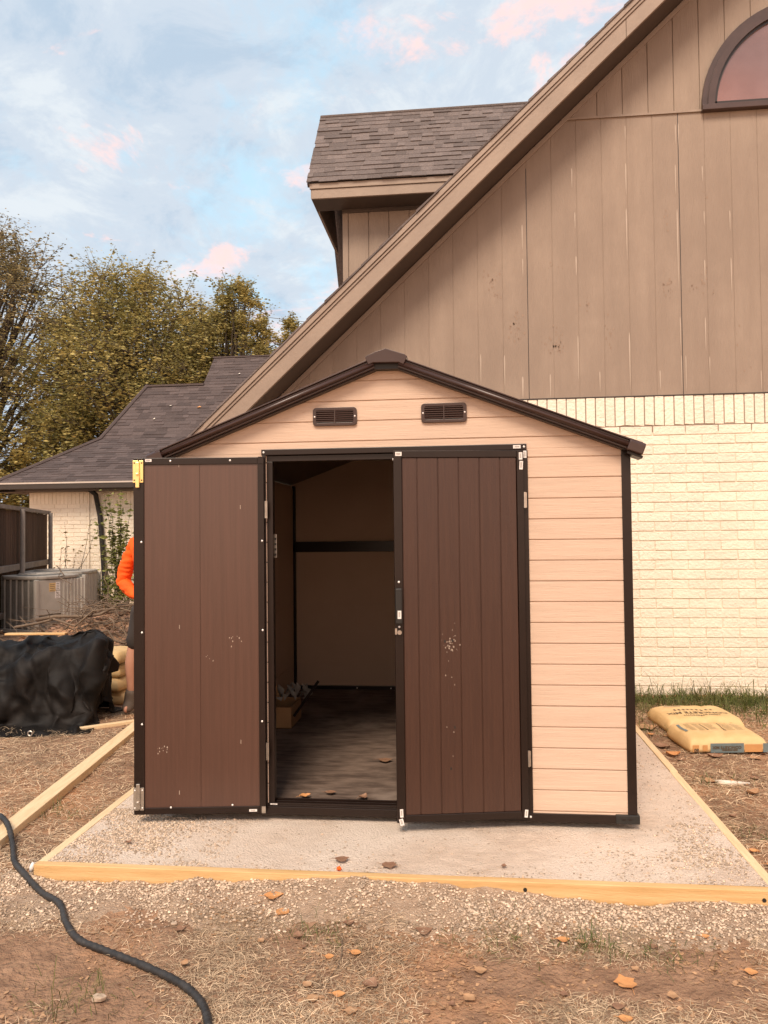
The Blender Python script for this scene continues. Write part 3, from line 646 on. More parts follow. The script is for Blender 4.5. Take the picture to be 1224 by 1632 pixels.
for u, v, h in ((286, 999, 7), (383, 808, 7), (384, 1182, 7), (286, 1263, 7), (285, 742, 5)):
    x, z = dp2(u, v)
    for k in range(5): b.box(x - .0016, x + .0016, .0141, .0146, z + (k - 2.5) * h / 2.5 * .0015 * 1.0, z + (k - 1.7) * h / 2.5 * .0015, T)
for _ in range(26):
    u, v = random.choice(((258, 1195), (335, 1048), (373, 1020))); x, z = dp2(random.gauss(u, 5), random.gauss(v, 5)); r = random.uniform(.001, .0035)
    b.box(x - r, x + r * .4, .0141, .0145, z - r, z + r * 1.4, T)
kind(obj('scuff_marks', b, 'drip', pn), 'stuff')
b = MB(); on = Vector((0, -1, 0))
for u, v in ((272, 735), (367, 734), (226, 864), (418, 862), (227, 1008), (419, 1004), (227, 1154), (418, 1149), (273, 1286), (371, 1282)):
    x, z = dp2(u, v); screw(T(Vector((x, .022, z))), on, .0055, 'screw', door)
def bolt(zc, up, m):
    xc = L - .026; b = MB(); b.box(xc - .026, xc - .004, .022, .026, zc - .058, zc + .058, T); b.box(xc + .000, xc + .028, .022, .026, zc - .058, zc + .058, T)
    b.box(xc - .006, xc + .003, .022, .0245, zc - .05, zc + .05, T); bo = obj('slide_bolt', b, m, door, bevel=.002)
    b = MB(); b.box(xc - .008, xc + .012, .0262, .036, zc - (.085 if not up else .05), zc + (.05 if not up else .08), T); b.box(xc - .006, xc + .009, .036, .044, zc - .02, zc - .008, T); obj('bolt_bar', b, m, door, bevel=.003)
    [screw(T(Vector((xc + sx, .0262, zc + sz))), on, .0045, 'black' if not up else 'screw', door) for sx in (-.018, .02) for sz in (-.045, .045)]
bolt(1.795, False, 'brass'); bolt(.100, True, 'steel')
Tf = lambda p: T(Vector((p.x, .0225 - p.y, p.z)))
sticker(L - .095, L - .062, 1.846, 1.860, 0, door, Tf); sticker(.045, .085, .026, .038, 0, door, Tf)
b = MB(); b.box(.0, .028, .0222, .026, zt - .034, zt + .002, T); obj('corner_bracket', b, 'frame', door); b = MB(); b.box(.0, .02, .0222, .027, zb, zb + .034, T); obj('corner_bracket', b, 'steel', door)
for z in (1.59, .33):
    b = MB(); b.tube([T(Vector((-.006, .008, z - .045))), T(Vector((-.006, .008, z + .045)))], .006, 10); b.box(-.016, -.002, .006, .009, z - .045, z + .045, T); obj('hinge', b, 'steel', door)

# box of leftovers inside the shed
bx = thing('cardboard_box', 'open cardboard box of leftover parts on the floor inside the shed', 'box', (.36, 1.62, .04))
b = MB(); x0, x1, y0, y1, h = .06, .33, 1.55, 1.90, .15
for a in ((x0, x1, y0, y0 + .006), (x0, x1, y1 - .006, y1), (x0, x0 + .006, y0 + .006, y1 - .006), (x1 - .006, x1, y0 + .006, y1 - .006)): b.box(a[0], a[1], a[2], a[3], .0365, .04 + h)
b.box(x0, x1, y0, y1, .0365, .042); obj('carton', b, 'cardboard', bx)
b = MB(); b.add([(x0 + .02, y0 + .15, .22), (x1 - .12, y0 + .15, .22), (x1 - .14, y0 + .12, .34), (x0 + .04, y0 + .12, .34), (x0 + .02, y0 + .156, .22), (x1 - .12, y0 + .156, .22), (x1 - .14, y0 + .126, .34), (x0 + .04, y0 + .126, .34)], [(0, 1, 2, 3), (7, 6, 5, 4), (0, 4, 5, 1), (1, 5, 6, 2), (2, 6, 7, 3), (3, 7, 4, 0)]); obj('flap', b, 'cardboard', bx)
b = MB()
for i in range(26):
    p = Vector((random.uniform(.16, .42), random.uniform(1.6, 1.85), .22)); q = p + Vector((random.uniform(-.05, .09), random.uniform(-.05, .05), random.uniform(.03, .13))); r_ = p.lerp(q, .5) + Vector((.03, .02, .01))
    b.add([p, r_, q], [(0, 1, 2)])
kind(obj('plastic_wrap', b, 'plastic', bx, fix=False), 'stuff')
b = MB(); b.box(0, .02, 0, .012, 0, .32, lambda p: Matrix.Rotation(.62, 4, 'Y') @ p + Vector((.33, 1.6, .12))); tag(recentre(obj('metal_strip', b, 'frame')), 'thin dark metal strip leaning out of the cardboard box', 'metal strip')
# draped cloth: millimetre steps along each row of the sheet
CN = 68
CLOTH = [
[-1586,-646,24,42,-3,0,42,-2,0,43,-3,0,43,-3,0,44,-3,1,42,-2,9,43,1,1,47,1,-3,43,2,-8,42,2,0,41,2,6,42,1,4,43,1,-2,42,1,9,29,11,-19,42,4,2,41,5,-2,37,9,9,33,8,-7,33,-10,14,41,-1,-3,33,4,22,24,2,-23,30,-2,-3,42,-2,-7,42,-1,-1,42,-1,1,42,2,0,42,2,0,42,2,0,39,1,13,41,5,-7,42,5,-1,38,8,4,38,8,-9,44,4,-1,37,6,8,37,-1,10,46,-1,2,38,4,-13,41,4,-6,43,4,0,42,4,0,42,4,0,43,2,0,43,1,1,42,3,15,33,0,-16,43,2,0,46,5,0,44,4,0,42,3,0,42,3,-1,42,6,0,42,5,0,41,8,1,42,10,0,32,8,0,14,7,0,15,7,0,14,6,-1,15,9,1,14,9,0,13,11,0,14,11,0,14,10,0,14,10,0],
[-1584,-620,24,42,-3,0,43,-2,0,44,-3,0,43,-4,3,40,-5,4,41,-1,-4,43,1,-4,45,2,4,43,3,-2,42,1,0,42,2,3,41,0,-6,41,2,4,42,3,3,39,6,8,34,8,-11,37,2,11,39,8,-11,37,6,6,34,-8,-6,41,1,-1,31,5,24,24,3,-9,32,-1,-15,43,-3,1,42,-2,2,41,0,-2,40,1,3,41,2,-4,41,1,7,39,2,-5,41,5,0,40,4,1,41,7,-2,40,8,7,43,6,-4,37,2,0,40,2,10,43,-3,-13,40,4,10,37,8,-11,43,4,0,42,5,0,42,3,-1,43,2,0,43,2,1,41,2,5,39,2,-1,42,2,-4,44,4,-1,45,4,2,41,2,3,39,2,6,40,5,-6,41,7,-4,41,10,0,41,10,4,37,6,-5,16,6,5,15,5,8,13,6,0,13,10,-13,14,11,1,14,10,-1,14,10,0,14,10,1,14,10,-1],
[-1581,-594,24,42,-3,0,42,-2,1,43,-4,2,40,-5,2,42,-3,-2,42,-2,-2,42,1,4,43,3,-3,43,2,-1,42,2,-1,42,1,1,42,1,-2,38,1,9,40,5,-8,42,4,4,38,6,10,37,1,-6,32,9,7,37,0,1,39,0,-8,39,3,-10,37,1,15,19,4,9,35,0,-22,44,-3,6,41,-2,-6,41,0,1,40,1,2,37,0,11,41,4,0,37,2,-15,40,4,3,40,3,3,44,9,3,44,9,9,40,4,2,36,2,-19,43,1,18,40,-2,-17,43,2,3,37,7,11,39,8,-13,43,5,-2,41,3,2,43,2,-2,42,2,1,42,3,0,42,2,0,42,2,0,43,3,2,43,2,1,38,0,19,41,4,0,39,6,-14,39,8,-4,42,12,-4,40,9,7,39,5,-4,19,2,7,15,5,17,12,7,-13,13,11,-16,14,11,3,13,11,-1,14,10,-1,14,10,0,14,9,6],
[-1578,-567,24,42,-4,1,42,-3,0,41,-3,3,40,-5,1,41,-2,-2,42,-1,-3,42,0,-1,44,2,2,41,2,2,41,3,-3,42,1,0,42,1,4,36,1,9,39,4,-12,40,3,3,37,3,4,40,4,-8,35,5,23,39,3,-1,34,2,-21,39,3,6,37,2,0,27,2,20,36,0,-20,42,-3,-1,40,-5,3,39,3,-9,41,1,0,33,0,24,38,1,-8,38,5,-15,41,4,3,43,6,-3,45,8,3,42,9,24,40,5,-5,33,1,-24,44,0,18,42,-1,-17,43,1,-2,35,8,20,41,9,-16,42,5,-1,42,2,0,42,1,1,42,3,-2,42,2,2,43,2,-1,42,1,0,42,3,1,44,2,4,37,0,24,39,3,-3,37,6,-16,40,11,-11,41,12,5,41,7,-4,41,4,7,21,1,16,14,5,12,11,8,-25,13,10,-7,14,12,0,14,11,-1,14,11,-3,14,10,1,14,9,-1],
[-1575,-539,24,42,-5,0,43,-5,1,42,-3,2,40,-4,-1,41,-3,2,39,-2,8,41,0,-2,42,3,-6,42,2,-1,41,3,1,39,3,0,41,2,9,35,1,6,37,3,-18,42,3,2,38,2,1,42,3,-5,35,4,17,33,3,-1,37,3,-12,39,3,1,38,3,-1,30,1,16,40,-1,-10,37,-6,7,38,-1,-13,41,2,-1,42,3,1,32,-1,25,35,2,-13,37,4,-12,41,5,0,44,6,-2,47,7,0,42,9,20,39,6,3,30,1,-25,44,1,15,44,-1,-12,43,2,-3,37,8,17,43,7,-9,41,4,-5,40,3,1,43,1,1,41,3,-4,43,2,2,43,1,-1,43,2,0,42,2,2,38,2,13,40,2,13,35,0,-16,39,9,-3,38,11,-10,42,11,0,41,6,-2,44,4,5,23,0,31,13,5,1,10,7,-28,14,10,-5,13,12,-2,14,12,2,14,11,-1,14,11,0,14,10,3],
[-1571,-513,24,43,-5,0,42,-6,6,41,-4,-7,42,-3,0,41,-4,6,40,-5,-5,36,3,17,38,4,-9,42,3,-7,42,2,5,43,2,-1,31,3,23,40,3,-2,34,3,-25,42,2,2,41,2,-1,42,3,-3,34,4,15,35,2,9,33,3,-22,42,2,10,36,4,-9,35,1,11,35,-7,12,39,-1,-11,39,1,-10,40,2,3,42,2,3,33,0,22,33,1,-18,34,4,-15,42,5,3,43,6,0,46,7,0,43,8,8,40,8,12,30,1,-21,45,1,2,44,1,7,42,3,-8,39,6,9,42,5,-11,41,4,6,41,2,-5,42,3,0,42,3,1,42,2,0,44,1,-1,45,1,4,41,2,-5,38,1,11,35,3,10,35,0,-20,40,10,8,38,11,-3,42,8,7,42,5,-2,42,5,-2,24,-1,34,15,7,-10,12,7,-25,12,10,-5,13,11,1,14,12,-5,14,12,5,14,11,-5,14,11,9],
[-1564,-488,24,42,-5,2,41,-7,1,41,-3,0,41,-4,3,41,-5,5,39,-4,-2,38,0,-9,36,5,14,36,6,-7,42,1,-3,42,3,-4,30,4,28,38,2,-11,37,3,-13,42,2,0,42,3,-4,42,3,1,36,4,11,34,2,19,29,4,-26,42,2,7,37,2,-9,36,-3,17,36,-5,-10,40,1,-8,41,2,5,38,2,2,35,-3,19,38,3,-1,32,2,-14,34,4,-14,40,4,6,44,6,1,43,7,-2,47,7,-3,36,9,17,36,3,-19,42,2,0,44,2,3,42,3,1,41,4,2,41,5,-3,41,3,-2,42,3,0,42,3,0,42,3,3,42,2,-3,42,1,10,44,0,-6,43,1,0,39,2,2,33,3,6,40,0,-8,36,7,9,42,11,5,37,9,-7,37,3,-3,41,7,13,28,-1,20,16,2,-27,12,12,-10,13,11,0,14,10,-3,13,12,1,15,12,0,14,11,1,13,10,3],
[-1556,-462,23,41,-6,2,40,-7,0,40,-4,5,41,-5,-4,42,-5,12,37,-6,13,29,4,-24,39,4,6,37,5,11,35,1,-19,43,6,-2,31,4,25,37,-1,-20,41,4,-5,41,4,3,42,2,-2,42,3,0,43,2,10,28,5,26,33,2,-22,34,4,-4,41,-3,6,37,-5,-14,41,-3,-3,33,1,19,39,-2,7,37,7,5,37,-1,9,35,3,-22,32,4,-4,34,1,-6,42,5,-6,43,7,-1,43,7,6,45,7,-4,43,6,0,37,6,4,40,3,-7,42,2,4,41,4,-1,42,3,-2,42,4,0,42,3,0,41,3,-1,42,3,2,42,4,-1,42,3,0,39,1,13,43,1,-12,45,-1,4,39,3,-1,36,2,2,38,0,-2,25,3,19,45,11,1,35,3,-17,39,7,-1,32,5,27,35,5,1,24,2,-31,13,14,-2,14,9,7,14,11,-7,14,11,-3,13,11,5,14,11,0,13,11,-3],
[-1549,-437,23,41,-7,2,41,-6,0,41,-6,1,40,-4,3,40,-6,14,38,-5,19,21,5,-22,35,4,-13,37,4,9,39,2,-6,34,2,8,35,7,-5,39,1,-7,42,4,1,41,3,-3,42,3,0,42,3,1,44,2,3,27,4,26,39,1,-4,37,2,-25,39,-2,8,41,-8,1,33,-4,-3,32,3,18,37,0,-2,34,5,20,34,2,-5,34,4,-24,35,5,-1,37,2,-9,42,4,-1,44,8,-2,43,6,2,43,6,-1,41,5,0,39,6,7,41,3,-3,41,4,-6,41,4,0,42,4,0,42,3,0,42,3,0,42,3,0,42,3,0,42,4,0,42,3,-1,36,3,17,42,1,-8,43,-1,-7,43,2,4,39,2,-5,35,-2,6,13,-2,21,42,5,-22,43,11,-2,41,10,-1,32,4,25,28,5,-3,31,4,-21,18,12,6,13,11,9,15,9,-6,14,10,-7,14,12,-5,14,11,1,13,10,6],
[-1541,-412,24,41,-7,0,41,-6,0,41,-7,1,43,-6,0,43,-7,6,27,-1,37,20,5,-10,30,6,-28,41,1,-4,29,0,21,37,2,-1,34,7,-22,42,4,0,41,4,0,42,4,1,42,3,-1,43,2,1,44,2,-1,33,4,19,37,2,7,41,-1,-16,43,-3,-7,39,-8,10,19,-17,25,36,2,2,31,15,-12,39,7,11,33,1,-2,35,-1,-8,33,12,-15,40,3,-11,43,7,-2,44,8,0,43,5,-1,41,3,7,38,3,-6,40,5,1,41,5,-2,42,4,0,42,5,0,42,4,0,41,4,1,42,2,-1,43,3,0,42,3,0,42,3,1,41,4,0,38,3,14,40,1,-7,42,0,-8,43,2,5,42,1,-4,33,-2,15,10,-10,19,34,9,-28,46,13,-6,41,9,8,35,6,4,26,6,8,36,2,2,21,13,-20,14,7,1,12,12,9,14,10,-7,15,11,-1,14,13,-4,14,11,-2],
[-1533,-387,24,41,-7,0,41,-6,0,42,-7,0,43,-6,-2,43,-7,9,17,-1,44,36,-4,5,27,9,-27,27,9,-26,32,-4,19,36,-1,3,32,9,-9,39,7,-11,42,4,-3,42,4,0,42,4,-1,42,3,0,44,1,1,44,1,4,39,1,15,40,1,-3,39,-8,7,38,-9,13,20,-17,26,35,-6,6,34,13,-10,23,20,-12,42,2,-3,41,-5,2,35,4,-6,34,15,-15,43,10,-6,44,7,-1,39,-2,6,36,7,-16,39,7,-9,42,5,0,42,5,0,42,5,0,42,5,0,42,4,0,42,3,1,42,3,-1,42,3,0,43,3,0,42,3,0,41,3,5,41,1,-3,39,3,2,42,1,-3,44,1,6,42,1,1,28,-5,25,17,-10,21,19,9,-34,46,14,-13,44,10,6,33,6,-10,29,3,28,40,2,9,28,4,-10,7,15,-28,12,13,-1,14,10,15,15,13,-10,15,14,-5,14,13,-1],
[-1523,-362,24,40,-7,2,41,-6,-3,41,-7,1,44,-6,-1,42,-7,7,15,0,44,35,-4,4,38,-2,-10,18,14,-22,35,-3,1,25,-7,20,33,10,-1,38,10,-12,41,3,-7,39,9,-7,43,4,-4,42,3,1,45,0,5,42,-3,8,42,0,7,43,2,7,36,-12,15,34,-12,16,32,-9,18,32,-15,8,33,10,-2,23,21,-9,42,3,-3,39,-8,1,35,13,-12,33,18,-17,44,6,-4,42,4,0,33,9,-16,40,6,-11,42,2,-4,38,10,-7,42,8,-6,43,7,-3,42,5,-1,42,4,0,42,3,0,42,3,0,42,2,0,43,2,3,43,4,-4,42,4,0,42,2,4,40,1,2,42,1,3,43,2,4,42,-1,6,24,-9,29,25,-7,19,7,9,-34,43,14,-20,44,9,-3,39,8,-7,34,4,25,39,3,13,27,1,4,9,14,-25,8,12,-20,14,10,10,14,14,0,16,15,-8,14,14,-4],
[-1514,-337,24,41,-7,0,39,-8,6,41,-5,-8,43,-6,1,42,-7,4,15,0,42,27,-7,-8,35,-2,7,29,2,7,39,8,-10,22,-17,29,32,4,2,35,13,-8,36,6,-7,37,13,-11,43,5,-4,43,0,2,43,-6,8,43,6,2,40,-5,10,41,-1,11,41,-6,10,30,-14,16,27,-19,17,35,-10,13,40,11,0,26,22,-8,41,2,-2,40,-7,-1,31,19,-18,35,16,-15,42,7,-7,37,12,-11,42,2,-5,44,-1,-1,41,-5,-4,39,8,-14,41,10,-8,39,17,-3,38,12,-8,42,7,-7,42,5,-2,42,3,-1,42,3,0,43,3,1,45,0,4,42,2,2,41,8,-3,41,1,2,42,0,6,43,2,5,41,-1,8,31,-9,25,25,-6,16,-3,7,-33,39,14,-23,42,10,-12,40,5,11,42,9,15,37,1,28,30,5,-4,3,8,-41,12,13,-12,11,9,-1,14,14,4,15,14,-12,14,16,-2],
[-1504,-312,25,40,-8,3,38,-10,7,37,-8,2,44,-3,0,40,-3,-11,19,-4,32,18,-3,0,30,-3,23,34,4,7,41,0,7,21,-17,26,34,-8,11,36,13,-8,37,7,-8,33,16,-11,43,-1,-1,41,-3,2,43,6,2,42,6,2,40,-5,9,38,-9,14,42,-3,10,38,-9,12,28,-18,17,27,-13,16,41,9,2,31,19,-6,41,-2,-2,38,3,-6,28,20,-20,41,10,-10,41,5,-7,43,-1,-5,42,-3,-6,43,-4,-4,41,4,-4,43,5,-18,44,10,-19,41,10,-5,35,15,0,36,18,0,40,13,-4,37,11,-4,42,3,1,41,4,-1,46,0,5,44,-4,7,40,9,-4,40,8,-3,42,3,1,43,3,0,37,-5,13,23,-13,23,36,1,-3,2,9,-16,32,14,-24,39,10,-11,41,9,2,42,7,20,44,6,22,28,5,3,3,7,-42,7,7,-35,13,10,8,13,11,-9,13,15,2,14,17,-5],
[-1496,-288,35,38,-11,12,30,-11,-9,40,-4,-13,44,-3,1,42,-1,4,17,-7,28,13,-10,29,40,6,4,31,-2,22,39,0,12,22,-17,23,27,-17,19,42,10,-6,31,14,-14,38,7,-5,41,0,-1,41,7,-4,41,3,0,41,0,8,40,-8,8,43,-1,9,35,-9,17,41,-4,10,34,-13,14,25,-18,19,35,10,2,37,10,-3,41,-3,-4,30,18,-16,39,11,-11,43,2,-8,41,-5,-8,42,-7,-7,43,-1,-3,42,3,-2,37,12,-10,42,13,-16,45,12,-17,45,5,-10,42,2,-2,39,12,0,38,16,-1,32,19,0,35,15,-2,41,7,-1,44,0,4,44,-4,7,41,6,-2,38,11,-5,40,7,-3,43,4,-1,42,-3,9,29,-15,21,25,-12,2,28,10,-16,16,23,-25,27,17,-14,41,11,1,45,9,12,44,6,14,25,3,8,2,5,-43,10,9,-37,13,8,-11,13,9,12,12,15,-7,12,18,-5],
[-1493,-269,59,34,-9,-10,31,-9,-24,40,-1,3,41,-4,4,39,-3,16,29,-8,29,5,-12,37,38,1,10,38,4,9,33,-7,23,26,-13,19,26,-18,21,36,0,1,33,16,-12,41,3,-6,40,9,-7,41,8,-6,40,2,2,39,-9,12,42,0,3,41,-4,10,39,-6,14,37,-9,16,39,-7,12,24,-19,20,34,4,4,40,3,-2,34,10,-10,36,13,-13,44,0,-8,41,-6,-11,42,-3,-6,42,6,-7,42,0,-1,40,5,-3,37,14,-10,40,13,-15,46,9,-15,45,8,-12,42,2,-3,43,4,1,37,17,0,40,9,-2,33,16,2,36,15,-1,40,8,0,42,0,3,37,9,-6,40,6,-2,41,2,3,42,8,-2,36,-5,6,22,-25,12,34,2,-2,35,12,-8,26,18,-16,18,24,-15,41,4,4,44,1,9,39,7,6,8,20,-20,7,8,-40,25,9,-23,13,5,-16,13,8,-7,11,14,8,8,21,-6],
[-1490,-245,64,30,-12,-30,33,-7,0,31,-12,7,37,-3,20,39,2,12,30,-8,26,23,-8,31,24,-7,25,37,2,9,33,-9,18,33,-7,21,29,-16,20,30,-6,9,36,12,-8,40,4,-7,41,10,-9,39,10,-10,42,5,-1,41,-3,5,40,-4,9,39,-5,10,39,-8,17,38,-11,17,36,-11,15,32,-12,15,31,-11,10,38,9,-5,34,11,-11,42,1,-8,43,-5,-11,42,-1,-10,41,6,-6,42,9,-6,41,5,-6,40,5,-4,40,6,-4,41,12,-14,44,10,-15,42,13,-14,42,4,-4,42,-2,4,41,15,0,36,17,0,41,1,5,36,11,-1,35,17,-4,38,11,-3,41,6,-3,38,4,-3,37,11,-3,41,3,4,33,-9,6,26,-24,13,36,6,-3,36,12,-10,29,17,-11,18,26,-12,38,9,-3,40,-5,9,30,14,-9,-3,14,-36,25,15,-25,31,3,-16,13,-8,-5,8,14,-14,7,20,-8,6,22,-15],
[-1482,-224,43,40,-11,-4,34,-15,-13,14,-12,33,23,0,21,34,-3,21,30,-8,26,35,0,23,19,-10,29,32,-9,15,32,-12,21,34,-9,20,35,-9,21,36,-4,12,38,8,-6,33,15,-15,38,12,-14,43,4,-2,44,3,0,43,0,2,42,-1,7,39,-6,12,36,-13,19,37,-11,17,36,-11,16,38,-10,11,32,-18,16,32,11,-10,41,0,-5,41,1,-8,42,7,-16,40,7,-17,37,9,-15,40,9,-11,42,6,2,41,6,-7,42,5,-2,43,9,-10,44,9,-10,44,11,-12,41,4,-4,41,-7,9,46,6,4,34,23,1,40,8,2,42,-5,2,36,14,-6,32,20,-4,40,8,-3,38,4,-1,35,17,-5,41,4,1,33,-15,9,26,-21,12,38,7,-5,39,7,-6,23,24,-12,22,22,-11,34,12,-6,38,-2,5,15,19,-23,10,15,-30,36,8,-17,27,-15,-12,8,1,-12,9,16,-11,1,24,-25,5,25,-18],
[-1468,-204,27,40,-13,6,32,-14,7,11,-11,30,3,-5,33,24,-12,27,32,-4,26,36,3,22,27,-13,26,29,-11,22,34,-8,19,33,-11,23,34,-10,20,43,2,7,32,13,-15,38,9,-4,43,3,-5,43,1,-6,43,2,-4,42,-1,4,39,-2,13,41,0,13,38,-5,15,33,-16,17,36,-12,15,36,-13,14,37,-13,16,40,8,-10,33,9,-17,37,10,-18,40,7,-19,42,7,-17,39,8,-12,41,8,-8,41,7,-7,42,6,-5,41,6,-4,45,9,-4,46,8,-7,45,0,-1,41,-2,2,42,3,3,44,-7,11,41,18,2,36,18,1,41,-3,-3,43,1,0,29,22,-4,36,14,-2,39,7,1,34,18,-3,41,2,0,32,-15,7,28,-20,8,38,10,-6,41,3,-4,19,26,-13,19,25,-14,35,11,-4,36,5,-3,4,19,-29,33,10,-20,34,-10,-12,23,-16,-13,13,10,-14,1,25,-16,0,25,-22,4,26,-19],
[-1448,-182,24,39,-16,2,30,-14,20,16,-13,35,-9,-10,41,-4,-12,37,32,-5,25,36,2,23,28,-14,25,31,-10,23,33,-12,22,37,-5,19,41,1,3,42,3,5,41,7,0,34,8,-14,42,4,2,42,5,-10,42,-1,4,42,0,6,39,-4,17,38,-6,18,31,-17,17,35,-12,17,37,-10,14,40,-8,10,42,-2,2,41,5,-7,28,13,-26,38,9,-13,42,6,-16,42,8,-16,40,7,-11,41,8,-9,41,5,-3,42,4,-3,43,1,-3,46,10,-5,46,9,-5,43,-10,6,42,-1,2,39,11,-3,43,-12,14,48,6,5,34,20,1,41,-5,-3,39,12,-3,39,12,-1,29,21,0,39,10,1,34,20,-2,41,0,0,31,-16,5,30,-17,5,37,12,-7,42,0,-3,20,26,-13,15,26,-14,37,12,-4,24,11,-13,21,17,-24,40,-6,-14,31,-19,-12,20,-5,-13,9,20,-15,0,26,-20,-2,28,-20,1,26,-20],
[-1426,-160,23,37,-16,6,19,-14,28,-1,-14,41,5,-13,41,2,-14,38,7,-8,34,30,-6,28,30,-11,25,35,-7,20,39,-3,15,41,-1,11,42,0,8,40,5,-2,40,4,3,37,9,-14,41,4,0,43,3,-1,40,-1,6,39,-6,15,37,-8,19,34,-13,18,37,-10,17,39,-7,12,40,-5,0,42,-4,-2,41,-1,3,38,0,8,32,12,-23,30,13,-24,44,5,-10,44,6,-11,41,6,-9,42,3,-4,42,2,0,42,3,-2,44,1,-3,48,2,-2,44,6,-4,41,5,-1,40,2,2,42,3,3,42,-9,10,46,-7,9,37,16,1,42,-3,-3,37,14,-2,36,16,0,33,18,0,38,13,0,34,20,-3,41,2,0,31,-15,5,32,-16,4,37,11,-8,42,2,-2,17,25,-14,16,26,-13,35,12,-7,26,16,-17,36,3,-16,39,-12,-12,28,-19,-12,14,7,-15,4,25,-18,0,29,-21,-3,28,-20,3,23,-20],
[-1406,-138,22,31,-16,16,11,-14,35,4,-16,39,-1,-14,41,-2,-10,40,7,-12,39,13,-15,37,36,-5,21,41,-1,12,41,-1,11,41,-2,12,42,2,8,39,4,-4,40,1,10,38,9,-12,40,6,-6,41,0,5,38,-7,15,37,-8,17,36,-10,18,40,-7,14,40,-6,12,41,-4,-6,39,-6,2,41,-6,12,37,1,1,41,0,8,32,11,-21,30,13,-23,44,5,-11,44,5,-9,42,5,-8,42,5,-6,42,2,-2,43,0,0,46,-1,1,45,-1,4,43,0,1,42,2,4,41,2,3,42,2,1,42,-1,3,43,-7,7,42,1,5,41,1,-1,33,15,-2,37,16,-1,34,18,0,38,14,0,36,18,-2,40,7,-1,32,-14,4,34,-15,4,36,10,-8,40,4,-3,15,26,-14,18,26,-13,33,15,-11,38,6,-14,42,-2,-12,34,-19,-12,23,-8,-14,11,15,-17,3,28,-20,-4,31,-20,-1,25,-20,10,5,-24],
[-1385,-119,24,0,-17,33,15,-14,35,16,-13,36,10,-13,37,-1,-11,40,8,-12,40,-2,-11,40,29,-8,24,42,-1,8,41,0,9,39,-2,18,41,3,-2,40,3,5,38,2,8,39,8,-10,42,4,-2,40,-4,11,38,-6,13,35,-10,20,39,-7,14,41,-3,7,43,-5,-7,38,-7,7,41,-5,9,39,-9,18,34,3,-3,43,2,1,33,9,-13,31,12,-22,44,5,-11,45,5,-9,41,4,-6,43,5,-6,42,3,-4,44,1,-3,45,0,0,44,-1,3,42,-1,6,43,1,8,41,-1,6,43,-4,5,42,-2,3,42,-3,4,42,-6,6,42,-5,4,36,13,-2,32,19,-1,34,18,1,37,14,0,39,15,-2,40,11,-2,35,-11,3,35,-13,3,35,8,-6,37,7,-5,14,26,-14,24,22,-12,38,10,-12,41,7,-13,40,-11,-11,29,-17,-14,20,6,-15,8,23,-19,2,28,-19,-5,27,-20,6,15,-22,11,-9,-27],
[-1361,-106,25,-1,-9,39,6,-12,40,13,-14,36,9,-12,38,3,-11,40,-2,-11,41,2,-11,40,33,-11,19,29,-9,29,37,8,0,40,0,12,41,1,5,39,4,3,38,4,5,40,7,-8,42,1,3,41,-5,11,35,-10,18,37,-8,18,41,0,3,42,-1,-5,43,-8,6,38,-11,14,41,-4,9,35,-11,20,37,5,-7,42,1,3,33,11,-17,35,11,-18,43,5,-10,45,2,-7,41,6,-8,43,4,-4,43,3,-4,43,0,-2,44,3,-6,44,2,-2,43,1,-1,44,2,0,42,-1,6,42,-5,14,42,-7,15,40,-6,11,40,-7,9,43,-7,5,40,0,3,29,21,-1,34,18,1,39,10,0,34,19,-3,43,11,-2,38,-8,2,35,-12,2,34,8,-6,35,9,-6,15,26,-14,31,17,-11,40,10,-13,43,2,-12,32,-18,-13,34,-4,-14,14,13,-17,7,25,-18,-3,28,-19,1,23,-20,11,-3,-26,12,-10,-27],
[-1348,-83,32,4,-11,41,8,-12,40,7,-12,39,5,-12,39,0,-11,40,-5,-10,41,9,-12,37,33,-11,22,18,-12,39,35,3,9,36,10,-5,41,-2,14,40,5,1,38,5,0,41,6,-5,42,-3,8,37,-9,16,38,-8,16,40,-1,7,43,1,-4,42,-4,4,41,-12,14,38,-9,11,39,-6,11,36,-9,18,39,5,-6,39,0,2,35,12,-19,37,10,-16,44,3,-7,45,2,-5,40,6,-8,44,3,-4,42,1,-3,41,7,-13,45,3,-6,44,-3,5,42,-3,3,43,5,-1,42,-2,7,42,-4,13,43,-4,14,41,-6,11,40,-7,10,41,-9,9,40,-10,10,32,18,-2,33,15,1,40,12,-2,36,20,-3,41,12,-3,38,-7,2,37,-10,2,34,8,-6,32,11,-7,19,24,-13,36,11,-11,39,12,-12,42,-3,-12,36,-17,-14,30,5,-16,13,14,-17,1,27,-18,-4,28,-21,9,11,-21,10,-13,-27,14,0,-26],
[-1348,-60,48,15,-12,38,7,-12,40,7,-11,39,2,-12,39,-2,-10,41,-2,-11,40,14,-11,34,28,-11,31,13,-12,40,29,-5,22,33,15,-12,39,2,6,42,2,5,41,5,-1,41,3,-1,40,-5,12,38,-9,15,40,-4,11,43,3,-1,40,-4,6,40,-5,7,41,-12,14,40,-9,11,36,-9,14,41,-5,12,36,5,-7,40,0,2,36,12,-20,39,8,-12,44,1,-5,44,2,-5,42,4,-6,41,4,-6,39,8,-13,43,2,-5,46,3,-4,45,0,-2,40,-6,8,39,-10,8,41,-4,9,42,-4,12,42,-2,14,41,-5,11,41,-5,8,42,-3,7,42,-4,5,38,5,5,32,16,0,38,13,0,40,15,-2,38,15,-3,38,-7,2,38,-7,1,34,8,-6,30,13,-8,27,19,-12,37,12,-12,40,7,-11,41,-8,-13,40,-7,-14,22,7,-17,11,18,-17,-4,28,-20,2,20,-21,11,-3,-25,11,-4,-26,8,19,-27],
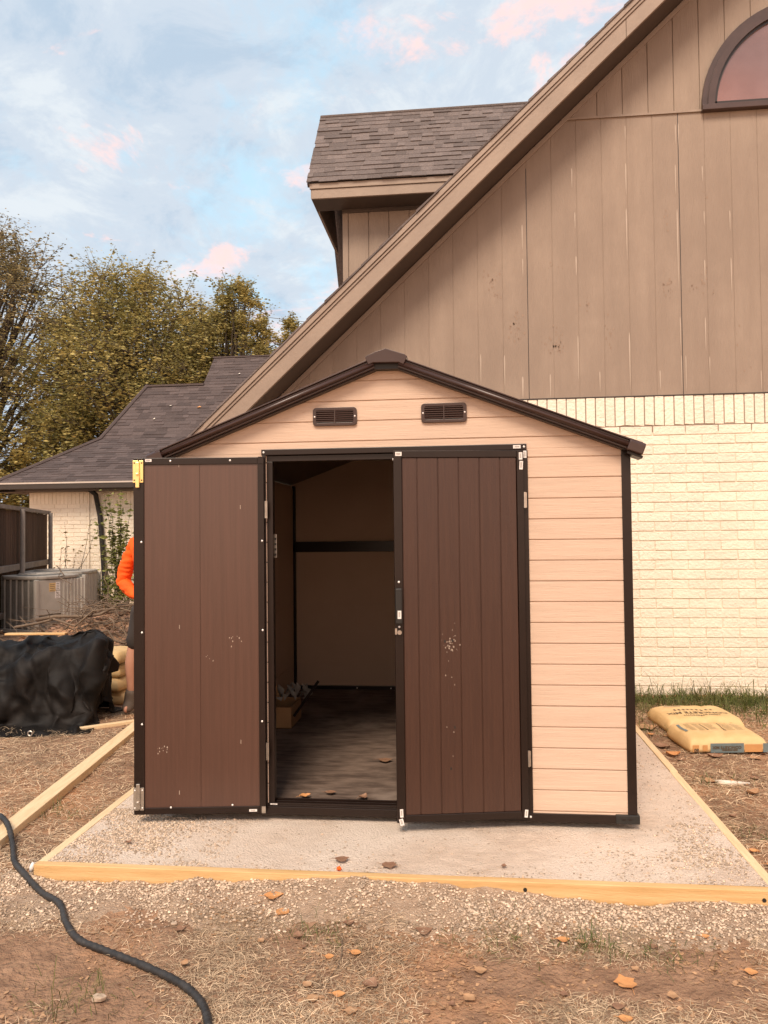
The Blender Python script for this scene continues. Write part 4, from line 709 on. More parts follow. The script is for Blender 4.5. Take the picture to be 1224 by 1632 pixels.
[-1354,-38,69,22,-10,34,14,-12,37,8,-12,38,4,-12,40,0,-11,39,-6,-9,41,9,-12,39,29,-11,31,17,-12,39,15,-10,33,33,13,-11,38,8,-3,44,1,7,42,5,-1,42,0,5,38,-8,13,39,-6,13,42,1,4,44,2,0,36,-10,15,42,-3,5,40,-12,14,40,-9,12,39,-7,11,39,-7,14,36,7,-11,41,-1,2,37,12,-18,40,5,-9,44,-1,-3,44,4,-6,41,3,-7,39,9,-14,41,-2,-2,43,0,-2,45,2,-3,46,5,-5,38,-5,5,41,-5,7,41,-3,2,41,-4,13,41,-5,14,41,-3,10,42,-2,1,44,0,-1,42,-2,7,39,-3,12,35,-1,20,36,16,-1,37,14,0,38,14,-2,38,-4,1,39,-4,0,36,7,-6,29,14,-8,36,12,-13,37,12,-11,39,6,-11,42,-8,-14,40,1,-16,15,5,-16,7,24,-18,-4,25,-21,9,11,-23,10,-8,-25,8,14,-27,0,20,-33],
[-1363,-17,91,27,-9,31,20,-11,34,15,-13,36,5,-11,39,4,-12,39,-6,-10,41,-3,-10,41,28,-10,32,19,-12,37,9,-12,37,32,8,0,39,11,-8,44,2,8,44,6,-2,39,-3,10,36,-12,15,42,-2,8,44,1,2,44,0,5,36,-10,13,41,-5,8,39,-12,14,41,-7,10,40,-5,10,38,-8,14,36,9,-14,42,-2,3,40,9,-15,41,2,-5,44,1,-4,42,3,-7,38,8,-13,42,3,-7,40,2,-9,40,5,-11,42,3,-10,46,-1,8,45,-2,2,42,-1,-1,40,-3,5,41,-4,11,42,-4,8,41,-3,9,43,-1,-3,44,-1,3,41,-2,9,40,-3,14,37,-3,19,35,-1,22,34,12,5,37,13,0,38,-1,0,41,-2,0,38,6,-6,34,11,-9,36,12,-12,38,8,-11,40,5,-12,42,-2,-15,35,-3,-15,13,11,-16,1,26,-20,1,23,-22,11,-3,-25,9,7,-27,0,22,-31,6,15,-29],
[-1373,2,113,29,-8,29,14,-14,34,20,-11,35,21,-8,34,5,-11,39,3,-12,40,-8,-9,41,9,-10,37,25,-10,33,10,-12,39,28,1,12,40,13,-10,46,4,7,43,7,-1,36,-9,15,36,-12,14,43,0,4,45,0,4,43,-4,8,39,-6,10,40,-10,13,40,-9,12,40,-6,8,40,-3,7,38,-6,11,39,9,-13,42,-3,4,41,4,-8,42,1,-6,43,2,-5,38,9,-14,40,6,-12,40,6,-13,39,5,-13,41,4,-10,42,3,-7,47,0,-2,46,-2,1,42,-2,4,40,-4,11,42,-2,7,42,-3,2,43,-2,2,43,-1,1,43,-1,4,42,-2,9,38,-4,16,39,-3,16,35,-3,24,34,-3,25,35,7,9,38,2,1,42,0,-2,40,6,-5,40,6,-9,34,15,-12,40,5,-11,40,5,-12,42,0,-16,29,-1,-15,10,15,-18,-1,27,-19,8,13,-25,10,2,-27,4,19,-29,3,17,-30,5,10,-31],
[-1385,21,135,23,-10,31,18,-13,33,15,-12,35,29,-5,31,24,-9,33,4,-11,39,2,-11,40,-5,-11,41,13,-7,35,22,-11,35,23,-7,25,35,15,-10,46,5,5,44,4,3,32,-14,18,41,-6,10,44,0,3,43,-3,8,42,-6,10,41,-6,10,41,-8,12,42,-7,9,38,-6,8,39,-1,6,40,-2,4,42,4,-7,44,-3,2,41,-2,0,41,1,-5,41,8,-12,39,9,-13,40,7,-13,40,6,-14,40,4,-12,40,4,-10,43,0,-4,45,-5,0,45,5,-3,42,4,-5,42,-2,-2,42,-1,0,42,-2,2,43,-2,5,42,-2,5,43,-1,8,41,-2,9,40,-3,12,38,-4,18,39,-3,18,32,-3,27,33,-4,26,36,-9,18,46,2,-2,41,6,-7,39,11,-12,40,6,-9,40,7,-10,39,7,-11,42,3,-16,24,0,-17,7,19,-21,2,25,-21,10,2,-28,4,20,-30,5,19,-29,0,14,-36,3,14,-32],
[-1361,41,147,-4,-10,40,8,-14,34,14,-13,34,24,-7,33,27,-7,32,23,-8,33,8,-10,38,5,-11,39,-8,-10,41,18,-8,35,27,-8,29,32,10,-4,46,8,1,43,-1,10,33,-14,17,44,-2,8,44,-2,5,43,-6,10,41,-5,8,40,-6,11,40,-7,11,42,-4,8,40,-7,10,40,-3,7,41,1,-2,43,-2,-2,42,-2,-3,44,-1,3,42,3,-6,42,6,-9,42,7,-11,40,6,-12,39,6,-14,40,6,-11,41,0,-8,42,-1,-4,42,7,-12,43,7,-8,42,2,-6,43,0,-4,42,0,-4,42,-1,-1,43,-1,3,42,-1,5,44,-2,5,40,-2,13,40,-3,14,39,-3,15,38,-4,18,37,-4,19,33,-5,26,31,-7,28,42,0,5,43,2,-3,43,3,-3,41,4,-5,43,4,-7,40,7,-9,39,4,-14,19,8,-22,6,17,-25,8,14,-26,3,19,-31,1,17,-35,-2,11,-40,1,10,-38,1,5,-43],
[-1330,38,152,-6,-2,42,-4,-9,38,-4,-1,40,12,-12,37,21,-10,34,28,-7,32,29,-2,31,6,-11,38,-6,-9,38,1,-12,42,25,-9,33,38,5,5,43,11,-3,41,-6,15,37,-10,15,46,-2,6,44,-4,8,41,-7,10,40,-7,10,40,-3,9,41,-6,11,40,-4,10,41,-4,10,43,-4,7,42,4,-12,42,1,-15,44,1,-8,42,0,2,43,1,-1,44,2,1,44,2,-2,42,3,-7,41,4,-12,39,6,-12,41,3,-9,40,6,-12,42,8,-13,44,-1,-5,38,8,-14,42,2,-9,43,1,-3,42,0,-2,42,-1,1,44,0,1,45,-1,2,39,-3,16,39,-3,15,39,-4,16,38,-3,18,36,-4,20,33,-6,26,32,-5,26,41,-2,7,42,3,-4,42,2,-2,42,2,-2,44,2,0,43,1,-2,39,2,-6,17,10,-22,4,18,-34,2,16,-36,-1,9,-40,1,2,-42,1,5,-43,0,8,-42,-2,16,-35],
[-1293,37,158,-7,0,42,-5,-5,40,-10,8,39,-2,-5,41,3,-10,40,15,-11,37,23,-8,34,27,-1,30,3,-9,38,-5,-10,41,24,-9,32,32,-4,21,42,12,-5,40,-9,18,40,-6,12,45,-4,8,43,-8,10,42,-5,9,40,-7,11,41,-2,7,41,-1,6,42,-1,6,41,-1,1,42,0,4,41,2,-16,44,1,-15,45,0,-6,42,0,-2,43,2,-2,43,1,-2,45,2,1,42,2,-1,43,1,-1,41,2,-5,42,3,-8,41,6,-12,43,3,-8,43,0,-6,37,9,-17,40,6,-10,42,1,-5,42,2,-6,42,3,-6,44,0,0,45,-1,-1,42,-1,8,37,-4,19,37,-4,19,38,-4,19,36,-4,20,34,-5,25,33,-5,26,38,-4,14,42,2,-2,41,4,-7,42,3,-4,43,2,-6,42,2,-6,41,1,1,16,8,-19,0,8,-39,-1,4,-42,-1,8,-41,0,10,-41,1,10,-39,0,0,-43,2,3,-43],
[-1272,20,169,6,10,39,-2,9,39,-14,-1,39,-5,-2,38,-1,1,43,-2,-2,42,3,-9,40,17,-8,36,25,-2,33,-3,-8,39,27,-9,29,19,-9,34,42,10,-2,41,-11,20,41,-4,10,43,-8,11,45,-4,7,42,-4,5,42,-1,1,42,1,0,42,0,5,43,-1,1,39,-1,-2,42,0,7,42,1,-15,44,1,-14,45,1,-5,42,0,-5,43,2,-5,44,1,-2,43,2,-1,43,2,0,42,1,0,42,1,0,43,1,0,43,1,0,44,2,-5,41,3,-11,36,9,-17,41,4,-8,41,5,-11,41,3,-9,42,2,-4,44,0,-1,44,1,-1,43,-1,5,39,-3,14,38,-4,18,37,-4,21,36,-4,21,34,-5,24,34,-5,24,36,-5,20,41,1,3,41,4,-8,41,4,-8,41,4,-8,41,3,-5,42,1,0,17,6,-28,4,5,-34,-6,5,-40,-2,8,-41,1,10,-41,2,8,-41,4,3,-42,4,1,-43],
[-1266,-3,181,5,12,40,14,14,33,-14,-2,30,-2,-2,43,1,3,43,3,7,43,0,5,42,-3,1,43,5,-4,40,22,-3,33,14,-8,30,7,-11,39,45,-2,15,46,-5,13,42,-1,6,45,-1,0,45,-2,-1,41,-2,2,42,0,-3,41,2,2,42,-1,-1,43,-1,4,42,-2,0,42,0,0,44,1,-8,45,0,-8,42,0,-10,42,1,-8,44,2,-2,42,1,-4,43,2,2,42,1,-3,43,1,0,42,2,0,42,1,1,42,0,4,43,2,2,42,3,-7,40,6,-12,39,6,-13,41,4,-10,42,3,-7,42,1,-4,43,1,-1,43,0,0,43,0,2,41,-1,7,39,-4,16,37,-4,22,36,-5,22,35,-4,22,34,-5,24,34,-5,24,40,-2,9,41,4,-7,40,6,-12,40,6,-10,41,3,-3,40,1,-1,18,5,-32,3,4,-39,-4,5,-35,4,9,-40,5,6,-40,6,-1,-39,4,3,-42,4,4,-43],
[-1244,7,176,12,4,39,8,7,42,-7,10,34,-11,1,35,6,-2,43,4,2,44,4,2,44,1,3,43,-2,7,42,-5,6,35,17,-6,31,-3,-7,51,47,-5,16,49,-1,-3,44,-1,2,42,0,-1,43,-2,1,43,-1,-2,42,1,1,41,0,0,43,-1,-1,44,-2,1,43,-1,2,42,-1,-2,44,1,-2,44,0,-8,40,0,-12,42,1,-9,44,1,-4,43,2,1,42,1,-2,42,2,0,43,1,-1,42,1,2,41,0,7,42,1,8,43,2,-1,42,2,-4,41,4,-8,41,3,-8,41,5,-8,42,3,-8,42,3,-6,42,2,-5,43,0,-1,42,0,4,42,-1,5,41,-2,12,38,-4,19,36,-5,23,35,-4,23,35,-5,23,33,-5,25,37,-4,16,41,2,-3,37,9,-17,41,6,-12,41,3,-1,33,1,-11,25,0,-27,4,6,-37,7,2,-35,5,7,-40,5,4,-40,3,3,-41,2,4,-42,3,5,-42],
[-1225,27,164,5,6,42,-2,6,42,0,5,41,3,2,41,-16,5,40,-6,-3,44,2,-2,44,11,7,40,12,6,40,3,4,42,0,0,37,-1,-3,43,43,-3,13,47,-2,0,44,-2,-1,42,-1,1,42,0,-1,42,0,0,42,0,0,43,-1,0,44,-1,0,43,-2,2,43,-1,-1,43,-1,-1,43,0,-1,42,0,-9,41,0,-11,41,1,-8,43,2,-6,43,1,-1,43,2,0,43,1,1,41,2,3,42,1,5,43,0,3,40,0,9,43,2,-3,43,3,0,43,1,2,42,0,-1,42,1,-3,42,3,-7,41,5,-9,41,1,-5,43,-2,-1,42,8,-4,42,-1,6,42,-1,7,38,-4,17,38,-4,19,34,-4,23,34,-5,24,34,-5,25,35,-5,22,41,0,3,33,9,-20,41,7,-14,40,2,-3,37,-3,-12,21,3,-30,14,5,-32,5,6,-40,3,5,-42,4,4,-42,1,5,-42,1,4,-43,0,3,-43],
[-1239,49,158,4,4,42,4,6,43,4,5,43,3,0,43,2,-3,44,7,-1,40,-9,8,39,-4,7,39,5,3,43,2,6,40,10,-1,38,4,2,42,39,-2,17,44,-1,1,43,-1,0,42,-2,0,43,-1,2,42,-1,2,43,-1,1,44,-1,1,44,0,-3,43,-1,-2,42,-1,-1,42,-1,0,42,0,0,43,0,-5,41,0,-12,41,1,-9,41,1,-6,43,2,-1,43,1,-2,43,2,-1,42,2,0,42,1,3,42,0,9,41,0,8,43,3,-1,44,2,2,41,2,-1,43,-1,0,42,0,5,43,1,-3,43,0,-3,41,2,-4,42,3,-15,43,4,2,40,0,13,40,-1,10,41,-1,8,37,-4,17,36,-4,22,35,-4,23,34,-5,25,33,-5,25,39,-3,11,32,10,-23,40,7,-14,42,-2,-5,37,-1,-12,22,5,-34,4,1,-41,4,1,-43,3,0,-44,2,-2,-43,2,7,-42,1,6,-41,2,6,-42],
[-1270,60,158,2,5,43,4,5,43,4,6,42,8,2,43,10,3,44,23,2,33,16,3,34,6,6,42,2,5,42,-2,6,42,-8,3,40,9,3,38,30,0,26,42,-1,2,42,1,0,43,-2,0,43,-2,0,43,-3,0,43,-1,0,44,0,0,44,-1,0,42,-1,0,42,0,0,42,-1,0,43,0,0,42,0,-2,41,0,-9,41,1,-10,41,1,-10,42,1,-4,43,2,-1,43,2,1,42,2,0,43,2,0,41,-1,11,41,1,9,42,2,-1,44,3,11,42,0,-1,43,0,-11,42,0,6,43,0,-6,43,1,0,43,0,5,44,3,-13,46,3,-16,41,0,8,38,-1,19,37,-1,21,37,-3,19,38,-4,19,32,-4,26,37,-3,22,30,-6,31,39,-5,19,39,3,-18,37,10,-19,40,-3,-4,23,2,-30,4,-4,-43,5,-4,-43,5,-2,-43,7,1,-43,2,-3,-42,3,-3,-44,8,-1,-42,8,5,-43],
[-1284,85,156,8,3,41,11,6,41,14,1,40,17,0,40,17,0,41,11,8,37,13,7,35,-2,5,40,-7,6,43,-7,3,41,10,2,38,21,2,36,13,6,36,41,0,8,43,2,-1,42,-1,0,43,-3,0,45,-3,0,42,-2,0,43,-1,0,44,0,0,42,-1,0,43,0,0,42,-1,0,42,0,0,42,-1,0,40,0,-14,41,2,-10,43,2,-4,42,1,-3,42,2,-3,42,2,-1,42,1,2,42,1,0,42,0,11,41,0,10,43,2,-6,44,0,3,39,2,3,43,1,-5,45,0,4,42,1,-4,44,0,4,41,0,-4,46,1,-1,45,4,-9,42,1,1,39,-1,17,38,-2,20,36,-2,21,37,-5,22,34,-3,26,33,-3,29,30,-5,30,41,-2,7,44,-2,-2,46,0,-6,21,6,-36,18,3,-36,9,-4,-41,1,-4,-42,2,-2,-43,-1,-2,-44,4,-3,-43,6,-4,-45,-1,-8,-42,5,-8,-42],
[-1267,108,148,16,-3,38,15,-1,38,18,-4,38,14,1,39,-2,7,39,-1,12,39,-3,9,42,-3,6,41,3,6,41,13,2,40,12,4,37,16,5,38,7,7,39,38,2,18,43,2,-3,43,-1,0,44,-3,0,44,-4,0,43,-2,0,43,-1,0,42,0,0,43,-1,0,42,-1,0,42,0,0,43,0,0,42,-1,0,41,0,-10,41,1,-13,41,4,-12,42,2,-1,42,1,1,42,1,2,41,1,2,42,1,2,42,0,9,42,0,5,43,1,-1,42,0,13,37,2,-14,46,1,0,46,1,1,41,0,1,44,0,1,42,0,3,42,1,-11,46,1,3,40,0,11,39,1,15,35,-3,23,36,-3,22,36,-4,23,36,-2,25,33,-2,31,39,-1,13,42,-2,0,43,-1,-1,45,1,2,16,3,-37,4,2,-44,6,-4,-43,8,-4,-42,6,-3,-43,8,-1,-42,7,-4,-43,6,-7,-47,7,-7,-45,9,-9,-41],
[-1235,113,133,13,-9,36,18,2,39,13,5,39,-3,11,40,4,7,41,-5,10,41,-3,10,42,1,6,42,10,2,39,-5,8,39,13,5,39,18,6,37,7,8,42,32,5,28,42,2,-5,43,-2,0,45,-4,1,44,-3,0,43,-2,0,42,-1,0,43,-1,-1,42,-1,0,42,-1,0,42,0,0,42,-1,0,43,0,0,42,-1,-5,41,1,-19,42,2,1,38,4,-12,42,1,3,42,1,1,41,1,5,42,1,1,42,1,6,42,0,3,45,1,7,41,-1,14,37,2,-18,46,1,-3,46,2,-1,40,0,3,43,0,-3,43,0,5,42,1,-4,43,0,-1,38,-1,21,37,-2,22,36,-2,22,37,-3,21,36,-3,24,37,-2,24,38,1,21,42,0,7,41,-2,0,44,-1,1,40,-2,-10,33,-1,-26,13,-6,-41,8,-3,-42,7,-3,-43,9,-6,-41,10,-2,-42,7,-5,-44,6,-8,-48,1,-2,-49,3,-5,-42],
[-1215,112,117,22,4,36,11,10,38,5,8,42,0,8,43,-1,9,42,-4,9,41,-6,9,44,-10,6,43,0,5,37,14,7,38,6,7,39,20,7,37,12,9,44,27,7,36,40,1,-6,44,-3,2,47,-4,3,43,-4,-1,42,-1,-3,42,-1,3,42,-1,-3,42,-1,0,42,-1,0,42,-1,0,42,0,1,43,-1,1,43,-1,-1,42,0,-14,38,3,-17,40,4,2,40,2,-8,43,0,3,41,1,1,42,1,6,42,1,6,42,0,6,42,0,15,43,0,6,39,1,-19,45,2,-5,45,2,0,41,1,7,42,-1,-5,42,-1,-6,42,1,2,37,-1,19,38,-2,22,39,0,19,39,-2,15,40,-3,16,44,-6,10,40,-5,12,33,5,23,38,0,13,40,5,14,49,-4,-3,21,-14,-32,33,-3,-19,28,1,-31,23,-3,-34,14,-8,-39,8,-6,-41,4,-7,-40,3,-5,-43,2,-3,-48,1,-2,-49,1,0,-45],
[-1188,125,98,3,15,39,-6,11,40,-8,1,43,3,9,44,-2,8,43,-7,6,42,-7,10,42,-1,10,43,19,6,37,5,10,39,18,7,38,15,8,40,15,10,45,23,9,41,41,0,-3,45,-4,2,47,-5,8,41,-3,-9,42,-2,0,42,0,2,42,-2,-2,42,-1,1,42,-1,2,42,0,-3,41,-1,10,43,1,-2,42,-1,-6,41,0,-10,42,1,-7,36,5,-18,42,1,10,42,0,-14,42,0,6,43,3,-2,42,1,8,42,0,9,42,-3,2,41,3,12,42,0,-6,43,3,-7,44,2,-2,41,0,3,42,0,-5,41,-1,6,38,-1,12,38,-2,20,41,0,12,43,1,9,42,-4,4,43,-12,2,40,-13,7,35,9,26,39,-2,10,38,-2,11,31,6,13,45,3,-3,26,-16,-24,14,-20,-27,31,-11,-22,24,6,-32,18,10,-35,21,0,-36,7,-5,-37,5,-6,-39,5,-5,-43,2,-6,-44,3,-2,-44],
[-1199,147,83,-12,8,41,-14,4,42,-3,8,42,4,9,45,4,10,43,5,11,40,6,10,40,13,8,41,11,7,39,11,9,40,12,8,39,12,8,42,14,13,44,19,11,45,40,1,8,46,-4,-1,47,-6,7,41,-3,-8,42,-2,0,42,-1,1,43,0,0,43,-1,0,41,-2,2,42,-2,0,42,-2,-6,39,-1,-13,38,-4,-9,41,6,2,41,1,-7,40,6,2,44,1,-6,43,0,3,41,1,-6,43,3,4,43,2,3,41,-3,-4,43,-2,5,42,-1,2,42,3,5,41,5,4,43,1,2,42,1,-1,41,-2,3,40,0,5,41,-2,11,42,-2,3,42,-5,2,40,-8,1,38,-14,1,42,-10,5,41,8,23,40,1,15,34,-11,10,34,-2,9,39,4,4,42,5,0,22,-13,-20,20,-12,-24,18,-13,-25,15,-16,-27,19,-2,-32,17,9,-36,17,10,-35,11,5,-34,8,0,-37,7,-3,-37,5,-5,-39],
[-1225,161,67,-12,8,44,-3,11,42,6,10,41,11,9,43,12,9,43,15,6,41,14,5,40,12,8,41,11,9,40,11,9,39,12,7,39,12,9,40,7,15,46,5,18,46,36,4,21,44,-3,0,45,-5,1,44,-3,-1,43,-2,2,42,-2,-3,44,-2,-4,43,-3,-7,41,-5,-7,38,-9,-11,41,-6,-11,40,-1,-7,38,4,-6,39,0,-3,39,11,3,41,7,3,44,4,7,46,1,6,42,2,2,44,3,1,43,0,-9,41,-3,-9,43,-2,3,42,0,6,42,2,5,42,3,4,42,1,3,42,1,3,43,0,0,41,-6,1,42,-7,-2,40,-10,0,39,-11,0,38,-13,1,40,-4,5,40,6,18,45,-1,14,32,-14,14,34,-8,8,37,10,9,41,4,1,42,6,3,29,-11,-14,20,-15,-26,17,-14,-27,-4,-11,-29,15,-14,-31,15,-11,-30,20,6,-34,15,15,-34,13,14,-34,7,4,-34,7,6,-32],
[-1242,179,51,7,11,45,8,11,43,11,9,40,14,7,42,18,3,43,19,2,42,13,8,40,7,11,40,10,11,40,11,9,40,7,10,40,5,12,40,0,14,42,11,16,44,24,13,39,47,-4,0,43,-4,-1,43,-4,-3,40,-6,-8,43,-6,-10,45,-6,-9,41,-10,-13,42,-4,-9,39,-7,-10,39,-9,-12,41,-4,-8,41,7,-1,41,-2,-5,38,7,0,41,8,3,42,8,7,45,4,9,44,4,6,41,7,4,44,3,-1,44,-1,-2,42,-1,-2,43,-3,-1,42,-2,0,42,-3,0,43,-1,1,42,-1,1,43,0,1,40,-10,-2,41,-9,0,40,-9,-1,40,-8,1,41,-3,7,40,1,12,40,-1,11,34,-15,12,31,-13,15,36,9,11,41,5,4,40,7,3,41,7,2,34,-8,-10,18,-21,-25,21,-13,-26,13,-19,-27,-18,-1,-30,14,-14,-33,12,-16,-31,22,6,-34,21,15,-34,7,16,-32,6,11,-33],
[-1223,197,35,11,9,46,12,9,44,13,7,40,16,4,42,15,4,44,12,8,41,8,11,38,10,12,41,9,14,42,2,11,39,-1,9,40,0,12,40,15,10,38,2,14,41,25,13,28,45,-7,2,41,-9,-4,42,-3,-4,39,-6,-7,35,-14,-14,47,-5,-9,48,-3,-8,41,-7,-12,41,-4,-7,39,-4,-9,39,-7,-11,42,-2,-5,43,1,-3,41,-1,-2,42,5,3,41,8,5,44,7,8,43,9,8,42,5,3,42,-3,1,42,-4,-2,42,1,-2,44,-1,-2,43,0,-1,42,0,1,44,0,1,43,1,1,42,-4,0,39,-12,-1,41,-5,0,44,-6,0,43,1,4,41,-3,7,40,-7,11,29,-16,14,29,-15,14,35,9,13,39,4,8,41,4,3,41,8,4,36,13,4,39,-5,-9,12,-25,-24,25,-18,-24,30,-13,-23,-16,-10,-31,-17,-6,-33,10,-18,-32,19,-12,-34,26,6,-33,19,13,-32,4,17,-33],
[-1194,210,23,15,3,45,9,12,43,13,7,41,10,9,43,-1,11,42,19,5,38,9,12,40,2,16,43,-8,13,41,-2,12,39,9,10,39,20,4,37,-2,12,40,-3,13,36,36,-5,9,40,-9,1,40,-6,-1,40,6,0,42,-2,-3,35,-19,-15,41,-9,-13,47,-5,-9,46,1,-7,39,-6,-10,41,-1,-6,41,1,-3,42,-2,-4,42,-2,-5,40,-4,-9,42,3,3,41,6,4,43,8,7,45,6,6,43,0,1,41,-5,0,41,-6,0,43,-2,-2,44,3,-4,43,1,-2,42,-3,1,43,7,3,43,0,1,41,-9,0,42,-7,-1,42,-5,0,46,-2,1,46,-3,1,40,-8,5,29,-17,17,26,-19,19,36,9,13,34,11,12,41,-4,2,42,2,3,43,6,5,29,22,6,40,0,-6,15,-24,-23,12,-25,-25,35,-12,-22,13,-17,-25,-19,0,-33,-17,-10,-36,7,-19,-33,24,-9,-32,29,5,-30,16,11,-32],
[-1174,232,22,21,-5,35,7,12,41,5,12,39,-4,12,42,14,7,42,18,7,39,2,14,39,-13,14,43,0,14,41,14,11,38,7,8,38,-6,8,40,-13,7,38,24,7,22,31,-17,3,43,-1,1,37,-12,-3,41,3,1,39,8,-2,35,-19,-13,40,-17,-15,48,-1,-8,43,-3,-8,41,3,-6,41,-1,-6,41,-3,-6,42,2,-3,41,1,-2,41,3,-1,42,1,-1,42,1,1,43,3,3,46,2,4,43,0,1,41,-7,0,40,-9,0,43,-1,-3,44,4,-3,43,-1,-3,42,-4,1,43,6,2,41,4,1,43,-6,0,43,-6,1,41,-8,0,46,-6,1,47,-6,2,37,-15,9,24,-16,18,34,5,16,30,15,19,40,-2,4,42,-6,0,42,-1,2,41,8,4,26,24,7,40,6,-2,19,-22,-21,3,-28,-26,29,-16,-22,31,-11,-21,1,-19,-29,-21,5,-36,-12,-10,-34,3,-17,-32,27,-7,-30,29,3,-32],
[-1180,241,40,39,5,12,3,15,31,1,12,39,12,7,40,7,11,42,5,11,40,-14,8,39,4,15,42,16,13,40,-2,12,40,-14,4,39,-17,-5,39,14,17,28,36,-3,11,29,-18,1,40,-3,1,39,-2,-1,37,-11,-1,40,10,-3,40,-7,-9,38,-19,-17,43,-9,-9,43,2,-4,38,-8,-7,41,7,-6,41,4,-5,42,2,-3,42,1,-2,42,-1,-1,42,-1,-2,42,1,0,44,-2,3,46,0,4,44,3,1,41,-3,0,40,-8,-2,42,-4,-2,44,3,-4,42,-4,0,41,2,-1,42,3,0,41,9,2,45,-5,3,43,-13,0,38,-14,1,41,-12,4,47,-7,3,34,-17,15,35,8,14,27,17,22,37,6,10,41,-13,0,44,-5,-1,39,-5,-1,40,12,4,26,25,7,38,11,0,24,-18,-18,-3,-28,-23,20,-20,-22,36,-9,-20,26,-19,-26,-14,-12,-33,-20,10,-34,-12,-14,-32,5,-17,-33,29,-5,-32],
[-1179,258,23,25,7,27,30,14,23,6,12,37,-7,12,38,-2,10,41,0,10,40,6,12,40,8,12,40,-8,10,41,-17,0,40,-15,-5,37,3,13,32,32,11,19,28,-17,5,36,-13,-1,36,-6,2,36,3,0,39,-11,-1,40,0,-2,43,7,-8,39,-15,-14,37,-15,-11,42,-3,-4,41,1,-3,38,-8,-7,41,0,-5,41,2,-3,42,0,-2,43,0,-2,42,-1,-2,41,-3,3,44,3,0,46,6,2,45,2,1,43,4,-3,40,-8,-4,42,-4,-1,42,-2,-1,42,3,1,40,5,0,42,2,0,43,4,1,43,-8,4,45,-16,-1,32,-20,3,39,-11,2,45,-6,6,42,3,15,29,15,23,34,13,16,38,-9,4,42,-12,-2,45,-5,-2,37,-6,-1,38,14,3,25,24,6,36,16,2,29,-13,-14,-3,-27,-21,7,-23,-21,36,-11,-22,35,-14,-24,8,-22,-28,-18,-3,-31,-22,9,-34,-14,-14,-35,14,-16,-33],
[-1179,281,38,29,2,-6,11,18,29,16,13,35,4,11,39,1,11,40,1,11,40,-2,11,39,-13,5,40,-18,-6,39,-17,-7,39,-2,14,33,22,17,25,39,-1,11,21,-26,1,39,-4,1,32,-11,3,37,0,3,38,-2,-2,39,-10,-3,43,10,-6,39,-2,-12,37,-15,-11,40,-9,-7,41,-4,-4,41,0,-3,39,-8,-6,41,-6,-3,42,-2,-1,42,-1,-1,42,-2,0,41,1,-2,41,9,0,47,1,3,46,11,-2,46,4,-5,42,-4,-3,39,-10,-1,42,1,0,41,4,1,41,2,3,42,2,1,40,-3,2,43,-10,4,43,-14,-4,35,-17,2,42,-7,3,44,3,10,32,13,23,36,11,15,40,1,9,36,-14,3,43,-10,-1,43,-5,-2,37,-5,1,32,18,3,29,22,5,32,19,2,34,-10,-11,1,-24,-20,-5,-25,-21,31,-14,-21,36,-9,-23,23,-21,-26,-1,-20,-27,-23,0,-34,-24,8,-36,-11,-13,-33],
[-1199,282,26,30,20,-1,27,19,17,13,14,36,6,13,42,-2,12,41,-5,9,40,-15,1,39,-17,-10,36,-17,-10,38,-7,10,37,17,20,27,30,13,20,40,-11,7,16,-30,-2,39,-4,3,31,-10,3,39,-3,3,35,8,-1,34,-17,-4,46,2,-3,40,13,-9,39,-3,-8,38,-12,-9,39,-10,-8,41,-6,-5,42,-1,-3,40,-7,-4,40,-8,-3,42,-6,-2,42,-4,-1,39,7,0,42,0,5,45,14,-1,49,7,-4,47,1,-6,43,1,-3,40,-13,0,42,-5,-2,42,2,1,41,0,4,39,8,2,40,-6,6,47,-3,-2,37,-16,0,42,-5,6,42,-1,7,35,5,15,36,7,14,38,6,10,38,-10,5,41,-8,5,38,-13,-1,42,-5,-1,38,-2,0,32,20,4,26,23,6,29,20,3,37,-6,-10,9,-24,-18,-13,-24,-21,18,-17,-21,37,-5,-21,22,-21,-25,19,-20,-27,-4,-18,-30,-26,3,-35,-21,10,-34],
[-1219,301,30,26,20,0,27,16,11,16,17,25,9,15,39,-3,10,42,-14,-5,38,-17,-11,36,-17,-9,36,-9,4,36,19,18,29,13,20,27,38,6,14,38,-16,5,14,-32,-2,38,-6,2,32,-11,4,38,-4,2,34,13,-1,30,-17,-3,43,-7,-3,44,7,-5,39,10,-8,40,1,-7,40,-8,-6,40,-9,-8,40,-6,-6,42,-5,-5,41,-5,-3,41,-7,-2,41,-7,-1,42,-6,1,42,6,2,43,15,-1,48,5,-4,46,-5,-4,42,2,-4,41,-13,-1,45,-6,-3,42,2,2,42,3,3,41,4,4,40,2,6,44,-1,3,41,-5,4,39,-10,4,37,1,10,37,5,13,37,8,11,40,-5,5,41,-5,6,35,-15,3,37,-14,0,41,-5,-1,39,4,0,33,20,4,18,26,8,31,19,3,38,-4,-9,18,-21,-17,-14,-24,-21,3,-23,-21,32,-3,-20,25,-16,-22,15,-21,-27,19,-17,-28,-5,-14,-30,-23,-2,-33],
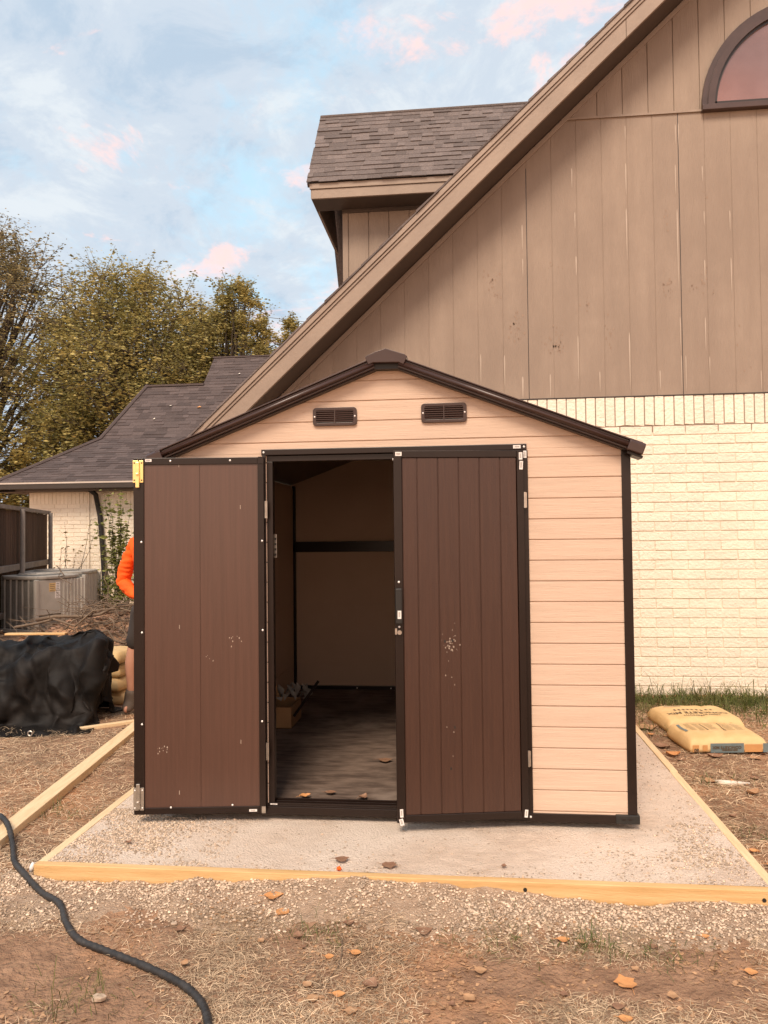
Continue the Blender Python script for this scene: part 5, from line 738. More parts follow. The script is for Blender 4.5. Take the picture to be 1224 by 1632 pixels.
[-1249,312,35,27,18,-5,26,20,21,25,22,13,10,16,27,-9,-11,37,-17,-11,37,-19,-7,37,-12,-1,36,24,13,27,4,21,29,27,16,23,39,2,12,35,-19,2,12,-33,-3,39,-7,3,30,-14,3,37,-7,2,34,16,-1,32,-13,-2,40,-12,-2,43,0,-4,41,8,-7,40,10,-8,41,5,-4,41,-3,-4,41,-7,-7,42,-7,-8,41,-6,-6,41,-6,-3,42,-5,1,41,-7,0,42,-1,-1,43,11,0,46,0,-4,43,-8,-3,42,-3,-2,46,0,-3,43,-4,-1,42,4,3,41,5,6,41,6,8,44,3,3,43,-6,1,37,-14,2,36,-1,10,42,-2,7,36,12,13,41,-2,6,42,-2,5,37,-9,4,34,-18,3,35,-15,1,41,-4,-1,39,10,0,29,22,5,16,26,9,32,19,2,39,-2,-8,25,-18,-15,-11,-24,-21,-9,-25,-21,22,-18,-20,37,1,-19,8,-21,-25,16,-18,-28,19,-15,-28,-5,-14,-30],
[-1278,325,24,27,22,9,31,20,7,28,20,5,1,7,34,-11,-10,39,-13,-9,35,-21,-9,36,21,6,25,26,12,20,0,22,27,33,9,21,40,-1,11,31,-19,1,10,-32,-3,40,-9,3,27,-17,2,35,-8,0,37,13,0,36,-3,-1,39,-14,-2,41,-10,-1,41,2,-5,39,12,-9,39,10,-6,42,6,-4,43,2,-3,43,-4,-6,42,-5,-4,41,-5,-3,41,-7,-4,41,-5,-1,42,-3,-3,44,2,-3,43,-3,-2,42,-3,0,43,-1,-1,44,2,1,42,3,5,42,2,2,42,0,0,43,-4,2,43,-5,5,39,-9,0,39,-4,6,42,1,6,38,9,12,40,3,7,43,-1,4,30,-12,10,34,-17,2,37,-14,2,39,-10,-1,41,1,0,38,13,1,22,24,8,21,25,6,32,19,3,39,0,-6,29,-16,-15,-3,-24,-20,-16,-24,-22,9,-23,-20,37,-7,-19,34,-9,-19,-5,-20,-29,13,-15,-29,17,-14,-27],
[-1306,342,25,30,21,0,32,20,-1,25,20,10,-5,-4,37,2,-1,40,-17,-4,36,-10,-5,35,36,-1,14,15,9,9,16,20,22,34,-5,18,37,3,10,30,-18,2,8,-30,-3,40,-12,3,26,-17,2,33,-10,-1,39,9,0,38,5,0,39,-12,-2,41,-12,-1,43,-8,-1,36,6,-8,37,14,-9,43,8,-5,42,8,-4,43,5,-4,42,-2,-1,42,-2,-1,42,-3,0,42,-2,2,43,-1,1,43,-3,-1,42,-2,-3,42,-1,-3,43,-1,-4,42,-1,-2,42,-2,-1,42,-1,-2,42,-3,1,44,-6,3,46,-3,7,36,-13,-2,42,-2,6,38,9,11,40,6,8,45,-1,3,27,-15,16,32,-15,3,33,-15,1,41,-9,-1,41,-8,-1,41,7,0,35,16,2,25,23,7,19,25,6,35,16,2,36,9,1,31,-15,-15,-2,-24,-21,-11,-25,-22,-1,-23,-21,32,-15,-21,44,-6,-18,18,-19,-19,-17,-14,-32,13,-15,-30],
[-1332,360,24,30,21,1,31,20,0,22,15,4,1,-2,39,10,8,39,-27,-9,30,13,2,35,35,-7,2,19,1,-1,27,15,20,31,-16,14,32,6,9,31,-15,4,7,-29,-3,39,-13,2,24,-18,2,34,-9,1,38,4,-1,39,8,-1,41,-7,0,41,-10,-1,44,-5,2,37,-12,-6,33,11,-11,42,12,-8,44,6,-3,42,7,-3,41,5,-3,43,1,-1,42,0,1,43,-1,2,43,-4,2,40,1,1,42,4,0,43,0,-5,42,-3,-2,42,-2,-4,43,-2,-3,42,-3,-6,42,-4,0,45,-4,6,47,-6,6,41,-9,2,37,-1,6,38,7,10,43,0,5,30,-16,13,25,-23,16,39,-4,-7,35,-14,1,42,-6,-2,41,-4,-1,39,12,0,34,17,3,28,21,5,18,26,7,35,16,3,36,13,3,31,-11,-12,-7,-24,-20,0,-24,-24,-4,-24,-24,29,-17,-21,39,-11,-18,31,-7,-7,-14,-16,-31,-2,-19,-37],
[-1358,379,24,31,20,3,31,18,12,22,17,-10,25,4,29,-17,-1,35,-14,0,37,29,1,21,33,-10,-4,20,-4,-4,35,-2,16,27,-20,12,32,11,7,34,-15,7,7,-24,-4,34,-15,1,23,-18,1,32,-11,1,39,4,-2,40,8,0,40,0,1,41,-11,-1,44,-9,2,40,-8,-1,36,-8,-10,37,17,-12,43,9,-5,42,3,-1,42,5,-3,42,5,-2,42,2,0,44,2,2,42,-4,1,41,2,1,40,-2,2,42,-1,-6,41,-7,1,43,4,-4,41,-5,-5,43,-3,-2,42,-5,1,46,-4,2,46,-3,4,41,2,7,40,5,7,41,4,6,32,-14,11,26,-26,16,31,-20,9,39,1,-7,41,-8,-3,40,-9,-2,40,5,0,38,12,0,33,19,3,30,20,4,19,26,7,33,17,5,39,10,3,26,-1,-8,-9,-24,-20,6,-24,-25,1,-23,-26,26,-18,-21,45,-5,-8,29,-8,-8,-10,-17,-28,4,-18,-33],
[-1383,399,23,32,19,4,33,18,4,31,16,8,28,9,11,-24,-4,29,1,4,40,36,-3,11,30,-11,-10,21,-14,-11,30,-19,13,36,-13,12,38,4,14,32,1,8,2,-26,-10,29,-18,-3,23,-18,1,31,-17,0,40,8,-2,40,7,0,38,8,1,40,-11,-2,42,-12,1,43,-5,2,37,-11,-8,41,2,-9,40,10,-6,41,8,-3,42,3,-2,43,3,-2,42,2,0,43,0,3,42,3,-1,42,0,0,41,-6,5,38,-6,-3,42,-2,-2,43,-3,3,42,7,-12,44,-1,-1,41,-5,2,45,0,3,46,6,5,42,4,5,42,-1,5,40,-3,6,32,-21,12,27,-25,14,25,-23,10,41,0,-8,43,1,-5,39,-6,-2,36,13,5,38,9,-2,33,18,2,32,20,4,20,25,7,37,11,5,21,21,15,29,1,-15,1,-24,-21,-2,-22,-22,18,-21,-26,23,-18,-22,44,-3,-4,27,-11,-10,-1,-13,-21,3,-16,-26],
[-1408,419,24,33,18,4,33,18,1,37,15,-2,30,14,14,-18,-2,27,20,2,32,30,-14,-5,36,-11,-4,22,-22,-13,32,-15,13,32,-9,19,36,1,4,32,0,7,2,-27,-11,24,-22,-4,28,-18,2,30,-13,9,34,3,-12,40,8,-1,38,10,1,41,-5,-2,39,-13,-3,42,-8,0,41,-7,-3,41,-3,-5,42,-2,-5,41,3,-2,43,1,2,42,1,1,42,0,-2,42,3,0,42,2,-1,43,1,-1,40,-2,1,34,-12,4,43,-3,0,47,-6,7,47,3,0,41,8,-9,38,9,-4,45,7,0,47,5,1,43,1,2,38,-9,9,36,-10,15,36,-16,5,31,-21,5,19,-25,10,42,-1,-6,41,4,-5,40,5,-1,33,17,6,38,7,-3,34,17,2,33,18,3,26,22,7,29,18,11,10,24,18,31,0,-17,-5,-24,-17,9,-22,-23,22,-18,-25,33,-13,-19,35,-11,-14,28,-13,-5,7,-2,0,7,-18,-19],
[-1429,440,24,33,15,14,38,16,1,32,19,-7,35,15,3,-6,3,27,30,-5,11,34,-14,-7,30,-20,-10,34,-15,6,26,-8,30,27,-8,17,31,-11,-24,35,-7,-1,7,-27,-10,25,-22,-2,33,-12,13,26,-1,28,25,-7,-32,35,1,-13,40,7,0,42,-2,-2,41,-7,-2,40,-7,-1,42,-6,-2,41,-5,-3,42,-4,-3,42,-4,-4,43,-3,-1,42,0,2,41,0,2,42,-5,-2,42,-2,1,43,0,0,40,3,-3,35,-14,6,43,-7,3,51,-3,5,47,-1,5,43,2,7,37,10,11,44,10,4,42,6,-8,31,7,7,34,-15,15,34,-14,13,34,-12,-19,40,-14,-9,27,-21,2,41,4,-5,39,10,-1,39,12,-1,33,16,5,36,11,6,37,11,-7,35,16,1,27,21,9,16,26,18,10,23,17,32,-2,-19,-5,-23,-16,27,-16,-15,28,-13,-20,30,-15,-21,34,-13,-15,27,-9,-2,10,-7,18,8,-16,-22],
[-1449,462,23,38,12,0,36,16,4,32,15,16,28,17,-13,21,10,18,31,-14,-7,33,-12,-6,32,-16,12,33,-12,26,24,-10,26,25,-15,-14,29,-9,-24,26,-22,-11,29,-20,-8,35,-16,6,27,-4,25,20,3,33,26,-7,-29,21,-5,-35,41,-5,-8,44,-4,-1,43,-3,-1,42,-1,2,41,-5,0,42,-2,4,42,-4,-3,43,-3,0,41,-4,-4,42,-3,-4,42,-3,-1,43,-2,1,40,-1,5,40,-7,-6,41,-7,-2,41,-4,4,43,-3,6,49,-6,1,48,-5,2,41,1,10,35,2,11,45,0,12,45,0,7,17,9,18,28,-16,14,30,-16,-1,35,-14,-16,39,-9,-18,39,-2,-16,38,12,-1,40,11,-2,41,11,-2,36,14,5,28,19,16,38,9,-7,36,11,-8,27,21,10,8,26,21,14,23,16,27,-8,-8,10,-15,-28,40,-9,-3,29,-12,-19,32,-15,-18,36,-12,-4,18,-12,4,12,-12,0,11,-14,-3],
[-1466,486,24,39,11,4,34,13,7,36,15,-1,29,17,7,26,4,-14,40,-8,-2,31,-10,18,24,-16,27,40,-12,11,39,-11,-1,30,-17,-15,18,-16,-33,36,-16,-5,34,-17,-1,35,-15,7,18,-1,31,16,4,34,29,-6,-23,11,-5,-41,40,-5,-9,44,-5,2,44,-5,-3,42,-3,0,42,-3,-1,42,-2,3,42,-4,-1,43,-2,1,42,-3,-1,42,-3,-1,43,-2,2,43,-3,-4,40,-3,6,41,-5,3,40,-7,-6,42,-5,2,42,-5,1,46,-5,1,48,-5,-5,43,-5,6,36,-5,1,38,-8,9,37,-7,18,39,-2,15,26,1,8,13,-23,-6,37,1,-3,42,-3,-11,29,1,-26,38,11,2,40,11,-5,41,11,-2,35,15,8,32,18,12,32,12,3,38,8,-16,29,16,2,12,27,21,16,21,16,41,-4,4,13,-10,-24,35,-10,-9,37,-11,-3,35,-14,-12,27,-12,0,15,-13,1,13,-15,-4,12,-14,-3],
[-1480,510,24,40,10,1,40,10,-2,27,15,18,29,16,-1,40,5,-9,44,-5,4,28,-12,25,34,-16,-6,32,-21,-6,33,-17,-7,38,-13,-10,42,-7,5,32,-13,-11,31,-18,8,34,-14,-6,21,-3,27,2,8,37,28,-5,-19,9,-4,-42,40,-5,-5,42,-6,0,44,-4,-1,43,-4,0,42,-2,0,42,-3,2,42,-3,-2,43,-3,0,41,-3,0,43,-2,1,42,-3,2,43,-2,-2,40,-4,10,39,-6,-9,42,-5,0,44,-6,1,42,-4,-4,43,-5,7,45,-7,7,45,-4,-8,41,-11,7,39,-8,-1,34,-12,4,36,-10,1,21,4,15,17,-22,-10,43,-5,-1,36,13,8,20,4,-22,34,12,3,34,11,-4,41,11,-5,36,15,3,34,16,10,33,12,3,39,8,-13,39,11,-4,33,16,12,16,24,17,29,10,15,25,-13,-21,27,-14,-22,40,-11,0,37,-7,8,21,-13,-7,13,-13,4,13,-14,-5,13,-14,0],
[-1492,534,24,39,10,0,40,10,-1,38,11,2,29,14,17,40,7,7,47,-3,-3,37,-16,-9,33,-17,-7,35,-17,-4,37,-14,-1,39,-12,3,39,-10,0,33,-15,5,30,-16,-7,37,-14,-2,13,-6,18,0,12,33,30,-3,-6,9,-3,-42,39,-6,-1,41,-6,0,42,-4,1,41,-3,-3,42,-3,1,43,-3,-1,42,-3,0,42,-2,0,42,-3,0,42,-3,0,42,-3,1,42,-2,7,41,-5,-3,40,-5,-1,43,-5,1,44,-6,-3,43,-4,-3,41,-5,5,43,-6,-3,46,-7,8,46,-9,7,41,-9,0,30,-14,-11,34,-10,0,30,-4,21,15,-14,-16,32,-8,-1,25,13,6,31,7,11,16,14,-17,35,9,-1,37,14,-5,37,14,-4,36,14,4,36,13,5,40,9,-8,39,11,3,39,10,5,33,14,-4,24,18,15,23,-7,-15,38,-12,-4,40,-11,-1,35,-10,1,16,-11,2,13,-13,-3,14,-14,1,13,-13,0],
[-1505,558,24,39,10,0,40,11,0,39,10,-1,40,10,-1,44,2,2,49,-2,1,45,-12,-1,37,-14,-1,37,-15,1,37,-14,0,38,-13,4,35,-12,14,27,-17,-18,38,-13,1,37,-14,-1,15,-20,15,-2,17,12,30,5,12,5,2,-33,34,-10,4,38,-4,-2,40,-4,-9,42,-2,-1,43,-3,2,42,-3,-1,42,-3,0,42,-3,1,42,-3,0,42,-2,0,42,-3,0,43,-4,-2,42,-4,4,41,-6,-3,43,-4,1,44,-5,0,42,-5,3,42,-5,-1,42,-5,-1,47,-8,2,46,-11,1,42,-11,-1,30,-14,4,22,-18,11,36,-5,-8,28,-3,-5,9,-18,8,19,11,6,27,13,-4,24,14,-2,26,14,-13,38,15,-1,37,14,1,38,14,-2,39,13,1,41,10,1,41,11,0,34,8,17,31,12,-15,38,15,-2,39,-1,5,39,-10,-5,39,-11,0,30,-11,0,15,-12,-1,14,-13,0,13,-13,1,13,-14,0]]
# ------------------------------------------------------------------ the house
HD = 3.6
def rake(x): return 2.417 + (x + 1.007) * .931          # top line of the rake at y = 3.15
APX = 4.94
def roofz(x): return rake(x) if x <= APX else rake(2 * APX - x)
house = thing('house', 'tan sided house with steep gable roof and cream painted brick base behind the shed', 'house', (3.0, HD, GZ))
SEAM, LEDGE = 2.755, 5.51
GR = .2438
b = MB(); x = 2.264 - GR * 12
while x < 9.0:
    x0, x1 = x + .003, x + GR - .003
    if abs(((x - 2.264) / GR) % 6) < .01 or abs(((x - 2.264) / GR) % 6 - 6) < .01: x0 += .0
    def top(xx): return roofz(xx) - .10
    if min(top(x0), top(x1)) > SEAM + .02: b.prism([(x0, SEAM), (x1, SEAM), (x1, min(LEDGE - .004, top(x1))), (x0, min(LEDGE - .004, top(x0)))], HD - .004, HD + .02)
    elif max(top(x0), top(x1)) > SEAM: b.prism([(x0, SEAM), (x1, SEAM), (x1, max(SEAM + .01, top(x1)))], HD - .004, HD + .02)
    x += GR
lo_ = obj('siding', b, 'siding', house, bevel=.002)
b = MB(); x = 1.986 - GR * 3
while x < 9.0:
    x0, x1 = x + .003, x + GR - .003
    zz0, zz1 = roofz(x0) - .10, roofz(x1) - .10
    if min(zz0, zz1) > LEDGE + .02: b.prism([(x0, LEDGE), (x1, LEDGE), (x1, zz1), (x0, zz0)], HD - .012, HD + .012)
    x += GR
obj('upper_siding', b, 'siding', house, bevel=.0035)
b = MB(); b.prism([(-.55, 2.4), (-.55, roofz(-.55) - .12), (APX, roofz(APX) - .12), (9.9, roofz(9.9) - .12), (9.9, 2.4)], HD - .0005, HD + .05); b.box(2.3, 9.9, HD + .004, HD + .05, 2.0, 2.4); obj('sheathing', b, 'siding', house)
for xj, zj in ((2.264, 5.05), (3.727, LEDGE), (5.19, LEDGE)): b = MB(); b.box(xj - .003, xj + .003, HD - .0035, HD + .003, SEAM, zj); obj('panel_joint', b, 'gutter', house)
b = MB(); b.box(2.62, 4.0, HD - .020, HD - .0, LEDGE - .008, LEDGE + .012); obj('ledge_flashing', b, 'fascia', house)
b = MB(); b.box(-.5, 9.5, HD - .012, HD + .02, SEAM - .006, SEAM + .004); obj('drip_edge', b, 'gutter', house)
# pale drips and bare patches in the paint
for u, v0, v1, w_ in ((832, 358, 398, 4), (833, 412, 442, 3), (916, 338, 365, 3), (918, 408, 440, 4), (921, 535, 608, 3.5), (998, 332, 415, 4), (1003, 530, 620, 4.5), (1079, 333, 460, 4), (1084, 505, 560, 3), (1086, 566, 625, 2.5), (1093, 566, 624, 3), (1122, 336, 360, 3), (1123, 414, 452, 4), (1124, 505, 560, 3.5), (1131, 568, 600, 3), (1163, 335, 368, 3.5), (1165, 410, 470, 3.5), (766, 564, 612, 3.5), (804, 566, 618, 4), (833, 600, 637, 5.5), (877, 596, 636, 4), (956, 592, 625, 3.5), (1052, 590, 622, 4), (996, 200, 224, 3), (997, 260, 310, 4), (1076, 198, 230, 3), (1081, 196, 236, 3), (1076, 262, 310, 3.5), (911, 268, 300, 4), (1119, 264, 290, 3), (1213, 590, 624, 3)):
    p0, p1 = aty(u, v0, HD - .0065), aty(u, v1, HD - .0065); w_ *= .0032; n = 7
    L_ = [(p0.x - w_ * .5 * s, HD - .0065, p0.z + (p1.z - p0.z) * t) for t, s in ((0, .2), (.06, .9), (.2, 1.0), (.5, .8), (.8, .5), (1, .1))]
    R_ = [(p0.x + w_ * .5 * s, HD - .0065, p0.z + (p1.z - p0.z) * t) for t, s in ((1, .1), (.8, .5), (.5, .75), (.2, 1.1), (.06, .8), (0, .2))]
    b = MB(); b.add(L_ + R_, [tuple(range(12))]); obj('paint_drip', b, 'drip', house, fix=False)
b = MB()
for cu, cv, su, sv, n in ((822, 520, 6, 14, 36), (890, 545, 5, 14, 40), (873, 548, 6, 6, 14), (783, 450, 6, 10, 20), (790, 465, 4, 8, 10), (1065, 460, 5, 8, 20), (1104, 462, 5, 5, 12), (1123, 450, 3, 12, 10), (1060, 345, 3, 14, 8), (880, 425, 6, 3, 6), (972, 530, 4, 10, 12), (1126, 315, 4, 4, 4), (1137, 466, 1, 4, 4), (934, 490, 6, 8, 8), (1180, 560, 8, 20, 8)):
    for _ in range(n):
        p = aty(random.gauss(cu, su), random.gauss(cv, sv), HD - .006); r = random.uniform(.003, .014); k = 6; a_ = random.random() * 6
        b.add([(p.x + .8 * r * random.uniform(.4, 1.2) * math.cos(a_ + q * 1.047), HD - .006, p.z + 1.5 * r * random.uniform(.4, 1.2) * math.sin(a_ + q * 1.047)) for q in range(k)], [tuple(range(k))])
kind(obj('worn_spots', b, 'patch', house, fix=False), 'stuff')
# brickwork
def bricks(x0, x1, z0, z1, y, L=.305, H=.0925, mort=.010, sold=0.0, off=0.0, proud=.008):
    b = MB(); row = 0; z = z1 - sold
    while z - H > z0 - H:
        x = x0 - L * (.5 if row % 2 else 0) + off
        while x < x1:
            a_, c_ = max(x + mort / 2, x0), min(x + L - mort / 2, x1)
            if c_ - a_ > .03:
                j = lambda s=.0022: random.uniform(-s, s); pr = y - proud + j(.0025)
                zb_, zt_ = z - H + mort / 2 + j(.001), z - mort / 2 + j(.001)
                b.prism([(a_ + j(), zb_), (c_ + j(), zb_ + j(.0015)), (c_ + j(), zt_), (a_ + j(), zt_ + j(.001))], pr, y + .004)
            x += L
        z -= H; row += 1
    if sold:
        x = x0 + off
        while x < x1:
            j = lambda s=.003: random.uniform(-s, s); b.prism([(x + .006, z1 - sold + .008 + j(.008)), (min(x + H - .004, x1), z1 - sold + .008 + j(.008)), (min(x + H - .004, x1), z1), (x + .006, z1)], y - proud + j(), y + .004); x += H
    return b
b = bricks(1.6, 7.2, -.2, SEAM - .008, HD, sold=.285); obj('brickwork', b, 'brick', house, bevel=.0035, seg=2)
b = MB(); b.box(-.55, 9.9, HD, HD + .1, -.4, SEAM - .007); obj('brick_base', b, 'mortar', house)
b = MB(); b.box(-.55, -.45, HD + .1, 12.5, -.4, 3.0); b.box(9.8, 9.9, HD + .1, 12.5, -.4, 3.0); b.box(-.55, 9.9, 12.5, 12.6, -.4, 3.0); obj('side_wall', b, 'brick', house)
# roof planes and rake trim
for s in (1, -1):
    X = (lambda x: x) if s == 1 else (lambda x: 2 * APX - x)
    def rp(x, dz): return (X(x), rake(x) + dz)
    b = MB(); b.prism([rp(-1.03, -.02), rp(APX, -.02), rp(APX, -.10), rp(-1.03, -.10)], HD - .44, 12.8); obj('roof_deck', b, 'soffit', house)
    b = MB()
    n = 34; 
    for i in range(n):
        xa, xb = -1.05 + (APX + 1.05) * i / n, -1.05 + (APX + 1.05) * (i + 1) / n
        b.prism([rp(xa - .04, -.002 + .018), rp(xb, .002), rp(xb, -.012), rp(xa - .04, -.012)], HD - .475 - random.uniform(0, .012), 12.8)
    obj('shingle_roof', b, 'shingle', house)
    fl = [rp(-1.01, -.014), rp(APX, -.014), rp(APX, -.075), rp(-1.01, -.075)]
    b = MB(); b.prism(fl, HD - .470, HD - .44); obj('rake_shingle_mould', b, 'fascia', house, bevel=.003)
    b = MB(); b.prism([rp(-1.0, -.079), rp(APX, -.079), rp(APX, -.110), rp(-1.0, -.110)], HD - .458, HD - .44); obj('rake_moulding', b, 'fascia', house, bevel=.003)
    for (xa, xb) in ((-1.0, 3.16), (3.163, APX)):
        b = MB(); b.prism([rp(xa, -.112), rp(xb, -.112), rp(xb, -.290), rp(xa, -.290)], HD - .446, HD - .41); obj('rake_fascia', b, 'fascia', house, bevel=.003)
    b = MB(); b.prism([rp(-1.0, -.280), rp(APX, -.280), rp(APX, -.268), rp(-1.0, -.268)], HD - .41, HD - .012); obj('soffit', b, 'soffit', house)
    b = MB(); b.prism([rp(-1.0, -.291), rp(APX, -.291), rp(APX, -.350), rp(-1.0, -.350)], HD - .03, HD - .012); obj('frieze_board', b, 'fascia', house, bevel=.003)
# arched window
WX, WZ, WR = 4.94, 5.52, .993
def arc(r, n=32, zc=.0): return [(WX + r * math.cos(math.pi * i / n), WZ + zc + r * 1.02 * math.sin(math.pi * i / n)) for i in range(n + 1)]
def ring(ro, ri, y0, y1, zc=0.0, name='x', m='wbark', parent=None, bev=.004):
    A, B_ = arc(ro, zc=zc), arc(ri, zc=zc); b = MB()
    for i in range(len(A) - 1): b.prism([A[i], B_[i], B_[i + 1], A[i + 1]], y0, y1)
    return obj(name, b, m, parent)
win = ring(WR, WR - .055, HD - .045, HD + .0, 0, 'window', 'wbark', house)
ring(WR - .050, WR - .115, HD - .062, HD - .0, .0, 'window_frame', 'wbark', win)
ring(WR - .110, WR - .14, HD - .035, HD - .0, .0, 'window_frame', 'gutter', win)
b = MB(); b.box(WX - WR, WX + WR, HD - .07, HD - .0, WZ - .03, WZ + .025); obj('window_sill', b, 'wbark', win, bevel=.005)
b = MB(); b.box(WX - WR + .1, WX + WR - .1, HD - .035, HD - .0, WZ + .026, WZ + .06); obj('bottom_rail', b, 'gutter', win)
A = arc(WR - .12); b = MB(); b.prism(A, HD - .020, HD - .014); obj('pane', b, 'glass', win)

# shingled slope: courses of separate tabs on a plane given by origin, along, up-slope
def shingles(name, O, A, U, n_along, n_up, m, parent, left=None, right=None, ctab=.30, course=.155):
    A = Vector(A).normalized(); U = Vector(U).normalized(); Nn = A.cross(U).normalized()
    if Nn.z < 0: Nn = -Nn
    b = MB(); k = 0; s = 0.0
    while s < n_up:
        l = left(s) if left else 0.0; r = right(s) if right else n_along
        a_ = l - random.uniform(0, ctab) ; s1 = min(s + course * 1.15, n_up)
        while a_ < r:
            t = random.choice((.5, .75, 1.0, 1.0, 1.3)) * ctab; x0, x1 = max(a_, l), min(a_ + t, r); a_ += t
            if x1 - x0 < .02: continue
            th = random.choice((.006, .010, .016)); th1 = .003
            js = random.uniform(-.006, .006) 
            P_ = [O + A * x0 + U * (s + js) , O + A * x1 + U * (s + js), O + A * x1 + U * s1, O + A * x0 + U * s1]
            b.add([p for p in P_] + [P_[0] + Nn * th, P_[1] + Nn * th, P_[2] + Nn * th1, P_[3] + Nn * th1], [(4, 5, 6, 7), (0, 1, 5, 4), (0, 4, 7, 3), (1, 2, 6, 5)])
        s += course
    return obj(name, b, m, parent, fix=False)
# dormer
dm = thing('dormer', 'tan sided dormer with its own shingled roof rising behind the rake of the gable', 'dormer', (1.3, 5.0, 4.2))
E0 = Vector((-.14, 4.6, 5.505)); RG = Vector((-.14, 5.52, 6.765)); up_ = RG - E0
shingles('shingle_roof', E0 + Vector((0, -.03, .0)), (1, 0, 0), up_, 5.2, up_.length + .02, 'shingle', dm, ctab=.17, course=.098)
b = MB(); T_ = .03; n_ = Vector((0, -up_.z, up_.y)).normalized()
P_ = [E0, E0 + Vector((5.2, 0, 0)), RG + Vector((5.2, 0, 0)), RG]; P2 = [p - n_ * .05 for p in P_]
b.add(P_ + P2, [(0, 1, 2, 3), (7, 6, 5, 4), (0, 4, 5, 1), (1, 5, 6, 2), (2, 6, 7, 3), (3, 7, 4, 0)]); obj('roof_deck', b, 'shingle', dm)
b = MB(); P_ = [RG, RG + Vector((5.2, 0, 0)), Vector((5.06, 7.6, 4.0)), Vector((-.14, 7.6, 4.0))]; b.add(P_ + [p + Vector((0, 0, -.05)) for p in P_], [(0, 1, 2, 3), (7, 6, 5, 4), (0, 4, 5, 1), (1, 5, 6, 2), (2, 6, 7, 3), (3, 7, 4, 0)]); obj('rear_roof', b, 'shingle', dm)
b = MB(); b.box(-.14, 5.1, 5.47, 5.57, 6.755, 6.79); obj('ridge_cap', b, 'shingle', dm, bevel=.01)
b = MB(); b.box(-.11, 5.1, 4.592, 4.615, 5.435, 5.498); obj('moulding', b, 'fascia', dm, bevel=.003)
b = MB(); b.box(-.09, 5.1, 4.605, 4.635, 5.325, 5.432); obj('fascia', b, 'fascia', dm, bevel=.003)
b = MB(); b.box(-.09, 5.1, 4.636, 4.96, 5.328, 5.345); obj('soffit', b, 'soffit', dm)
b = MB(); b.prism([(-.095, 5.33), (-.095, 5.5), (-.085, 5.5), (-.085, 5.33)], 4.61, 5.0); b.add([(-.10, 4.62, 5.34), (-.10, 4.62, 5.46), (-.10, 5.5, 6.68), (-.10, 5.62, 6.68), (-.10, 6.4, 5.34)] + [(-.07, 4.62, 5.34), (-.07, 4.62, 5.46), (-.07, 5.5, 6.68), (-.07, 5.62, 6.68), (-.07, 6.4, 5.34)], [(0, 1, 2, 3, 4), (9, 8, 7, 6, 5)] + [(i, i + 5, (i + 1) % 5 + 5, (i + 1) % 5) for i in range(5)]); obj('rake_board', b, 'fascia', dm)
b = MB(); x = .285
b.box(.215, .28, 4.955, 4.99, 2.9, 5.33)
while x < 4: b.box(x + .005, x + GR - .005, 4.962, 4.98, 2.9, 5.33); x += GR
obj('siding', b, 'siding', dm, bevel=.003)
b = MB(); b.box(.22, 5.0, 4.975, 5.02, 2.9, 5.34); b.box(.22, .26, 5.0, 7.0, 2.9, 5.34); obj('sheathing', b, 'siding', dm)
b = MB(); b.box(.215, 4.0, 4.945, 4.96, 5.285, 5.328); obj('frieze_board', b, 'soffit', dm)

# the single-storey wing far left
wg = thing('house_wing', 'single storey cream brick wing with dark shingled hip roof left of the shed', 'house wing', (-5.5, 12.4, GZ))
WE, WB, WR_ = Vector((-8.8, 12.0, 2.66)), Vector((-7.43, 14.24, 3.88)), Vector((-6.9, 15.87, 5.51))
u1, u2 = Vector((0, 2.24, 1.22)), Vector((0, 1.63, 1.63))
shingles('shingle_roof', Vector((-8.8, 12.0, 2.66)), (1, 0, 0), u1, 9.8, u1.length + .03, 'shingle2', wg, left=lambda s: s / u1.length * 1.37, ctab=.30, course=.135)
shingles('shingle_roof', Vector((-8.8, 14.24, 3.88)), (1, 0, 0), u2, 9.8, u2.length + .02, 'shingle2', wg, left=lambda s: 1.37 + s / u2.length * .53, ctab=.30, course=.135)
u3 = Vector((0, .95, .95))
shingles('shingle_roof', Vector((-5.33, 15.87, 5.51)), (1, 0, 0), u3, 6.0, u3.length, 'shingle2', wg, ctab=.30, course=.135)
b = MB()
V_ = [(-8.8, 12, 2.655), (1, 12, 2.655), (1, 14.24, 3.875), (-7.43, 14.24, 3.875), (1, 15.87, 5.505), (-6.9, 15.87, 5.505), (-5.33, 15.87, 5.505), (-5.33, 16.83, 6.455), (1, 16.83, 6.455), (-8.8, 20, 2.655), (1, 20, 2.655), (-5.33, 20, 2.655), (-7.43, 17.6, 3.875)]
b.add(V_, [(0, 1, 2, 3), (3, 2, 4, 5), (6, 4, 8, 7), (5, 4, 10, 9), (7, 8, 10, 11), (6, 7, 11), (0, 3, 12, 9), (3, 5, 12), (12, 5, 9)]); obj('roof_deck', b, 'shingle2', wg, fix=False)
b = MB(); b.tube([WE + Vector((0, 0, .01)), WB + Vector((0, 0, .02)), WR_ + Vector((0, 0, .02))], .05, 6); obj('hip_cap', b, 'shingle2', wg)
b = MB(); b.box(-6.9, -5.3, 15.8, 15.95, 5.49, 5.54); b.box(-5.36, 1, 16.76, 16.9, 6.44, 6.48); obj('ridge_cap', b, 'shingle2', wg)
b = MB(); b.box(-8.85, -.6, 11.88, 12.0, 2.50, 2.625); gt = obj('gutter', b, 'gutter', wg, bevel=.01)
b = MB(); b.box(-8.86, -.6, 11.865, 11.885, 2.615, 2.65); obj('gutter_lip', b, 'gutterlip', gt)
b = MB(); b.box(-8.75, -.6, 12.0, 12.45, 2.46, 2.50); b.box(-8.75, -8.3, 12.0, 18, 2.455, 2.495); obj('soffit', b, 'soffit', wg)
b = bricks(-8.22, -.9, -.3, 2.45, 12.42, sold=.27, H=.0925, mort=.014, proud=.009); obj('brickwork', b, 'brick', wg)
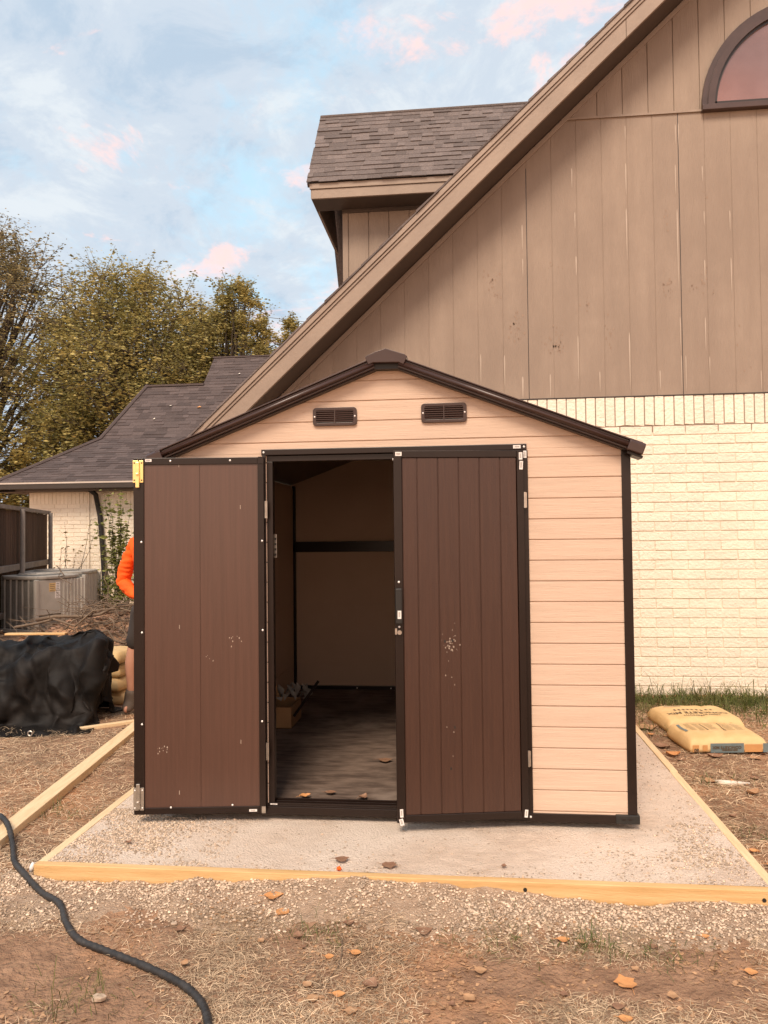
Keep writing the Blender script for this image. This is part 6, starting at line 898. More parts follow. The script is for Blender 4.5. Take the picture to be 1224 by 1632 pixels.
b = MB(); b.box(-8.22, -.8, 12.42, 12.6, -.4, 2.46); b.box(-8.22, -8.1, 12.6, 18, -.4, 2.46); obj('brick_base', b, 'mortar', wg)
b = MB(); b.box(-6.80, -6.77, 12.38, 12.405, .0, 2.45); obj('conduit', b, 'mortar', wg)
b = MB(); b.tube([(-6.62, 12.1, 2.48), (-6.58, 12.3, 2.38), (-6.50, 12.34, 1.9), (-6.44, 12.34, 1.2), (-6.40, 12.33, .6), (-6.38, 12.3, .15), (-6.55, 12.1, -.05)], .055, 10); obj('downspout', b, 'black', wg, smooth=True)
for u, v, m_ in ((245, 670, 'white_rag'), (317, 651, 'leaf_o'), (271, 649, 'white_rag'), (381, 598, 'white_rag')):
    t = 1.0
    for y_ in np.linspace(12, 17, 400):
        p = aty(u, v, float(y_)); rz = 2.66 + (y_ - 12) * 1.22 / 2.24 if y_ < 14.24 else 3.88 + (y_ - 14.24)
        if p.z < rz: break
    r = .03 if m_ == 'white_rag' else .06
    b = MB(); b.add([p + Vector((-r, 0, .03)), p + Vector((0, -.05, .025)), p + Vector((r * 1.2, 0, .04)), p + Vector((0, .06, .08))], [(0, 1, 2, 3)])
    tag(recentre(obj('fallen_leaf', b, m_, fix=False)), {245: 'pale scrap low on the shingles of the wing roof', 317: 'reddish leaf lying on the wing roof shingles', 271: 'tiny pale speck high on the wing roof', 381: 'pale scrap near the upper ridge of the wing roof'}[u], 'leaf' if u == 317 else 'debris')

# ------------------------------------------------------------------ fence
fc = thing('wooden_fence', 'dark weathered board fence with grey rails beside the brick wing', 'fence', (-7.2, 11.5, GZ))
F0, F1 = Vector((-5.2, 5.6, 0)), Vector((-7.22, 11.5, 0)); dF = (F1 - F0); LF = dF.length; dF.normalize(); nF = Vector((dF.y, -dF.x, 0))
TF = lambda p: F0 + dF * p.x - nF * p.y + Vector((0, 0, p.z))
b = MB(); x = 0
while x < LF: b.box(x + .004, min(x + .145, LF), .04, .06 + random.uniform(0, .006), GZ, 1.93 + random.uniform(-.012, .012), TF); x += .15
obj('board_panel', b, 'fence', fc)
for z0, z1 in ((1.93, 2.0), (.86, .97), (.1, .2)): b = MB(); b.box(0, LF + .1, -.02, .07 if z0 > 1.9 else .04, z0, z1, TF); obj('rail', b, 'fencerail', fc, bevel=.006)
for x in (LF - .12, LF - 2.6, LF - 5.1): b = MB(); p = TF(Vector((x, -.05, 0))); b.tube([(p.x, p.y, GZ), (p.x, p.y, 1.96)], .042, 12); obj('post', b, 'galv', fc)

# ------------------------------------------------------------------ air conditioner units
def ac(loc, rz, sx, sy, h, label, front=True):
    t = thing('air_conditioner', label, 'air conditioner', loc, 'air conditioners by the brick wing'); 
    R = Matrix.Rotation(rz, 4, 'Z'); TT = lambda p: R @ p + Vector(loc)
    b = MB(); b.box(-sx / 2 + .01, sx / 2 - .01, -sy / 2 + .01, sy / 2 - .01, .04, h - .05, TT); obj('coil', b, 'acdark', t)
    b = MB(); b.box(-sx / 2 - .02, sx / 2 + .02, -sy / 2 - .02, sy / 2 + .02, 0, .06, TT)
    for cx in (-1, 1):
        for cy in (-1, 1): b.box(cx * sx / 2 - .03, cx * sx / 2 + .03, cy * sy / 2 - .03, cy * sy / 2 + .03, .06, h - .06, TT)
    obj('housing', b, 'ac', t, bevel=.008)
    b = MB()
    n = 6
    for i in range(1, n): x = -sx / 2 + .03 + i * (sx - .06) / n; b.box(x - .010, x + .010, -sy / 2 - .012, -sy / 2 + .012, .06, h - .06, TT)
    if not front:
        for i in range(1, 10): y = -sy / 2 + i * sy / 10; b.box(sx / 2 - .008, sx / 2 + .014, y - .022, y + .022, .06, h - .06, TT)
    obj('slats', b, 'ac', t)
    b = MB()
    for k in range(60):
        z = .08 + k * (h - .16) / 60
        for i in range(n):
            x = -sx / 2 + .045 + i * (sx - .06) / n; b.box(x, x + (sx - .06) / n - .03, -sy / 2 - .002, -sy / 2 + .0095, z, z + .004, TT)
    kind(obj('wire_grille', b, 'ac', t), 'stuff') if False else obj('wire_grille', b, 'ac', t)
    if front:
        b = MB(); b.box(sx / 2 - .01, sx / 2 + .012, -sy / 2 + .03, 0.02, .30, h - .07, TT); b.box(sx / 2 - .01, sx / 2 + .010, .03, sy / 2 - .03, .06, h - .07, TT)
        for i in range(5): y = .08 + i * (sy / 2 - .1) / 5; b.box(sx / 2 + .008, sx / 2 + .022, y - .010, y + .012, .06, h - .07, TT)
        obj('service_panel', b, 'ac', t, bevel=.003)
        for y0, y1, z0, z1 in ((-.22, -.09, h - .26, h - .12), (-.09, .0, h - .24, h - .11), (-.10, .0, h - .38, h - .26)):
            b = MB(); b.box(sx / 2 + .012, sx / 2 + .0145, y0, y1, z0, z1, TT); s_ = obj('rating_label', b, 'bagpaper' if y0 < -.2 else 'white', t)
            b = MB()
            for k in range(4): b.box(sx / 2 + .0145, sx / 2 + .0152, y0 + .015, y1 - .02, z0 + .015 + k * (z1 - z0) / 4.6, z0 + .022 + k * (z1 - z0) / 4.6, TT)
            obj('print', b, 'ink', s_)
    else:
        b = MB(); b.box(sx / 2 - .01, sx / 2 + .004, -sy / 2 + .03, sy / 2 - .03, .06, h - .07, TT); obj('side_panel', b, 'ac', t)
    rr_ = []
    b = MB(); r0 = .08
    for k in range(24):
        an = 2 * math.pi * k / 24; c_, s_ = math.cos(an), math.sin(an); q_ = (abs(c_) ** 6 + abs(s_) ** 6) ** (-1 / 6); rr_.append(((sx / 2 + .03) * c_ * q_, (sy / 2 + .03) * s_ * q_))
    b.prismz(rr_, h - .06, h - .0, TT); tp = obj('top_cover', b, 'actop', t, bevel=.018, seg=3)
    b = MB(); b.prismz([(min(sx, sy) * .40 * math.cos(a_ * math.pi / 12), min(sx, sy) * .40 * math.sin(a_ * math.pi / 12)) for a_ in range(24)], h + .0005, h + .004, TT); obj('fan_opening', b, 'acdark', tp)
    b = MB()
    for k in range(4): b.tube([TT(Vector((min(sx, sy) * .1 * (k + .6) * math.cos(a_ * math.pi / 12), min(sx, sy) * .1 * (k + .6) * math.sin(a_ * math.pi / 12), h + .02))) for a_ in range(25)], .005, 5, False)
    obj('fan_guard', b, 'ac', tp)
    return t
ac((-5.55, 8.3, GZ), math.radians(-20), .92, .92, .93, 'pale grey air conditioner unit with slatted corner and paper labels, nearer of the two')
ac((-6.05, 9.75, GZ), math.radians(12), 1.25, 1.05, .93, 'darker weathered air conditioner unit partly hidden behind the labelled one', False)

# ------------------------------------------------------------------ black tarp heap (draped cloth, simulated beforehand)
CL = np.cumsum(np.array(CLOTH).reshape(CN, CN, 3), axis=1) / 1000.0
V = CL.reshape(-1, 3).copy(); V[:, 2] -= V[:, 2].min()
V = V + np.array([-2.27, 2.31, GZ + .004]); V[:, 2] = GZ + (V[:, 2] - GZ) * 1.0
G = V.reshape(CN, CN, 3); up = 3; n2 = (CN - 1) * up + 1; tt = np.arange(n2) / up; i0 = np.minimum(tt.astype(int), CN - 2); fr = (tt - i0)
G = G[i0] * (1 - fr)[:, None, None] + G[i0 + 1] * fr[:, None, None]; G = G[:, i0] * (1 - fr)[None, :, None] + G[:, i0 + 1] * fr[None, :, None]
for _ in range(3): G[1:-1] = (G[:-2] + 2 * G[1:-1] + G[2:]) / 4; G[:, 1:-1] = (G[:, :-2] + 2 * G[:, 1:-1] + G[:, 2:]) / 4
CN = n2
du = np.gradient(G, axis=1); dv = np.gradient(G, axis=0); nn = np.cross(du, dv); nn /= np.linalg.norm(nn, axis=2, keepdims=True) + 1e-9
U_ = np.cumsum(np.linalg.norm(du, axis=2), 1); W2 = np.cumsum(np.linalg.norm(dv, axis=2), 0)
def crease(u, v):                                # sharp valleys and ridges of a crumpled sheet
    a = 0.0
    for k, (sx, sy, am) in enumerate(((2.4, .7, .062), (4.6, 1.3, .026), (9.0, 3.0, .009), (16.0, 9.0, .003))):
        wu = u + .25 * noise.noise(Vector((u * 1.1, v * 1.1, k + 20.0))); wv = v + .25 * noise.noise(Vector((u * 1.3, v * 1.2, k + 40.0)))
        a += am * (1 - 3.2 * abs(noise.noise(Vector((wu * sx + wv * .8, wv * sy - wu * .6, k * 7.3)))))
    return a
DD = np.array([[crease(float(U_[j, i]), float(W2[j, i])) for i in range(CN)] for j in range(CN)])
low = np.clip((G[..., 2] - GZ - .01) / .10, .12, 1)
G = G + nn * np.sign(nn[CN // 2, CN // 2, 2]) * (DD * low)[..., None]; G[..., 2] = np.maximum(G[..., 2], GZ + .008); V = G.reshape(-1, 3)
I, J = np.meshgrid(np.arange(CN - 1), np.arange(CN - 1)); a0 = (J * CN + I).ravel()
tp = npmesh('tarp', V, np.stack([a0, a0 + 1, a0 + CN + 1, a0 + CN], 1), 'tarp', smooth=True)
md = tp.modifiers.new('thick', 'SOLIDIFY'); md.thickness = .004; 
tag(recentre(tp), 'crumpled black fabric tarp draped over a heap at the left edge', 'tarp')
p = atz(48, 1173, GZ + .02); b = MB()
b.tube([p + Vector((.018 * math.cos(k * math.pi / 8), -.0, .018 * math.sin(k * math.pi / 8) + .02)) for k in range(17)], .006, 6, False); obj('grommet', b, 'steel', tp)
p = Vector((-2.05, 2.25, .62)); b = MB(); b.box(-.26, .26, -.03, .03, 0, .016, lambda q: Matrix.Rotation(.08, 4, 'Z') @ q + p)
tag(recentre(obj('wooden_board', b, 'pine', bevel=.003)), 'short yellowish slat lying on top of the black tarp', 'board')

# ------------------------------------------------------------------ paper bags of concrete
def bag(loc, rz, L, Wd, H, pitch=0.0, name='concrete_bag'):
    R = Matrix.Rotation(rz, 4, 'Z') @ Matrix.Rotation(pitch, 4, 'X')
    TT = lambda p: R @ Vector(p) + Vector(loc)
    nx_, ny_ = 40, 28; off = random.random() * 50
    def top(x, y):
        ax, ay = abs(x) / (L / 2), abs(y) / (Wd / 2)
        e_ = (1 - min(1, ax) ** 5) * (1 - min(1, ay) ** 5)
        return H * (.55 + .45 * max(0, e_) ** .4) + .007 * noise.noise(Vector((x * 9 + off, y * 9, 0))) - .010 * math.exp(-((x - L * .1 - y * .4) / .02) ** 2) * .6
    Vs = []; F = []
    for j in range(ny_ + 1):
        for i in range(nx_ + 1):
            x = (i / nx_ - .5) * L; y = (j / ny_ - .5) * Wd
            cxs = 1 - .05 * (abs(2 * j / ny_ - 1)) ** 6; Vs.append((x * cxs, y, top(x, y)))
    n1 = nx_ + 1
    for j in range(ny_):
        for i in range(nx_): F.append((j * n1 + i, j * n1 + i + 1, (j + 1) * n1 + i + 1, (j + 1) * n1 + i))
    # skirt down to the base
    border = [i for i in range(n1)] + [j * n1 + nx_ for j in range(1, ny_ + 1)] + [ny_ * n1 + i for i in range(nx_ - 1, -1, -1)] + [j * n1 for j in range(ny_ - 1, 0, -1)]
    prev = border
    for f_, o_ in ((.5, .008), (.12, .004), (0, -.012)):
        cur = []
        for k in border:
            x, y, z = Vs[k]; s_ = 1 + o_ / max(abs(x), abs(y), .05) * 1.2; cur.append(len(Vs)); Vs.append((x * s_, y * s_, z * f_))
        m_ = len(border)
        for k in range(m_): F.append((prev[k], prev[(k + 1) % m_], cur[(k + 1) % m_], cur[k]))
        prev = cur
    b = MB(); b.add([TT(v) for v in Vs], F)
    return b, TT, top
def draped(me, TT, f, name, m, parent):          # lay flat lettering (mesh in x,y) on a surface function
    for v in me.vertices: v.co = TT(f(v.co.x, v.co.y))
    me.update(); return link(name, me, m, parent)
def concrete_bag(loc, rz, L, Wd, H, label, pitch=0.0, side=True, full=True):
    b, TT, top = bag(loc, rz, L, Wd, H, pitch)
    o = tag(recentre(obj('concrete_bag', b, 'bagpaper', smooth=True, ang=50)), label, 'bag', 'yellow bags of concrete mix on the grass')
    onTop = lambda x, y: (x, y, top(x, y) + .0035)
    rot = Matrix.Rotation(math.pi, 4, 'Z')
    def lay(s, size, x, y, m='ink', bold=.002, wide=1.0):
        me = textmesh(s, size, bold=bold); me.transform(Matrix.Translation((x, y, 0)) @ rot @ Matrix.Diagonal((wide, 1, 1, 1))); draped(me, TT, onTop, 'lettering', m, o)
    def patch(x0, x1, y0, y1, m, nm='print'):
        bb = MB(); n = 8
        for i in range(n):
            for j in range(4):
                xa, xb = x0 + (x1 - x0) * i / n, x0 + (x1 - x0) * (i + 1) / n; ya, yb = y0 + (y1 - y0) * j / 4, y0 + (y1 - y0) * (j + 1) / 4
                bb.add([TT((xx, yy, top(xx, yy) + .003)) for xx, yy in ((xa, ya), (xb, ya), (xb, yb), (xa, yb))], [(0, 1, 2, 3)])
        obj(nm, bb, m, o, fix=False)
    if full:
        lay('CONCRETE MIX', .060, -.01, -.085, wide=1.1, bold=.001); lay('HIGH STRENGTH', .032, 0, -.150, wide=1.15, bold=.0008)
        for k in range(9): patch(-.16 + k * .036, -.145 + k * .036, .01 - abs(k - 4) * .004, .05 - abs(k - 4) * .004, 'ink')
        patch(-.2, -.06, .13, .14, 'inkblue')
    else:
        patch(-.24, -.22, -.06, .13, 'inkblue')
        for cx in (-.17, -.11): 
            for k in range(9): patch(cx - .022, cx + .018, .115 - k * .02, .119 - k * .02, 'ink')
        for cx in (-.02, .10, .17):
            for k in range(8): patch(cx - .03, cx + (.03 if k % 3 else .02), .11 - k * .021, .1135 - k * .021, 'ink')
        patch(-.075, -.068, -.05, .12, 'ink'); patch(.055, .062, -.05, .12, 'ink')
        patch(-.16, .14, .152, .156, 'ink')
    if side:
        ys = -Wd / 2 - .013
        sf = lambda x, y: (x, ys, H * .30 + y)
        def band(x0, x1, z0, z1, m, e=0.0):
            bb = MB(); bb.add([TT((x0, ys + .0015 - e, z0)), TT((x1, ys + .0015 - e, z0)), TT((x1, ys + .0015 - e, z1)), TT((x0, ys + .0015 - e, z1))], [(0, 1, 2, 3)]); obj('printed_band', bb, m, o, fix=False)
        band(-.135, .10, .004, H * .60, 'inkblue'); band(.235, .275, .004, H * .58, 'inkblue'); band(.105, .23, H * .06, H * .52, 'orangeprint'); band(-.26, -.215, H * .08, H * .5, 'orangeprint'); band(-.19, -.155, H * .15, H * .5, 'orangeprint')
        def sl(s, size, x, z, m='ink', bold=.0012):
            me = textmesh(s, size, bold=bold); me.transform(Matrix.Translation((x, z - H * .30, 0)) @ rot); draped(me, TT, lambda a_, c_: (a_, ys - .0015, H * .30 + c_), 'lettering', m, o)
        sl('CONCRETE MIX', .028, -.02, H * .36); sl('HIGH STRENGTH', .014, .0, H * .20); sl('80', .034, -.235, H * .2)
    return o
concrete_bag((3.42, 1.90, GZ + .005), .10, .56, .44, .115, 'nearer yellow concrete bag with fine print on top and a blue side band', side=True, full=False)
concrete_bag((3.43, 2.44, GZ + .005), .10, .60, .48, .12, 'yellow concrete bag lettered CONCRETE MIX lying behind the nearer bag', side=False, full=True)
# stack of bags behind the tarp
for i, (dx, dz, rz, lab) in enumerate(((0, 0, .05, 'bag of concrete at the bottom of the stack behind the black tarp'), (-.02, .125, -.06, 'middle bag of concrete in the stack behind the black tarp'), (-.06, .25, .1, 'third bag up in the stack behind the black tarp'), (-.04, .375, -.02, 'topmost bag of concrete in the stack behind the black tarp'))):
    b, TT, top = bag((-1.88 + dx, 3.10, GZ + dz), rz, .62, .42, .13)
    o = tag(recentre(obj('concrete_bag', b, 'bagpaper', smooth=True)), lab, 'bag', 'stacked bags behind the tarp')
    bb = MB(); ys = -.2385
    bb.add([TT((.02, ys, .005)), TT((.20, ys, .005)), TT((.20, ys, .075)), TT((.02, ys, .075))], [(0, 1, 2, 3)]); obj('printed_band', bb, 'inkblue', o, fix=False)
    bb = MB()
    for k in range(6): bb.add([TT((.04 + k * .022, ys - .002, .02)), TT((.052 + k * .022, ys - .002, .02)), TT((.052 + k * .022, ys - .002, .06)), TT((.04 + k * .022, ys - .002, .06))], [(0, 1, 2, 3)])
    obj('print', bb, 'bagpaper', o, fix=False)
# ------------------------------------------------------------------ brush, twigs, litter behind the tarp
def wig(p, q, n=5, amp=.06):
    p, q = Vector(p), Vector(q); o = []
    for i in range(n + 1):
        t = i / n; a = amp * math.sin(math.pi * t); o.append(p.lerp(q, t) + Vector((random.uniform(-a, a), random.uniform(-a, a), random.uniform(-a, a))))
    return o
b = MB()
for _ in range(900):
    x = random.gauss(-2.5, .75); y = random.uniform(3.2, 6.4); z = gh(x, y) + random.uniform(.0, .18)
    L = random.uniform(.15, .8); an = random.uniform(0, 6.28)
    q = (x + L * math.cos(an), y + L * .5 * math.sin(an), z + random.uniform(-.1, .2)); r = random.uniform(.002, .008)
    b.tube(wig((x, y, z), q, 3, .05), [r, r * .9, r * .7, r * .4], 4, False)
kind(obj('brush_pile', b, 'twig', fix=False), 'stuff')
big_br = [((-3.2, 4.2, .52), (-1.55, 4.4, .82), .022, 'thick bare branch rising out of the brush pile toward the shrub'), ((-2.9, 3.3, .55), (-1.5, 3.5, .72), .014, 'bare branch lying along the top of the black tarp'),
          ((-3.9, 5.9, 1.05), (-2.6, 4.2, .45), .008, 'long thin dead stem leaning across the air conditioner'), ((-2.2, 3.6, .45), (-1.5, 3.7, .40), .014, 'pale crooked branch low beside the stacked bags'),
          ((-2.7, 3.9, .45), (-2.2, 4.4, 1.05), .009, 'forked dead branch standing up in the brush pile'), ((-2.0, 3.5, .62), (-1.55, 3.4, .36), .010, 'dead branch slanting down towards the person')]
for p, q, r, lab in big_br:
    b = MB(); m_ = wig(p, q, 7, .09); b.tube(m_, [r * (1 - .08 * i) for i in range(8)], 7)
    for k in (2, 4, 5): d = m_[k] + Vector((random.uniform(-.3, .3), random.uniform(-.1, .1), random.uniform(.05, .3))); b.tube(wig(m_[k], d, 4, .04), [r * .5, r * .42, r * .34, r * .25, r * .15], 5)
    tag(recentre(obj('dead_branch', b, 'twig', smooth=True)), lab, 'branch')
Vq = []
for _ in range(4200):                            # litter of dead leaves over the brush and under the shrub
    x = random.gauss(-2.5, .8); y = random.uniform(3.0, 7.5); z = gh(x, y) + .01 + random.random() * .04
    r = random.uniform(.02, .045); R = Matrix.Rotation(random.uniform(0, 6.28), 3, 'Z') @ Matrix.Rotation(random.uniform(-.9, .9), 3, 'X')
    Vq.append([tuple(R @ Vector(c) * r + Vector((x, y, z))) for c in ((-1, 0, 0), (0, -.6, .1), (1, 0, 0), (0, .6, .2))])
kind(quads('leaf_litter', Vq, 'leaf_b'), 'stuff')

# tall leafy shrub against the wing wall
def shrub(loc, stems, label, mat_='folg', h=(1.6, 2.6), sp=.7, lf=.035, n=70):
    t = thing('shrub', label, 'shrub', loc); L_ = Vector(loc); b = MB(); Q = []
    for _ in range(stems):
        a0 = random.uniform(0, 6.28); base = L_ + Vector((random.uniform(-.25, .25) * sp, random.uniform(-.1, .1), 0)); H = random.uniform(*h)
        tip = base + Vector((math.cos(a0) * sp * random.uniform(.2, .8), random.uniform(-.25, .15), H)); m_ = wig(base, tip, 8, .05)
        b.tube(m_, [.011 * (1 - .1 * i) for i in range(9)], 5, False)
        for k in range(n):
            tt = random.uniform(.12, 1) ; i = min(7, int(tt * 8)); p = m_[i].lerp(m_[i + 1], tt * 8 - i) 
            if random.random() < .5: q = p + Vector((random.uniform(-.28, .28), random.uniform(-.1, .1), random.uniform(-.02, .2))) * (1.1 - tt * .5); b.tube([p, q], [.003, .0015], 3, False) if random.random() < .25 else None; p = q
            r = lf * random.uniform(.6, 1.3); R = Matrix.Rotation(random.uniform(0, 6.28), 3, 'Z') @ Matrix.Rotation(random.uniform(-1.3, 1.3), 3, 'X')
            Q.append([tuple(R @ Vector(c) * r + p) for c in ((-1, 0, 0), (0, -.5, .1), (1, 0, 0), (0, .5, .1))])
    obj('stems', b, 'bark', t, fix=False); kind(quads('foliage', Q, mat_, t), 'stuff')
    return t
shrub((-5.45, 11.2, GZ), 13, 'tall thin green shrub growing against the brick wing beside the downspout', h=(1.7, 2.7), sp=.75, lf=.055, n=90)
shrub((-4.55, 11.0, GZ), 8, 'second leafy green shrub close behind the person in orange', h=(1.5, 2.6), sp=.7, lf=.055, n=90)
shrub((-5.2, 10.4, GZ), 16, 'low yellow green bush at the foot of the tall shrub', h=(.4, .9), sp=.9, lf=.05, n=40)
shrub((-6.9, 11.6, GZ), 6, 'sparse leggy sapling with dark leaves in front of the white wall', 'fold', h=(1.2, 2.0), sp=.8, lf=.045, n=22)

# ------------------------------------------------------------------ trees beyond the house
def tree(loc, h, rad, trunk_h, label, m='fol', clumps=110, per=150, ls=.13, seed=1, sx=1.0, twiggy=.35, low=.30, gap=()):
    rs = random.Random(seed); L_ = Vector(loc); t = thing('tree', label, 'tree', loc, None); b = MB()
    tr = r0 = .018 * h + .05
    top = L_ + Vector((rs.uniform(-.5, .5), 0, h * .72)); spine = [L_.lerp(top, i / 7) + Vector((rs.uniform(-.15, .15), rs.uniform(-.15, .15), 0)) for i in range(8)]
    b.tube(spine, [r0 * (1 - .11 * i) for i in range(8)], 9)
    Q = []; tri = 0; cl = []
    while len(cl) < clumps and tri < 6000:
        tri += 1
        z = low + (1 - low) * rs.random() ** .85; prof = math.sin(math.pi * min(1, .12 + .86 * (z - low) / (1 - low) ** 1) ** .85) ** .6
        an = rs.uniform(0, 6.28); rr = rad * prof * (rs.random() ** .42) * (1 + .28 * noise.noise(Vector((math.cos(an) * 1.5 + seed, math.sin(an) * 1.5, z * 4))))
        p = L_ + Vector((rr * math.cos(an) * sx, rr * math.sin(an), h * z))
        if any((p - g).length < gr for g, gr in gap): continue
        if any((p - c).length < rad * .13 for c in cl): continue
        cl.append(p)
    for p in cl:
        zi = max(.12, min(.95, ((p.z - L_.z) / h - .18) / .72)); k = zi * 7 * .8; i = min(6, int(k)); s = spine[i].lerp(spine[i + 1], k - i)
        mid = s.lerp(p, .5) + Vector((rs.uniform(-.3, .3), rs.uniform(-.3, .3), rs.uniform(-.1, .5))); d_ = (p - s).length
        r = min(.07, .015 + d_ * .012) * h / 12; b.tube([s, s.lerp(mid, .5) + Vector((0, 0, .05)), mid, mid.lerp(p, .5), p + Vector((0, 0, .1))], [r, r * .8, r * .6, r * .4, r * .15], 5, False)
        cr = rad * rs.uniform(.14, .26)
        tw = []
        for _ in range(7):
            dv = Vector((rs.gauss(0, 1), rs.gauss(0, 1), rs.gauss(.5, .8))).normalized(); e_ = p + dv * cr * rs.uniform(.8, 1.7); b.tube([p, p.lerp(e_, .5) + Vector((0, 0, .04)), e_], [.018, .011, .005], 3, False); tw.append(e_)
        for q_ in range(int(per * rs.uniform(.6, 1.3))):
            if rs.random() < twiggy:
                e_ = rs.choice(tw); f_ = rs.uniform(.3, 1.12); c = p.lerp(e_, f_) + Vector((rs.gauss(0, .07), rs.gauss(0, .07), rs.gauss(0, .07)))
            else: c = p + Vector((rs.gauss(0, .5), rs.gauss(0, .5), rs.gauss(0, .42))) * cr
            R = Matrix.Rotation(rs.uniform(0, 6.28), 3, 'Z') @ Matrix.Rotation(rs.uniform(-1.2, 1.2), 3, 'X'); r = ls * rs.uniform(.45, 1.15)
            Q.append([tuple(R @ Vector(v) * r + c) for v in ((-.9, 0, 0), (0, -.42, .12), (.9, 0, 0), (0, .42, .12))])
    obj('trunk', b, 'bark', t, fix=False); kind(quads('crown', Q, m, t), 'stuff')
    return t
GT = -.4
tree((-18.2, 26, GT), 14.6, 4.3, 5, 'tall dull brown green tree cut off by the left edge of the photo', 'fold', 190, 300, .09, 11, .95, .5, .22)
tree((-16.0, 29, GT), 12.0, 3.0, 5, 'slender half bare tree between the left edge tree and the broad olive tree', 'fold', 80, 240, .09, 21, .8, .6, .30)
tree((-11.9, 26, GT), 12.5, 4.4, 5, 'broad olive gold tree in the middle of the row behind the wing', 'fol', 230, 340, .095, 5, .92, .35, .36)
tree((-9.8, 30, GT), 11.8, 3.9, 5, 'dark green tree filling in behind the broad olive tree', 'fol', 120, 280, .10, 15, .95, .3, .25)
tree((-7.75, 27, GT), 12.3, 2.2, 5, 'upright thin topped tree behind the ridge of the wing', 'fol', 95, 300, .088, 8, .9, .6, .3)
tree((-5.5, 27, GT), 10.6, 1.5, 5, 'small pointed tree next to the sloping rake of the gable', 'fol', 50, 280, .085, 9, .9, .6, .35)
tree((-17.0, 22.5, GT), 6.9, 2.7, 2, 'low bushy tree above the fence at the left edge', 'fol', 80, 220, .105, 31, 1.1, .3, .15)
tree((-13.2, 23.5, GT), 6.6, 2.6, 2, 'low bushy tree right behind the left end of the wing roof', 'fol', 80, 220, .105, 32, 1.1, .3, .12)
tree((-9.3, 26, GT), 8.2, 2.4, 2, 'dense low tree right behind the hip of the wing roof', 'fol', 80, 220, .105, 33, 1.1, .3, .15)
# distant mass of woodland so that the horizon is not bare
Q = []
for _ in range(26000):
    x = random.uniform(-70, 70); y = 60 + random.gauss(0, 4); z = random.random() ** 1.3 * (4.5 + 2.2 * noise.noise(Vector((x * .15, 0, 0))))
    r = random.uniform(.2, .45); R = Matrix.Rotation(random.uniform(0, 6.28), 3, 'Z') @ Matrix.Rotation(random.uniform(-1.3, 1.3), 3, 'X')
    Q.append([tuple(R @ Vector(v) * r + Vector((x, y, z - .4))) for v in ((-1, 0, 0), (0, -.6, .1), (1, 0, 0), (0, .6, .1))])
kind(quads('far_woodland', Q, 'fold'), 'stuff')
# overhead wire
b = MB(); A_, B_ = aty(-60, 403, 34), aty(560, 522, 34); pts = [A_.lerp(B_, i / 24) + Vector((0, 0, -.5 * math.sin(math.pi * i / 24))) for i in range(25)]
A2 = A_ - (B_ - A_) * .5; b.tube([A2] + pts + [B_ + (B_ - A_) * .6], .016, 5); tag(recentre(obj('overhead_wire', b, 'wire')), 'thin overhead wire sagging across the sky behind the trees', 'wire')

# ------------------------------------------------------------------ person walking behind the open door
def skinned(name, joints, edges, m, parent=None, sub=2, root=0):
    me = bpy.data.meshes.new(name); me.from_pydata([j[0] for j in joints], edges, []); me.update(); o = bpy.data.objects.new(name, me); COL.objects.link(o)
    md = o.modifiers.new('skin', 'SKIN'); md.use_smooth_shade = True
    for i, j in enumerate(joints): me.skin_vertices[0].data[i].radius = j[1] if isinstance(j[1], tuple) else (j[1], j[1])
    for i in range(len(joints)): me.skin_vertices[0].data[i].use_root = (i == root)
    s_ = o.modifiers.new('sub', 'SUBSURF'); s_.levels = sub; s_.render_levels = sub
    bpy.context.view_layer.update(); dg = bpy.context.evaluated_depsgraph_get(); nm = bpy.data.meshes.new_from_object(o.evaluated_get(dg)); bpy.data.objects.remove(o)
    nm.materials.clear(); return nm
PX, PY = -1.10, 2.5
def J(x, y, z): return (PX + x, PY + y, GZ + z)
body = [ (J(0, 0, 1.00), (.15, .11)), (J(0, .0, 1.16), (.135, .10)), (J(.0, -.01, 1.34), (.16, .11)), (J(0, .0, 1.50), (.13, .09)), (J(0, -.01, 1.585), .052), (J(0, -.03, 1.66), .058), (J(0, -.035, 1.74), (.078, .092)), (J(0, -.03, 1.83), (.072, .085)),
  # left-of-picture arm: shoulder, elbow bent, forearm back to the hip
  (J(-.17, .01, 1.50), .062), (J(-.275, .04, 1.31), .050), (J(-.315, .05, 1.17), .046), (J(-.21, -.03, 1.10), .040), (J(-.10, -.12, 1.05), .030), (J(-.055, -.15, 1.03), (.034, .018)),
  # other arm
  (J(.18, .0, 1.50), .062), (J(.25, .03, 1.32), .050), (J(.28, .0, 1.19), .045), (J(.24, -.16, 1.10), .036), (J(.21, -.25, 1.06), .027), (J(.20, -.30, 1.05), (.034, .018)),
  # legs
  (J(-.11, .0, .90), .098), (J(-.145, .0, .72), .085), (J(-.20, .02, .56), .064), (J(-.235, .05, .44), .064), (J(-.25, .09, .28), .050), (J(-.265, .12, .16), .040), (J(-.275, .09, .06), (.038, .030)), (J(-.278, .0, .045), (.032, .02)),
  (J(.11, -.02, .90), .098), (J(.12, -.10, .70), .085), (J(.125, -.14, .52), .062), (J(.125, -.12, .38), .060), (J(.125, -.08, .22), .047), (J(.125, -.05, .11), .038), (J(.125, -.12, .05), (.045, .035)), (J(.125, -.24, .03), (.045, .025)) ]
